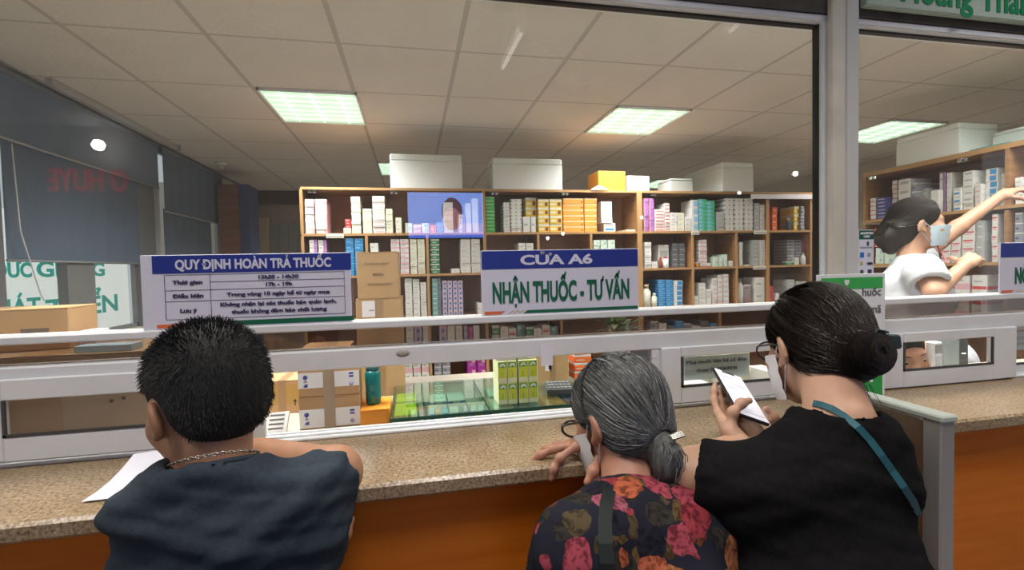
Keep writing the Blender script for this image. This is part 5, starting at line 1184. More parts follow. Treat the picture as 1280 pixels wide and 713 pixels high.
def frame(loc, yaw=0, pitch=0, roll=0): return Matrix.Translation(tuple(map(float, loc))) @ rot(yaw, pitch, roll)
def tp(M, p): return np.array(M @ Vector(tuple(map(float, p))))

def head_field(female=False):
    f = Field(); j = .92 if female else 1
    f.ell((0, -.012, .032), (.074, .092, .083)); f.ell((0, .026, -.03), (.060 * j, .060, .078), .03); f.ell((0, .030, -.072), (.047 * j, .046, .038), .03); f.ell((0, .066, -.098), (.018, .015, .013), .025)
    f.cap((-.034, .078, .017), (.034, .078, .017), .010, .010, .022); f.cap((0, .084, .005), (0, .106, -.030), .0075, .0115, .014)
    for s_ in (-1, 1):
        f.ell((s_ * .012, .094, -.033), (.009, .010, .008), .01); f.ell((s_ * .040, .056, -.034), (.026, .026, .026), .03)
        f.ell((s_ * .031, .094, .001), (.017, .012, .0095), .012, '-'); f.ell((s_ * .031, .0745, .001), (.0155, .0125, .0105), .006)
        f.ell((s_ * .080, -.014, -.010), (.0080, .021, .032), .012, R=rot(s_ * 24, -12, s_ * 8).to_3x3()); f.ell((s_ * .083, -.002, -.006), (.004, .009, .015), .006, '-')
        f.cap((s_ * .076, -.002, -.034), (s_ * .074, .002, -.040), .007, .006, .008)
    f.ell((0, .084, -.060), (.023, .011, .0065), .01); f.ell((0, .083, -.070), (.019, .011, .0065), .01); f.cap((-.022, .094, -.0652), (.022, .094, -.0652), .0018, .0018, .004, '-')
    return f
def finger(f, base, d0, nrm, lens, bends, r, k=.006):
    """base point, direction, palm-side normal; bends in degrees at each joint"""
    p = np.array(base, float); d = np.array(d0, float) / np.linalg.norm(d0); n = np.array(nrm, float); n -= d * (n @ d); n /= np.linalg.norm(n)
    for i, (L, b) in enumerate(zip(lens, bends)):
        a = math.radians(b); d, n = d * math.cos(a) + n * math.sin(a), n * math.cos(a) - d * math.sin(a)
        q = p + d * L; f.cap(p, q, r * (1 - .10 * i), r * (.92 - .11 * i), k); f.ell(p, (r * 1.04,) * 3, k); p = q
    return p
def hand_field(side, curls, thumb=((.8, .55, -.25), (15, 25)), spread=8, s=1.0):
    """wrist at the origin, fingers along +Y, palm facing -Z; side +1: thumb towards +X"""
    f = Field(); S_ = side
    f.cap((0, -.04, 0), (0, .01, 0), .024 * s, .024 * s, .01); f.ell((0, .045 * s, 0), (.036 * s, .05 * s, .0145 * s), .02); f.ell((S_ * .018 * s, .03 * s, -.006 * s), (.017 * s, .03 * s, .014 * s), .012)
    xs = (.0275, .0095, -.0085, -.0255); ln = ((.042, .025, .02), (.046, .029, .021), (.042, .027, .02), (.034, .02, .018)); yy = (.085, .089, .085, .076)
    for i in range(4):
        sp = math.radians(spread * (1.5 - i) * .7) * S_
        b = (S_ * xs[i] * s, yy[i] * s, .001)
        f.cap((S_ * xs[i] * .6 * s, .03 * s, .001), b, .011 * s, .0095 * s, .010)
        finger(f, b, (math.sin(sp), math.cos(sp), 0), (0, 0, -1), [q * s for q in ln[i]], curls[i], (.0088 if i < 3 else .0075) * s)
    td, tb = thumb[0], thumb[1]; tn_ = thumb[2] if len(thumb) > 2 else (.3, .5, -.8)
    b = np.array((S_ * .024 * s, .022 * s, -.006 * s)); f.cap((0, .01 * s, -.002), b, .015 * s, .013 * s, .012)
    finger(f, b, (S_ * td[0], td[1], td[2]), (-S_ * tn_[0], tn_[1], tn_[2]), [.042 * s, .030 * s, .024 * s], (0,) + tuple(tb), .0105 * s, .008)
    return f
def aim(loc, fwd, up, ):
    """frame whose +Y points along fwd and +Z near up"""
    y = Vector(tuple(map(float, fwd))).normalized(); u = Vector(tuple(map(float, up))); x = y.cross(u).normalized(); z = x.cross(y)
    return Matrix(((x.x, y.x, z.x, loc[0]), (x.y, y.y, z.y, loc[1]), (x.z, y.z, z.z, loc[2]), (0, 0, 0, 1)))
def skin_mat(name, c, c2):
    m = mat(name, c, .5, col2=c2, nscale=22, bump=.06, bscale=240); b = m.node_tree.nodes['Principled BSDF']
    b.inputs['Subsurface Weight'].default_value = .12; b.inputs['Subsurface Radius'].default_value = (.012, .005, .003); b.inputs['Subsurface Scale'].default_value = .5
    return m
def strand_mesh(name, paths, mats_, w, parent, seed=1):
    """hair strands: every path is a tapering ribbon"""
    r = random.Random(seed); m = MB()
    for P in paths:
        mt = r.choice(mats_); vs = []; n = len(P)
        for i in range(n):
            t = Vector(P[min(i + 1, n - 1)]) - Vector(P[max(i - 1, 0)]); sd = t.cross(Vector((r.uniform(-.2, .2), -1, .35))); sd = sd.normalized() if sd.length > 1e-9 else Vector((1, 0, 0))
            k = w * (1 - .75 * i / (n - 1)) * .5; p = Vector(P[i]); vs += [p - sd * k, p + sd * k]
        m.add(vs, [(2 * i, 2 * i + 1, 2 * i + 3, 2 * i + 2) for i in range(n - 1)], mt, True)
    return m.obj(name, parent)
def snap_paths(o, paths, r, lo=.0008, hi=.006, keep=0):
    me = o.data; t = BVHTree.FromPolygons([v.co for v in me.vertices], [tuple(p.vertices) for p in me.polygons]); out = []
    for P in paths:
        off = r.uniform(lo, hi); Q = []
        for p in P:
            l, n_, i, d_ = t.find_nearest(Vector(p)); Q.append(np.array(l + n_ * off))
        out.append(Q)
    return out
def hair_mat(name, c, c2, rough=.45, stretch=(60, 60, 6)):
    return mat(name, c, rough, col2=c2, nscale=3.0, stretch=stretch, bump=.35, bscale=6, spec=.35)
def eyes(M, parent, gaze=(0, 0)):
    for s_ in (-1, 1):
        m = MB(); c = tp(M, (s_ * .031, .0775, .001)); m.lathe([(.001, -.0105), (.0075, -.0075), (.0105, 0), (.0075, .0075), (.001, .0105)], (0, 0, 0), mat('eye_white', (.7, .68, .66), .25), 14)
        o = m.obj('eye', parent); o.matrix_basis = Matrix.Translation(tuple(c)); 
        i = MB().lathe([(.0052, 0), (.0044, .0016), (.001, .0022)], (0, 0, 0), mat('iris', (.02, .012, .008), .15), 14).obj('iris', o); i.matrix_parent_inverse = Matrix.Identity(4)
        i.matrix_basis = rot(0).inverted() @ (M.to_3x3().to_4x4() @ Matrix.Translation((gaze[0] * .004, .0092, gaze[1] * .004)) @ Matrix.Rotation(-PI / 2, 4, 'X'))
        b = MB().tube([tp(M, (s_ * .016, .0895, .020)), tp(M, (s_ * .030, .0890, .0245)), tp(M, (s_ * .046, .0775, .0205))], [.0016, .0022, .001], mat('brow_hair', (.015, .011, .010), .6), 6).obj('eyebrow', parent)
def ellip_path(a, b, c0, r, n=8, lift=0., rr=None):
    """curve over the ellipsoid (centre c0, radii r) from direction a to direction b"""
    a = np.array(a, float) / np.linalg.norm(a); b = np.array(b, float) / np.linalg.norm(b); w = math.acos(max(-1, min(1, a @ b))); out = []
    for i in range(n):
        t = i / (n - 1); q = (math.sin((1 - t) * w) * a + math.sin(t * w) * b) / max(1e-6, math.sin(w)); out.append(c0 + q * r * (1 + lift * math.sin(PI * t)))
    return out
def glasses(M, parent, mt, rx=.026, rz=.020, y=.108, wide=.034, name='glasses', th=.0021):
    m = MB()
    for s_ in (-1, 1):
        pts = [tp(M, (s_ * wide + rx * math.cos(a) * (1 + .12 * math.cos(2 * a)), y - .004 * abs(math.cos(a)), -.002 + rz * math.sin(a))) for a in [2 * PI * k / 28 for k in range(29)]]
        m.tube(pts, th, mt, 6, False)
        m.tube([tp(M, (s_ * (wide + rx * 1.1), y - .004, .006)), tp(M, (s_ * .074, .075, .006)), tp(M, (s_ * .083, .01, .004)), tp(M, (s_ * .081, -.012, -.004)), tp(M, (s_ * .076, -.025, -.022))], th * .95, mt, 6)
    m.tube([tp(M, (-wide + rx * .9, y, .002)), tp(M, (0, y + .004, .005)), tp(M, (wide - rx * .9, y, .002))], .0014, mt, 6)
    g = m.obj(name, parent)
    for s_ in (-1, 1):
        vs = [tp(M, (s_ * wide + rx * .97 * math.cos(a) * (1 + .12 * math.cos(2 * a)), y - .002, -.002 + rz * .97 * math.sin(a))) for a in [2 * PI * k / 24 for k in range(24)]]
        o = MB().add(vs, [tuple(range(24))], MATS['window_glass']).obj('lens', g); o.matrix_parent_inverse = g.matrix_world.inverted()
    return g
def mask(M, parent, mt, low=0.):
    """pleated face mask from nose to chin, with ear loops"""
    m = MB(); vs = []; fs = []; nx, nz = 17, 9
    for k in range(2):
        for j in range(nz):
            for i in range(nx):
                u = -1 + 2 * i / (nx - 1); w = j / (nz - 1); a = u * 1.72; zz = -.014 - .092 * w - low
                rad = .070 - .004 * w; yy = .034 + .076 * math.cos(a) * (1 - .16 * w * w) + .016 * math.exp(-(u / .22) ** 2) * (1 - w) + .0025 * math.sin(w * 19) + (0 if k == 0 else -.002)
                xx = rad * math.sin(a) * (1.04 - .20 * w * w); vs.append(tp(M, (xx, yy, zz)))
    for k in range(2):
        for j in range(nz - 1):
            for i in range(nx - 1):
                o = k * nx * nz + j * nx + i; q = (o, o + 1, o + nx + 1, o + nx); fs.append(q if k == 0 else q[::-1])
    m.add(vs, fs, mt, True); o = m.obj('face_mask', parent)
    for s_ in (-1, 1):
        q = MB().tube([tp(M, (s_ * .070, .024, -.022 - low)), tp(M, (s_ * .078, .008, -.006)), tp(M, (s_ * .083, -.012, .016)), tp(M, (s_ * .080, -.030, -.004)), tp(M, (s_ * .076, -.014, -.040)), tp(M, (s_ * .056, .026, -.095 - low))], .0016, mt, 6)
        w_ = q.obj('ear_loop', o); w_.matrix_parent_inverse = o.matrix_world.inverted()
    return o
def legs(parent, hip_c, yaw, mt, shoe, stance=.09, z_hip=.88, knees=.0, skirt=None):
    """trousers and shoes under the torso, feet on the floor"""
    R = rot(yaw); f = Field(); hc = np.array((hip_c[0], hip_c[1], 0.))
    for s_ in (-1, 1):
        h_ = hc + np.array(R @ Vector((s_ * stance, 0, z_hip))); k_ = hc + np.array(R @ Vector((s_ * stance * 1.05, knees, z_hip * .53))); a_ = hc + np.array(R @ Vector((s_ * stance * 1.1, knees * .2, .09)))
        f.chain([h_, k_, a_], [.088, .062, .052], .04)
        sh = Field(); t = hc + np.array(R @ Vector((s_ * stance * 1.15, .13, .032))); hl = hc + np.array(R @ Vector((s_ * stance * 1.1, -.03, .038)))
        sh.cap(hl, t, .037, .034, .01); sh.cap(hl, hl + V(0, 0, .04), .036, .034, .02); sh.plane((0, 0, .0015), (0, 0, -1)); v, q = sh.skin(.009, 1); put('shoe', v, q, shoe, parent)
    f.ell(hc + V(0, 0, z_hip + .03), (.155, .115, .12), .05); f.plane((0, 0, .05), (0, 0, -1)); v, q = f.skin(.014, 2); put('trousers', v, q, mt, parent)

SKIN_M = skin_mat('skin_tan', (.40, .19, .105), (.47, .235, .135)); SKIN_O = skin_mat('skin_elder', (.37, .165, .10), (.46, .225, .145)); SKIN_Y = skin_mat('skin_light', (.50, .27, .17), (.56, .32, .21))
TROU = mat('trouser_dark', (.03, .03, .035), .8); SHOE = mat('shoe_black', (.02, .02, .02), .5)

# ---------------------------------------------------------------- man leaning on the ledge
def build_man():
    root = thing('person', 'man in dark slate t-shirt and neck chain leaning on the ledge, seen from behind', 'person', (-.28, -.60, 0))
    MH = frame(at(258, 501, .80), 46, -8, 0); MI = np.array(MH)
    hf = head_field().xf(MH); body = Field().join(hf)
    nb = tp(MH, (0, -.045, -.155)); c7 = V(*at(270, 616, .745))
    LS = V(*at(204, 636, .745)); RS = V(*at(384, 628, .785)); ch = (LS + RS) / 2
    body.cap(tp(MH, (0, -.025, -.03)), c7 + V(0, .012, -.01), .053, .048, .03)
    body.cap(LS, RS, .036, .036, .02); body.cap(c7 + V(0, 0.01, -.025), (LS * .45 + c7 * .55), .042, .036, .02); body.cap(c7 + V(0, 0.01, -.025), (RS * .45 + c7 * .55), .042, .036, .02)
    spine = [ch + V(-.005, .0, -.03), ch + V(-.035, -.01, -.16), V(ch[0] - .03, -.60, .93)]
    body.ell(spine[0] + V(0, .01, -.07), (.125, .075, .13), .03); body.ell(spine[1] + V(0, 0, -.06), (.112, .08, .16), .03); body.ell(spine[2], (.125, .085, .11), .03)
    RE = V(*at(424, 600, .90)); RW = V(*on(322, 566, 2, 1.138)); RE = V(*on(418, 592, 2, 1.148))
    body.chain([RS, RE], [.050, .044], .03); body.chain([RE, RW], [.044, .030], .02)
    LE = V(*at(118, 735, .70)); LE = LS + V(-.060, .01, -.24); LW = V(*at(360, 724, .79))
    body.chain([LS, LE], [.050, .043], .03); body.chain([LE, LE + V(.12, .12, .02), LW + V(-.04, .05, -.01), LW], [.042, .038, .032, .028], .02)
    bv = body.skin(.0055, 1)
    hl = hand_field(1, [(28, 45, 30), (26, 48, 32), (26, 46, 30), (30, 44, 26)], spread=5).xf(aim(LW, V(*at(394, 684, .775)) - LW, (.55, -.75, -.1)))
    hr = hand_field(-1, [(14, 18, 12)] * 4).xf(aim(RW, RW - RE + V(0, .02, -.02), (0, 0, 1)))
    put('body', *bv, SKIN_M, root, extra=[hl.skin(.0032, 1), hr.skin(.0036, 1)])
    # t-shirt
    o = .013; sh = Field()
    sh.cap(LS, RS, .052 + o, .052 + o, .02); sh.cap(c7 + V(0, 0, -.022), LS * .45 + c7 * .55, .058 + o, .052 + o, .025); sh.cap(c7 + V(0, 0, -.022), RS * .45 + c7 * .55, .058 + o, .052 + o, .025)
    sh.ell(spine[0] + V(0, .01, -.07), (.150 + o, .097 + o, .15), .03); sh.ell(spine[1] + V(0, 0, -.06), (.138 + o, .105 + o, .17), .03); sh.ell(spine[2], (.150 + o, .112 + o, .13), .03)
    axq = tp(MH, (0, -.01, -.02)) - c7; axq /= np.linalg.norm(axq); sh.cap(c7 + V(0, 0, -.02), c7 + axq * .036, .078, .0715, .03, cut1=0)
    se = RS + (RE - RS) * .97; sh.cap(RS, se, .058 + o, .052 + o, .035, cut1=0.0)
    sl = LS + (LE - LS) * .86; sh.cap(LS, sl, .052 + o, .052 + o, .02, cut1=0.0)
    sh.cap(RS + (RE - RS) * .85, RE + (RE - RS) * .3, .049, .048, .004, '-'); sh.cap(LS + (LE - LS) * .7, LE + (LE - LS) * .3, .052, .050, .004, '-')
    sh.cap(c7 + axq * .027, tp(MH, (0, -.01, -.02)), .064, .072, .006, '-')
    sh.plane(spine[2] + V(0, 0, -.11), (0, 0, -1))
    TS = mat('tshirt_slate', (.030, .040, .053), .9, col2=(.038, .049, .064), nscale=120, bump=.12, bscale=420, spec=.15)
    v, q = sh.skin(.0065, 2); put('tshirt', v, q, TS, root, disp=folds(.0085, 4, [(8, 20, 46, 1.), (-22, 8, 34, .9), (30, 4, -52, .6), (5, 9, 85, .35)]))
    # collar ring
    ring = []; ax = (tp(MH, (0, -.02, -.03)) - c7); axn = Vector(ax).normalized(); e1 = axn.orthogonal().normalized(); e2 = axn.cross(e1)
    for k in range(41):
        a = 2 * PI * k / 40; d = e1 * math.cos(a) + e2 * math.sin(a); ring.append(Vector(c7) + axn * .037 + d * .0675 + Vector((0, 0, .006 * d.y)))
    MB().tube(ring, .0052, TS, 8, False).obj('collar', root)
    # neck chain: small interlocked links
    CH = mat('chain_silver', (.55, .50, .42), .25, 1); m = MB(); rc = .0592
    for k in range(70):
        a = 2 * PI * k / 70; d = e1 * math.cos(a) + e2 * math.sin(a); c = Vector(c7) + axn * (.050 + .003 * math.sin(a)) + d * (rc + .001); tn = (-e1 * math.sin(a) + e2 * math.cos(a)); u = axn if k % 2 else d
        m.tube([c + tn * .0042 * math.cos(b) + u * .0024 * math.sin(b) for b in [2 * PI * j / 8 for j in range(9)]], .0009, CH, 5, False)
    m.obj('neck_chain', root)
    # hair: cap plus short strands
    hair = Field(); hair.ell((0, -.014, .040), (.083, .100, .090)); hair.ell((0, -.055, .0), (.070, .055, .068), .03); hair.ell((0, .095, -.035), (.070, .075, .080), .015, '-'); hair.ell((.092, -.004, -.020), (.030, .036, .046), .008, '-'); hair.ell((-.092, -.004, -.020), (.030, .036, .046), .008, '-'); hair.plane((0, -.05, -.060), (0, .25, -1))
    HB = hair_mat('hair_black', (.008, .0075, .0075), (.016, .015, .014), .75)
    v, q = hair.xf(MH).skin(.006, 1); put('hair', v, q, HB, root)
    r = np.random.RandomState(5); paths = []
    for i in range(len(v)):
        pass
    loc = np.array([tuple(MH.inverted() @ Vector(p)) for p in v]); sel = r.choice(len(v), 9000)
    R3 = MI[:3, :3]
    for i in sel:
        p = loc[i]; n_ = p - V(0, -.016, .025); n_ /= np.linalg.norm(n_); up = max(0, n_[2]); flow = V(.15 * n_[0], -.25 + .9 * up * .3, -.9 * (1 - up) + .15)
        d = n_ * (.38 + .5 * up) + flow * .8 + r.normal(0, .16, 3); d /= np.linalg.norm(d); L = .006 + .008 * up + r.uniform(0, .006)
        if p[2] < -.045: L *= .5
        if abs(p[0]) > .045 and p[2] < .035 and p[1] > -.05: L *= .35
        b = p - n_ * .003; mid = b + d * L * .55; tip = b + d * L + V(0, 0, -.15 * L)
        paths.append([R3 @ b + MI[:3, 3], R3 @ mid + MI[:3, 3], R3 @ tip + MI[:3, 3]])
    strand_mesh('hair_strands', paths, [HB, mat('hair_black_sheen', (.020, .019, .019), .65, spec=.25)], .0016, root)
    eyes(MH, root)
    legs(root, (ch[0] + .01, -.60), 0, TROU, SHOE)
    return root
build_man()
# white paper under his left side
pp = thing('paper_sheet', 'blank white paper sheet on the ledge at the left of the man', 'paper', (-.52, -.22, LEDGE))
a = on(150, 545, 2, 1.17); 
m = MB(); P4 = [on(138, 583, 2, 1.105), on(150, 546, 2, 1.150), on(230, 560, 2, 1.150), on(235, 600, 2, 1.105)]
P4 = [V(-.585, -.245, 1.104), V(-.548, -.150, 1.150), V(-.38, -.12, 1.150), V(-.40, -.24, 1.104)]
vs = []; fs = []
for k in range(2):
    for j in range(5):
        for i in range(5):
            u, w = i / 4, j / 4; p = (P4[0] * (1 - u) + P4[3] * u) * (1 - w) + (P4[1] * (1 - u) + P4[2] * u) * w; p = p + V(0, 0, -.012 * math.sin(PI * w) * .8 - .0006 * k); vs.append(p)
for k in range(2):
    for j in range(4):
        for i in range(4): o_ = k * 25 + j * 5 + i; q_ = (o_, o_ + 1, o_ + 6, o_ + 5); fs.append(q_ if k == 0 else q_[::-1])
MB().add(vs, fs, PAPER, True).obj('sheet', pp)

# ---------------------------------------------------------------- grey haired woman
def floral_mat():
    m = bpy.data.materials.new('floral_print'); m.use_nodes = True; nt = m.node_tree; b = nt.nodes['Principled BSDF']; b.inputs['Roughness'].default_value = .85; b.inputs['Specular IOR Level'].default_value = .15
    N = nt.nodes.new; L = nt.links.new
    tc = N('ShaderNodeTexCoord'); nz = N('ShaderNodeTexNoise'); nz.inputs['Scale'].default_value = 14; nz.inputs['Detail'].default_value = 3; L(tc.outputs['Object'], nz.inputs['Vector'])
    ad = N('ShaderNodeVectorMath'); ad.operation = 'MULTIPLY_ADD'; ad.inputs[1].default_value = (.055, .055, .055); L(nz.outputs['Color'], ad.inputs[0]); L(tc.outputs['Object'], ad.inputs[2])
    def layer(scale, thr, ramp, off, prev):
        mp = N('ShaderNodeMapping'); mp.inputs['Location'].default_value = off; L(ad.outputs[0], mp.inputs[0])
        vo = N('ShaderNodeTexVoronoi'); vo.inputs['Scale'].default_value = scale; vo.inputs['Randomness'].default_value = .9; L(mp.outputs[0], vo.inputs['Vector'])
        lt = N('ShaderNodeMath'); lt.operation = 'LESS_THAN'; lt.inputs[1].default_value = thr; L(vo.outputs['Distance'], lt.inputs[0])
        sp = N('ShaderNodeSeparateColor'); L(vo.outputs['Color'], sp.inputs[0]); rp = N('ShaderNodeValToRGB'); rp.color_ramp.interpolation = 'CONSTANT'
        e = rp.color_ramp.elements; e[0].color = (*ramp[0], 1); e[0].position = 0; e[1].color = (*ramp[-1], 1); e[1].position = .82
        for i, c in enumerate(ramp[1:-1]): k = e.new((i + 1) * .82 / (len(ramp) - 1)); k.color = (*c, 1)
        L(sp.outputs[0], rp.inputs[0])
        wv = N('ShaderNodeTexNoise'); wv.inputs['Scale'].default_value = 95; wv.inputs['Detail'].default_value = 2; L(mp.outputs[0], wv.inputs['Vector'])
        rv = N('ShaderNodeValToRGB'); rv.color_ramp.elements[0].position = .38; rv.color_ramp.elements[0].color = (.16, .10, .12, 1); rv.color_ramp.elements[1].position = .55; L(wv.outputs['Fac'], rv.inputs[0])
        mu = N('ShaderNodeMix'); mu.data_type = 'RGBA'; mu.blend_type = 'MULTIPLY'; mu.inputs['Factor'].default_value = .75; L(rp.outputs[0], mu.inputs[6]); L(rv.outputs[0], mu.inputs[7])
        mx = N('ShaderNodeMix'); mx.data_type = 'RGBA'; L(lt.outputs[0], mx.inputs['Factor']); L(prev, mx.inputs[6]); L(mu.outputs[2], mx.inputs[7]); return mx.outputs[2]
    base = N('ShaderNodeRGB'); base.outputs[0].default_value = (.012, .012, .020, 1)
    s1 = layer(23, .46, [(.07, .05, .025), (.10, .06, .02), (.03, .025, .02), (.13, .04, .02)], (.31, .1, .2), base.outputs[0])
    s2 = layer(16.5, .50, [(.30, .05, .07), (.36, .09, .04), (.012, .012, .020), (.28, .07, .10), (.34, .12, .05), (.24, .03, .04)], (0, 0, 0), s1)
    L(s2, b.inputs['Base Color']); return m
def build_elder():
    root = thing('person', 'grey haired woman in floral blouse with headband, glasses and mask at the ledge', 'person', (.36, -.55, 0))
    MH = frame(at(772, 524, .985), 24, -22, 6); MI = np.array(MH)
    body = Field().join(head_field(True).xf(MH))
    c7 = tp(MH, (0, -.085, -.125)); c7 = V(*at(788, 630, .89))
    body.cap(tp(MH, (0, -.02, -.04)), c7, .050, .056, .03)
    LS = V(*at(722, 690, .77)); RS = V(*at(862, 668, .86)); ch = (LS + RS) / 2
    body.cap(LS, RS, .038, .038, .03); body.cap(c7 + V(0, 0, -.03), (LS + c7) / 2, .04, .036, .03); body.cap(c7 + V(0, 0, -.03), (RS + c7) / 2, .04, .036, .03)
    sp = [ch + V(0, .02, -.08), ch + V(0.01, .0, -.22), V(ch[0] + .03, -.56, .86)]
    body.ell(sp[0], (.13, .08, .12), .03); body.ell(sp[1], (.135, .095, .15), .04); body.ell(sp[2], (.13, .10, .12), .04)
    RW = V(*on(770, 553, 2, 1.132)); RE = V(*at(872, 640, .99)); RE = RW + V(.17, -.11, -.09); 
    body.chain([RS, RE], [.046, .040], .03); body.chain([RE, RW], [.040, .027], .02)
    LE = LS + V(-.045, .05, -.23); LW = LE + V(.10, .12, -.07)
    body.chain([LS, LE, LW], [.046, .040, .027], .025)
    hr = hand_field(-1, [(24, 26, 16), (4, 12, 8), (2, 12, 10), (34, 34, 18)], thumb=((.85, .5, -.42), (12, 16)), spread=16, s=.98).xf(aim(RW + V(0, 0, .006), V(*on(684, 563, 2, 1.112)) - RW, (.05, .12, 1)))
    hlf = hand_field(1, [(30, 30, 20)] * 4).xf(aim(LW, LW - LE, (-.3, -.6, .5)))
    put('body', *body.skin(.0055, 1), SKIN_O, root, extra=[hr.skin(.003, 1), hlf.skin(.004, 1)])
    o = .015; sh = Field(); FL = floral_mat()
    sh.cap(LS, RS, .054 + o, .054 + o, .05); sh.cap(c7 + V(0, 0, -.028), LS * .5 + c7 * .5, .056 + o, .052 + o, .05); sh.cap(c7 + V(0, 0, -.028), RS * .5 + c7 * .5, .056 + o, .052 + o, .05)
    sh.ell(sp[0], (.158 + o, .11 + o, .145), .05); sh.ell(sp[1], (.17 + o, .125 + o, .18), .06); sh.ell(sp[2], (.17 + o, .135 + o, .16), .06)
    se = RE * .9 + RS * .1; sh.cap(RS, se, .058 + o, .054 + o, .035); sh.cap(RE, RE * .45 + RW * .55, .050, .046, .03, cut1=0); sh.cap(RE * .5 + RW * .5, RW, .038, .034, .004, '-')
    sh.cap(LS, LE, .058 + o, .052 + o, .035); sh.cap(LE, LE * .5 + LW * .5, .056, .05, .03, cut1=0); sh.cap(LE * .5 + LW * .5, LW, .040, .034, .004, '-')
    sh.cap(c7 + V(0, .02, -.03), tp(MH, (0, -.02, -.04)), .058, .070, .008, '-'); sh.plane(sp[2] + V(0, 0, -.15), (0, 0, -1))
    v, q = sh.skin(.0065, 2); put('floral_blouse', v, q, FL, root, disp=folds(.005, 8, [(16, 10, 30, 1.), (-30, 12, 20, .8), (9, 25, 60, .5)]))
    # hair: smooth cap combed back into a clip, short tail below it
    hc = V(0, -.016, .034); hr_ = V(.085, .104, .094); hair = Field(); hair.ell(hc, hr_); hair.ell((0, -.05, -.03), (.070, .060, .065), .03); hair.ell((0, .105, -.045), (.075, .080, .085), .02, '-'); hair.ell((.085, .03, -.05), (.03, .05, .04), .01, '-'); hair.ell((-.085, .03, -.05), (.03, .05, .04), .01, '-')
    G1 = hair_mat('hair_grey_dark', (.050, .050, .048), (.11, .11, .105), .5); G2 = mat('hair_grey_mid', (.085, .085, .082), .6, spec=.25); G3 = mat('hair_grey_light', (.22, .22, .21), .55, spec=.25); G4 = mat('hair_grey_black', (.022, .022, .022), .45)
    tie = tp(MH, (-.006, -.110, -.062)); tail = [tie, tie + V(-.002, -.012, -.014), tie + V(-.008, -.014, -.038), tie + V(-.016, -.010, -.062)]
    h2 = hair.xf(MH); h2.chain(tail, [.018, .021, .019, .008], .02)
    v, q = h2.skin(.0065, 1); ho = put('hair', v, q, G1, root)
    r = np.random.RandomState(9); paths = []; tl = np.array(MH.inverted() @ Vector(tie)); tdir = (tl - hc) / hr_
    R3 = MI[:3, :3]; T3 = MI[:3, 3]
    for i in range(2600):
        a = r.uniform(-PI, PI); el = r.uniform(-.95, 1.45); d = V(math.cos(el) * math.sin(a), math.cos(el) * math.cos(a), math.sin(el))
        if d[1] > .72 and d[2] < .45: continue
        if d[1] > .15 and d[2] < -.0: continue
        e = tdir / np.linalg.norm(tdir) + r.normal(0, .05, 3); P = ellip_path(d, e, hc, hr_ * (1.0 + r.uniform(-.005, .035)), 9, r.uniform(-.01, .02))
        P = [R3 @ p + T3 for p in P]; paths.append(P)
    paths = snap_paths(ho, paths, r)
    for i in range(320):
        off = r.normal(0, .009, 3); P = [p + off * (1 if k else .6) * (1.2 if k < 3 else .8) + r.normal(0, .002, 3) for k, p in enumerate(tail)]; paths.append(P)
    for i in range(40):   # stray hairs
        a = r.uniform(-PI, PI); d = V(math.sin(a) * .8, math.cos(a) * .5, .75); p0 = hc + d / np.linalg.norm(d) * hr_; p1 = p0 + d * .003 + r.normal(0, .003, 3) + V(0, -.012, .0); p2 = p1 + r.normal(0, .004, 3) + V(0, -.014, -.004)
        paths.append([R3 @ p + T3 for p in (p0, p1, p2)])
    strand_mesh('hair_strands', paths, [G2, G1, G3, G2, G4, G1, G4], .0022, root, 3)
    # headband, clip, glasses, mask
    m = MB(); pts = []; nr = []
    for k in range(25):
        a = math.radians(-112 + 224 * k / 24); d = V(math.sin(a), .12, math.cos(a)); p = hc + d / np.linalg.norm(d) * hr_ * 1.035; pts.append(tp(MH, p)); nr.append(R3 @ d)
    m.ribbon(pts, nr, .0085, .003, BLACK); m.obj('headband', root)
    CM = aim(tie + R3 @ V(0, -.03, .012), R3 @ V(1, -.1, .1), R3 @ V(0, -.9, .4)); m = MB(); m.box(-.006, .006, -.017, .017, .0, .004, mat('clip_silver', (.7, .68, .64), .2, 1), .0015, M=CM); m.obj('hair_clip', root)
    glasses(MH, root, mat('glasses_black', (.015, .013, .012), .3), y=.110, rz=.017, th=.0028); mask(MH, root, mat('mask_white', (.72, .70, .68), .8), low=.004); eyes(MH, root, (0, -.5))
    # bag strap over the left shoulder
    m = MB(); pts = []; nr = []
    for (px, py, dd) in ((765, 596, .742), (759, 606, .700), (757, 625, .668), (757, 650, .650), (758, 680, .640), (760, 713, .632), (762, 760, .632)):
        pts.append(at(px, py, dd)); nr.append(V(*CAM) - at(px, py, dd))
    return root, v, q, sh, c7
ELDER = build_elder()

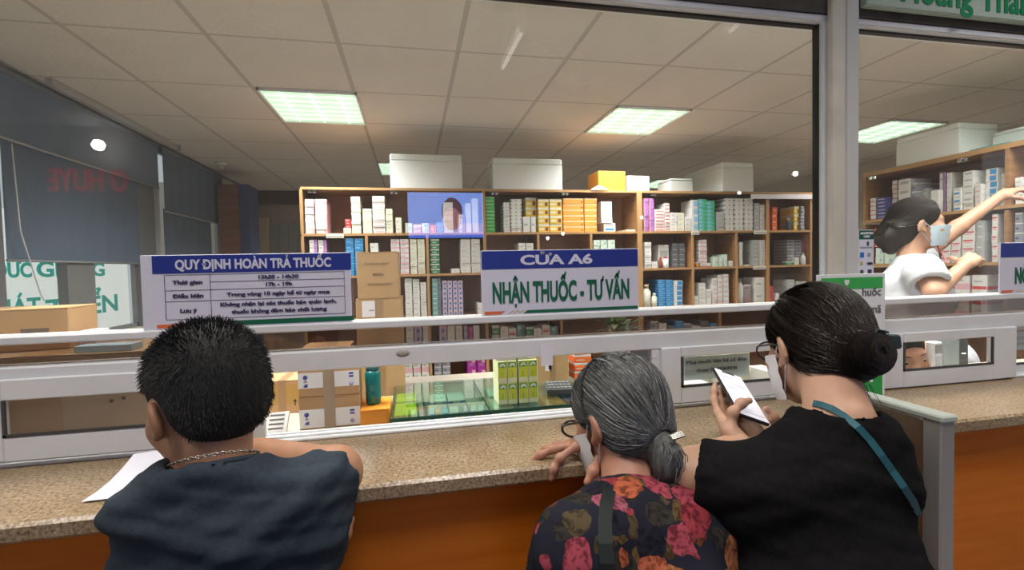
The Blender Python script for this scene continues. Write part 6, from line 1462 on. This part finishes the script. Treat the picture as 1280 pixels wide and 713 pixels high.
# ---------------------------------------------------------------- woman in black with phone
from mathutils.bvhtree import BVHTree
put_last = [None]
def cast(o, px, py):
    me = o.data; t = BVHTree.FromPolygons([v.co for v in me.vertices], [tuple(p.vertices) for p in me.polygons]); d = ray(px, py); h = t.ray_cast(Vector(CAM), Vector(d).normalized())
    return None if h[0] is None else h[3] / np.linalg.norm(d)
def build_young():
    root = thing('person', 'woman in black t-shirt with hair bun, glasses and mask looking at her phone', 'person', (.72, -.52, 0))
    MH = frame(at(1018, 434, .99), -6, -14, 4); MI = np.array(MH); R3 = MI[:3, :3]; T3 = MI[:3, 3]
    body = Field().join(head_field(True).xf(MH))
    c7 = V(*at(1050, 528, .87)); LS = V(*at(948, 612, .83)); RS = V(*at(1080, 585, .87)); ch = (LS + RS) / 2
    body.cap(tp(MH, (0, -.025, -.04)), c7, .049, .056, .03)
    body.cap(LS, RS, .038, .038, .03); body.cap(c7 + V(0, 0, -.020), (LS + c7) / 2, .046, .040, .03); body.cap(c7 + V(0, 0, -.020), (RS + c7) / 2, .046, .040, .03)
    sp = [ch + V(0, .0, -.09), ch + V(-.01, -.02, -.24), V(ch[0] - .01, -.56, .90)]
    body.ell(sp[0], (.125, .08, .13), .03); body.ell(sp[1], (.125, .09, .15), .04); body.ell(sp[2], (.13, .10, .12), .04)
    phone_c = V(*at(926, 495, 1.0))
    LE = V(*at(856, 592, .89)); LW = V(*at(890, 560, .945)); RE = V(*at(1040, 610, 1.02)); RW = V(*at(992, 540, 1.0))
    q4 = [V(*at(897, 470, 1.035)), V(*at(924, 468, 1.085)), V(*at(925, 522, .92)), V(*at(957, 518, .97))]
    pu = q4[0] + q4[1] - q4[2] - q4[3]; pu /= np.linalg.norm(pu); px_ = q4[1] + q4[3] - q4[0] - q4[2]; px_ -= pu * (px_ @ pu); px_ /= np.linalg.norm(px_); pn = np.cross(px_, pu)
    phone_c = sum(q4) / 4
    LW = phone_c - pu * .118 - px_ * .030 - pn * .042; RW = phone_c - pu * .120 + px_ * .040 - pn * .046
    body.chain([LS, LE], [.048, .042], .03); body.chain([LE, LW], [.040, .0265], .02); body.chain([RS, RE], [.048, .042], .03); body.chain([RE, RW], [.040, .0265], .02)
    HLm = aim(LW, pu * 1.0 + px_ * .10, pn * -.95 - px_ * .25)
    hl = hand_field(1, [(6, 16, 10), (8, 20, 12), (10, 24, 14), (14, 28, 16)], thumb=((.28, .62, -.72), (34, 26), (1, .15, -.2)), spread=4, s=.88).xf(HLm)
    HRm = aim(RW, pu * 1.0 - px_ * .14, pn * -.95 + px_ * .25)
    hr = hand_field(-1, [(8, 18, 12), (10, 22, 14), (12, 26, 14), (16, 28, 16)], thumb=((.28, .62, -.72), (34, 26), (1, .15, -.2)), spread=4, s=.88).xf(HRm)
    put('body', *body.skin(.0055, 1), SKIN_Y, root, extra=[hl.skin(.003, 1), hr.skin(.003, 1)])
    o = .018; sh = Field()
    sh.cap(LS, RS, .054 + o, .054 + o, .05); sh.cap(c7 + V(0, 0, -.022), LS * .5 + c7 * .5, .052 + o, .050 + o, .04); sh.cap(c7 + V(0, 0, -.022), RS * .5 + c7 * .5, .052 + o, .050 + o, .04)
    sh.ell(sp[0], (.148 + o, .108 + o, .15), .05); sh.ell(sp[1], (.150 + o, .12 + o, .18), .06); sh.ell(sp[2], (.155 + o, .13 + o, .15), .06)
    sh.cap(LS, LS * .2 + LE * .8, .056 + o, .054 + o, .03, cut1=.0); sh.cap(RS, RE * .9 + RS * .1, .058 + o, .056 + o, .04, cut1=.0)
    sh.cap(LS + (LE - LS) * .7, LE + (LE - LS) * .2, .055, .056, .004, '-'); sh.cap(RS + (RE - RS) * .7, RE + (RE - RS) * .2, .056, .058, .004, '-')
    sh.cap(c7 + V(0, .01, .012), tp(MH, (0, 0, -.02)), .066, .080, .008, '-'); sh.plane(sp[2] + V(0, 0, -.14), (0, 0, -1))
    BT = mat('tshirt_black', (.007, .0065, .007), .95, col2=(.010, .009, .0095), nscale=90, bump=.15, bscale=300, spec=.06)
    v, q = sh.skin(.0065, 2); put('tshirt', v, q, BT, root, disp=folds(.006, 12, [(10, 24, 40, 1.), (-26, 10, 30, .8), (20, 8, 70, .5)]))
    put_last[0] = bpy.data.objects[root.children[-1].name]
    # hair with low bun
    hc = V(0, -.014, .035); hr_ = V(.084, .103, .093); hair = Field(); hair.ell(hc, hr_); hair.ell((0, -.055, -.02), (.070, .058, .068), .03); hair.ell((0, .100, -.045), (.072, .078, .085), .02, '-')
    for s_ in (-1, 1): hair.ell((s_ * .086, .012, -.03), (.022, .036, .045), .01, '-')
    H1 = hair_mat('hair_brown_black', (.011, .008, .007), (.022, .015, .012), .45); H2 = mat('hair_brown_sheen', (.035, .022, .016), .4)
    bun = V(.012, -.112, -.018)
    hair.ell(bun, (.044, .036, .042), .02); h2 = hair.xf(MH); v2, q2 = h2.skin(.006, 1); ho = put('hair', v2, q2, H1, root)
    r = np.random.RandomState(21); paths = []; td = (bun + V(0, .03, 0) - hc) / hr_; td /= np.linalg.norm(td)
    for i in range(2400):
        a = r.uniform(-PI, PI); el = r.uniform(-.4, 1.45); d = V(math.cos(el) * math.sin(a), math.cos(el) * math.cos(a), math.sin(el))
        if (d[1] > .70 and d[2] < .42) or (d[1] > .1 and d[2] < -.02): continue
        P = ellip_path(d, td + r.normal(0, .06, 3), hc, hr_ * (1 + r.uniform(-.004, .03)), 8, r.uniform(-.01, .015)); paths.append([R3 @ p + T3 for p in P])
    paths = snap_paths(ho, paths, r)
    for i in range(900):   # coiled bun
        a0 = r.uniform(0, 2 * PI); rr = .045 * math.sqrt(r.uniform(.01, 1)); y0 = r.uniform(-.6, .6); P = []
        for k in range(7):
            a = a0 + k * (.35 if rr > .02 else .5); q_ = bun + V(math.cos(a) * rr * 1.04, -.038 * math.sqrt(max(0, 1 - (rr / .047) ** 2)) + y0 * .006, math.sin(a) * rr * .97); P.append(R3 @ q_ + T3)
        paths.append(P)
    for i in range(60):
        a = r.uniform(-1, 1); p0 = V(a * .05, -.07 + r.uniform(-.02, .02), -.075); P = [p0, p0 + V(r.normal(0, .006), -.01, -.02), p0 + V(r.normal(0, .01), -.012 + r.normal(0, .006), -.045)]; paths.append([R3 @ p + T3 for p in P])
    strand_mesh('hair_strands', paths, [H1, H2, H1], .0020, root, 5)
    # claw clip on the bun
    m = MB(); CL = mat('claw_clip', (.02, .035, .035), .3); CM = MH @ Matrix.Translation((.040, -.128, .0)) 
    m.box(-.004, .024, -.012, .012, -.013, .013, CL, .004, M=CM)
    for k in range(5): m.tube([CM @ Vector((-.004, -.014 + k * .007, .015)), CM @ Vector((-.022, -.012 + k * .006, .020)), CM @ Vector((-.034, -.010 + k * .005, .006))], .0022, CL, 6)
    m.obj('claw_clip', root)
    glasses(MH, root, mat('glasses_dark', (.02, .014, .012), .3), rx=.025, rz=.021, y=.106); mask(MH, root, mat('mask_pale', (.72, .68, .68), .8), low=.002); eyes(MH, root, (0, -.6))
    # teal bag strap from the left of the neck down to the right hip
    pts = []; nr = []
    o_s = put_last[0]
    def surf_(px, py, d0=.45, d1=1.05):
        dirn = ray(px, py); best = None
        for p in v[(np.abs(v - (CAM + dirn * ((v - CAM) @ dirn / (dirn @ dirn))[:, None])).sum(1) < .012)]:
            t_ = (p - CAM) @ dirn / (dirn @ dirn); best = t_ if best is None else min(best, t_)
        return best
    path = [(1016, 504), (1026, 506), (1040, 511), (1056, 521), (1072, 534), (1087, 550), (1102, 570), (1116, 590), (1130, 610), (1142, 628), (1148, 645)]
    last = .78
    for (px, py) in path:
        dd = min([q_ for q_ in (cast(o_s, px, py), cast(root.children[0], px, py)) if q_] or [last]); last = dd; pts.append(CAM + ray(px, py) * (dd - .004)); nr.append(-ray(px, py) + V(0, -.2, .2))
    MB().ribbon(pts, nr, .011, .003, mat('strap_teal', (.015, .10, .125), .6)).obj('bag_strap', root)
    legs(root, (sp[2][0], -.56), 15, TROU, SHOE)
    # phone
    ph = thing('smartphone', 'smartphone with a bright white chat screen held by the woman in black', 'phone', phone_c)
    PM = Matrix(((px_[0], pu[0], pn[0], phone_c[0]), (px_[1], pu[1], pn[1], phone_c[1]), (px_[2], pu[2], pn[2], phone_c[2]), (0, 0, 0, 1)))
    MB().box(-.036, .036, -.075, .075, -.008, 0, mat('phone_case', (.03, .022, .025), .35), .003, M=PM).obj('case', ph)
    SCRN = mat('phone_screen', (.80, .80, .86), .2, emit=.75); MB().box(-.0335, .0335, -.072, .072, .0, .0006, SCRN, M=PM).obj('screen', ph)
    MB().box(-.016, .016, .066, .0722, .0006, .001, BLACK, M=PM).obj('notch', ph)
    CHT = mat('chat_grey', (.45, .46, .52), .3, emit=.35)
    for (x0, x1, y0, y1) in ((-.028, .006, .048, .051), (-.004, .026, .028, .031), (-.028, -.002, .012, .015), (-.028, .028, -.062, -.058), (.006, .028, -.004, -.001), (-.028, -.02, .034, .038)): MB().box(x0, x1, y0, y1, .0006, .0009, CHT, M=PM).obj('chat_line', ph)
    q = MB()
    q.box(-.033, .033, -.072, -.028, .0006, .0009, mat('keyboard_pale', (.66, .64, .70), .3, emit=.6), M=PM); q.obj('keyboard', ph)
    return root
build_young()
def surf_hit(v, px, py):
    d = ray(px, py); t_ = (v - CAM) @ d / (d @ d); e = np.linalg.norm(v - CAM - d * t_[:, None], axis=1); k = e < .010
    return t_[k].min() if k.any() else None
def elder_extra():
    root = ELDER[0]; blouse = [c for c in root.children if c.name.startswith('floral')][0]; pts = []; nr = []; last = .74
    for (px, py) in ((762, 612), (758, 630), (756, 655), (757, 680), (759, 705), (762, 740)):
        d = cast(blouse, px, py); d = last if d is None else d; last = d; pts.append(CAM + ray(px, py) * (d - .004)); nr.append(-ray(px, py))
    MB().ribbon(pts, nr, .021, .003, mat('strap_green_black', (.010, .014, .012), .6, spec=.2)).obj('bag_strap', root)
    legs(root, (.40, -.56), 25, TROU, SHOE)
elder_extra()

# ---------------------------------------------------------------- nurse reaching to the side shelf
COAT = mat('coat_white', (.58, .59, .64), .8, bump=.08, bscale=200)
def build_nurse():
    D = 2.25; root = thing('person', 'nurse in white short-sleeved coat and mask reaching up to the side shelf', 'person', (2.35, .55, 0))
    MH = frame(at(1147, 281, D), -122, 4, 0); MI = np.array(MH); R3 = MI[:3, :3]; T3 = MI[:3, 3]
    body = Field().join(head_field(True).xf(MH)); c7 = tp(MH, (0, -.04, -.155))
    mid = c7 + V(0, 0, -.06); fw = R3 @ V(0, 1, 0); fw[2] = 0; rt = R3 @ V(1, 0, 0); rt[2] = 0
    RS = mid + rt * .155; LS = mid - rt * .13 + fw * .05 + V(0, 0, .03)
    body.cap(tp(MH, (0, -.02, -.04)), c7, .047, .052, .03); body.cap(LS, RS, .048, .048, .05)
    sp = [mid + V(0, 0, -.12), mid + V(0, 0, -.30), mid - V(0, 0, .46)]
    body.ell(sp[0], (.12, .12, .15), .06); body.ell(sp[1], (.115, .115, .16), .06)
    body.ell(sp[0] + fw * .075 + V(0, 0, -.02), (.075, .075, .07), .05)
    H1 = V(*at(1268, 240, 2.42)); L_E = V(*at(1225, 262, 2.36)); L_E = LS + (V(*at(1222, 265, 2.38)) - LS) / np.linalg.norm(V(*at(1222, 265, 2.38)) - LS) * .30; LW = V(*at(1250, 246, 2.44))
    body.chain([LS, L_E, LW], [.042, .036, .025], .02)
    RE = V(*at(1168, 366, 2.05)); RW = V(*at(1206, 332, 2.12)); body.chain([RS, RE, RW], [.042, .037, .025], .02)
    hl = hand_field(1, [(15, 25, 15), (12, 25, 18), (18, 28, 20), (22, 30, 20)], s=.92).xf(aim(LW, LW - L_E + V(.02, 0, -.02), (0, -.3, 1)))
    hr = hand_field(-1, [(25, 40, 25), (28, 45, 28), (32, 45, 28), (34, 45, 25)], s=.92).xf(aim(RW, RW - RE, (-.5, -.5, .6)))
    put('body', *body.skin(.0075, 1), SKIN_Y, root, extra=[hl.skin(.0038, 1), hr.skin(.0038, 1)])
    o = .016; sh = Field(); sh.cap(LS, RS, .052 + o, .052 + o, .06)
    sh.ell(sp[0], (.13 + o, .13 + o, .16), .06); sh.ell(sp[0] + fw * .075 + V(0, 0, -.02), (.08 + o, .08 + o, .075), .06); sh.ell(sp[1], (.13 + o, .13 + o, .17), .07); sh.ell(sp[2], (.15 + o, .145 + o, .18), .08)
    sh.cap(c7 + V(0, 0, -.03), mid, .06, .075, .04)
    sh.cap(LS, LS * .66 + L_E * .34, .048 + o, .046 + o, .03, cut1=0); sh.cap(RS, RS * .40 + RE * .60, .054 + o, .060 + o, .035, cut1=0)
    sh.cap(LS * .75 + L_E * .25, L_E, .046, .046, .004, '-'); sh.cap(RS * .55 + RE * .45, RE, .050, .050, .004, '-'); sh.cap(c7 + fw * .03 + V(0, 0, -.05), tp(MH, (0, 0, -.03)), .054, .07, .006, '-')
    sh.plane(sp[2] + V(0, 0, -.16), (0, 0, -1)); v, q = sh.skin(.009, 2); put('white_coat', v, q, COAT, root, disp=folds(.006, 3, [(20, 10, 28, 1.), (-20, 26, 20, .8), (8, 8, 60, .4)]))
    # collar, pocket flap, lanyard
    pts = [CAM + ray(px, py) * ((surf_hit(v, px, py) or 2.2) - .004) for (px, py) in ((1170, 306), (1178, 318), (1185, 330))]
    MB().tube(pts, .003, mat('lanyard_red', (.45, .12, .12), .6), 6).obj('lanyard', root)
    hair = Field(); hc = V(0, -.014, .035); hr_ = V(.083, .102, .092); hair.ell(hc, hr_); hair.ell((0, -.06, -.03), (.066, .055, .07), .03); hair.ell((0, .105, -.04), (.074, .078, .085), .02, '-'); hair.ell((.086, .02, -.04), (.02, .03, .04), .01, '-'); hair.ell((-.086, .02, -.04), (.02, .03, .04), .01, '-')
    hair.chain([(0, -.105, .0), (0, -.125, -.05), (.01, -.115, -.105)], [.036, .044, .026], .03)
    HN = hair_mat('hair_nurse', (.012, .009, .008), (.026, .018, .014), .45); v2, q2 = hair.xf(MH).skin(.0075, 1); put('hair', v2, q2, HN, root)
    r = np.random.RandomState(2); paths = []
    for i in range(900):
        a = r.uniform(-PI, PI); el = r.uniform(-.3, 1.45); d = V(math.cos(el) * math.sin(a), math.cos(el) * math.cos(a), math.sin(el))
        if (d[1] > .7 and d[2] < .42) or (d[1] > .2 and d[2] < 0): continue
        P = ellip_path(d, V(0, -1, -.35) + r.normal(0, .06, 3), hc, hr_ * (1 + r.uniform(0, .03)), 7); paths.append([R3 @ p + T3 for p in P])
    paths = snap_paths(bpy.data.objects[[c.name for c in root.children if c.name.startswith('hair')][0]], paths + [[R3 @ (V(0, -.10, .02) + V(r.normal(0, .03), -.02, 0)) + T3, R3 @ (V(r.normal(0, .03), -.15, -.04)) + T3, R3 @ (V(r.normal(0, .015), -.13, -.11)) + T3] for _ in range(200)], r); strand_mesh('hair_strands', paths, [HN, mat('hair_nurse_sheen', (.035, .024, .018), .4)], .0026, root, 6)
    mask(MH, root, mat('mask_blue', (.50, .62, .68), .8)); eyes(MH, root)
    legs(root, (mid[0], mid[1]), -110, mat('trouser_navy', (.012, .014, .028), .8), SHOE, z_hip=.92)
    return root
build_nurse()

# ---------------------------------------------------------------- pharmacist bending behind the right sash
def build_seated():
    D = 1.62; root = thing('person', 'pharmacist in white coat with bowed head seen through the right lower pane', 'person', (1.75, .42, 0))
    MH = frame(at(1122, 444, 1.78), 165, -6, 10); MI = np.array(MH); R3 = MI[:3, :3]; T3 = MI[:3, 3]
    body = Field().join(head_field().xf(MH)); mid = V(*at(1170, 470, 1.88)); mid[2] = 1.09
    LS = mid + V(.15, .05, .0); RS = mid + V(-.15, -.03, .0)
    body.cap(tp(MH, (0, -.02, -.04)), mid + V(0, 0, .05), .05, .058, .03); body.cap(LS, RS, .05, .05, .05); body.ell(mid + V(0, .05, -.14), (.15, .11, .18), .06); body.ell(mid + V(0, .12, -.36), (.15, .12, .18), .06)
    LE = LS + V(.03, -.05, -.24); LW = LE + V(-.10, -.07, .04); RE = RS + V(-.03, -.03, -.24); RW = RE + V(.10, -.06, .04)
    body.chain([LS, LE, LW], [.047, .042, .028], .02); body.chain([RS, RE, RW], [.047, .042, .028], .02)
    hl = hand_field(-1, [(20, 30, 20)] * 4).xf(aim(LW, LW - LE, (0, 0, 1))); hr = hand_field(1, [(20, 30, 20)] * 4).xf(aim(RW, RW - RE, (0, 0, 1)))
    put('body', *body.skin(.008, 1), SKIN_M, root, extra=[hl.skin(.004, 1), hr.skin(.004, 1)])
    o = .016; sh = Field(); sh.cap(LS, RS, .055 + o, .055 + o, .06); sh.cap(mid + V(0, 0, .04), mid, .07, .08, .04); sh.ell(mid + V(0, .05, -.14), (.155 + o, .12 + o, .19), .06); sh.ell(mid + V(0, .12, -.36), (.16 + o, .13 + o, .2), .06)
    for (a_, b_) in ((LS, LE), (RS, RE)): sh.cap(a_, b_, .056 + o, .054 + o, .03)
    for (a_, b_) in ((LE, LW), (RE, RW)): sh.cap(a_, a_ * .3 + b_ * .7, .056, .046, .03)
    sh.cap(mid + V(0, 0, .03), tp(MH, (0, -.02, -.05)), .062, .075, .006, '-'); v, q = sh.skin(.010, 2); put('white_coat', v, q, COAT, root, disp=folds(.006, 5, [(20, 10, 28, 1.), (-20, 26, 20, .8)]))
    hair = Field(); hair.ell((0, -.014, .042), (.082, .100, .088)); hair.ell((0, .10, -.03), (.072, .08, .080), .02, '-'); hair.plane((0, -.05, -.055), (0, .25, -1))
    for s_ in (-1, 1): hair.ell((s_ * .084, .01, -.02), (.02, .034, .045), .01, '-')
    v2, q2 = hair.xf(MH).skin(.007, 1); put('hair', v2, q2, MATS['hair_black'], root); eyes(MH, root, (0, -.6))
    # seated on a stool: thighs forward, shins down
    hp = mid + V(-.03, .08, -.50); f = Field()
    for s_ in (-1, 1):
        kn = hp + V(s_ * .12, -.21, .02); kn[2] = .52; an = V(kn[0], kn[1] + .05, .09); f.chain([hp + V(s_ * .09, 0, 0), kn, an], [.085, .062, .05], .04)
        s2_ = Field(); s2_.cap(an + V(0, .03, -.052), an + V(0, -.09, -.057), .036, .033, .01); s2_.plane((0, 0, .0015), (0, 0, -1)); put('shoe', *s2_.skin(.01, 1), SHOE, root)
    f.ell(hp, (.16, .13, .10), .05); put('trousers', *f.skin(.014, 2), TROU, root)
    st_ = thing('round_stool', 'round stool under the bowed pharmacist', 'stool', (hp[0], hp[1], 0)); zt = hp[2] - .10
    MB().lathe([(.0, zt - .05), (.17, zt - .05), (.175, zt - .02), (.16, zt), (.0, zt)], (hp[0], hp[1], 0), DGREY, 24).obj('seat', st_)
    for k in range(4): a = PI / 4 + k * PI / 2; MB().tube([(hp[0] + .12 * math.cos(a), hp[1] + .12 * math.sin(a), zt - .05), (hp[0] + .17 * math.cos(a), hp[1] + .17 * math.sin(a), 0)], .012, GREY, 8).obj('leg', st_)
build_seated()
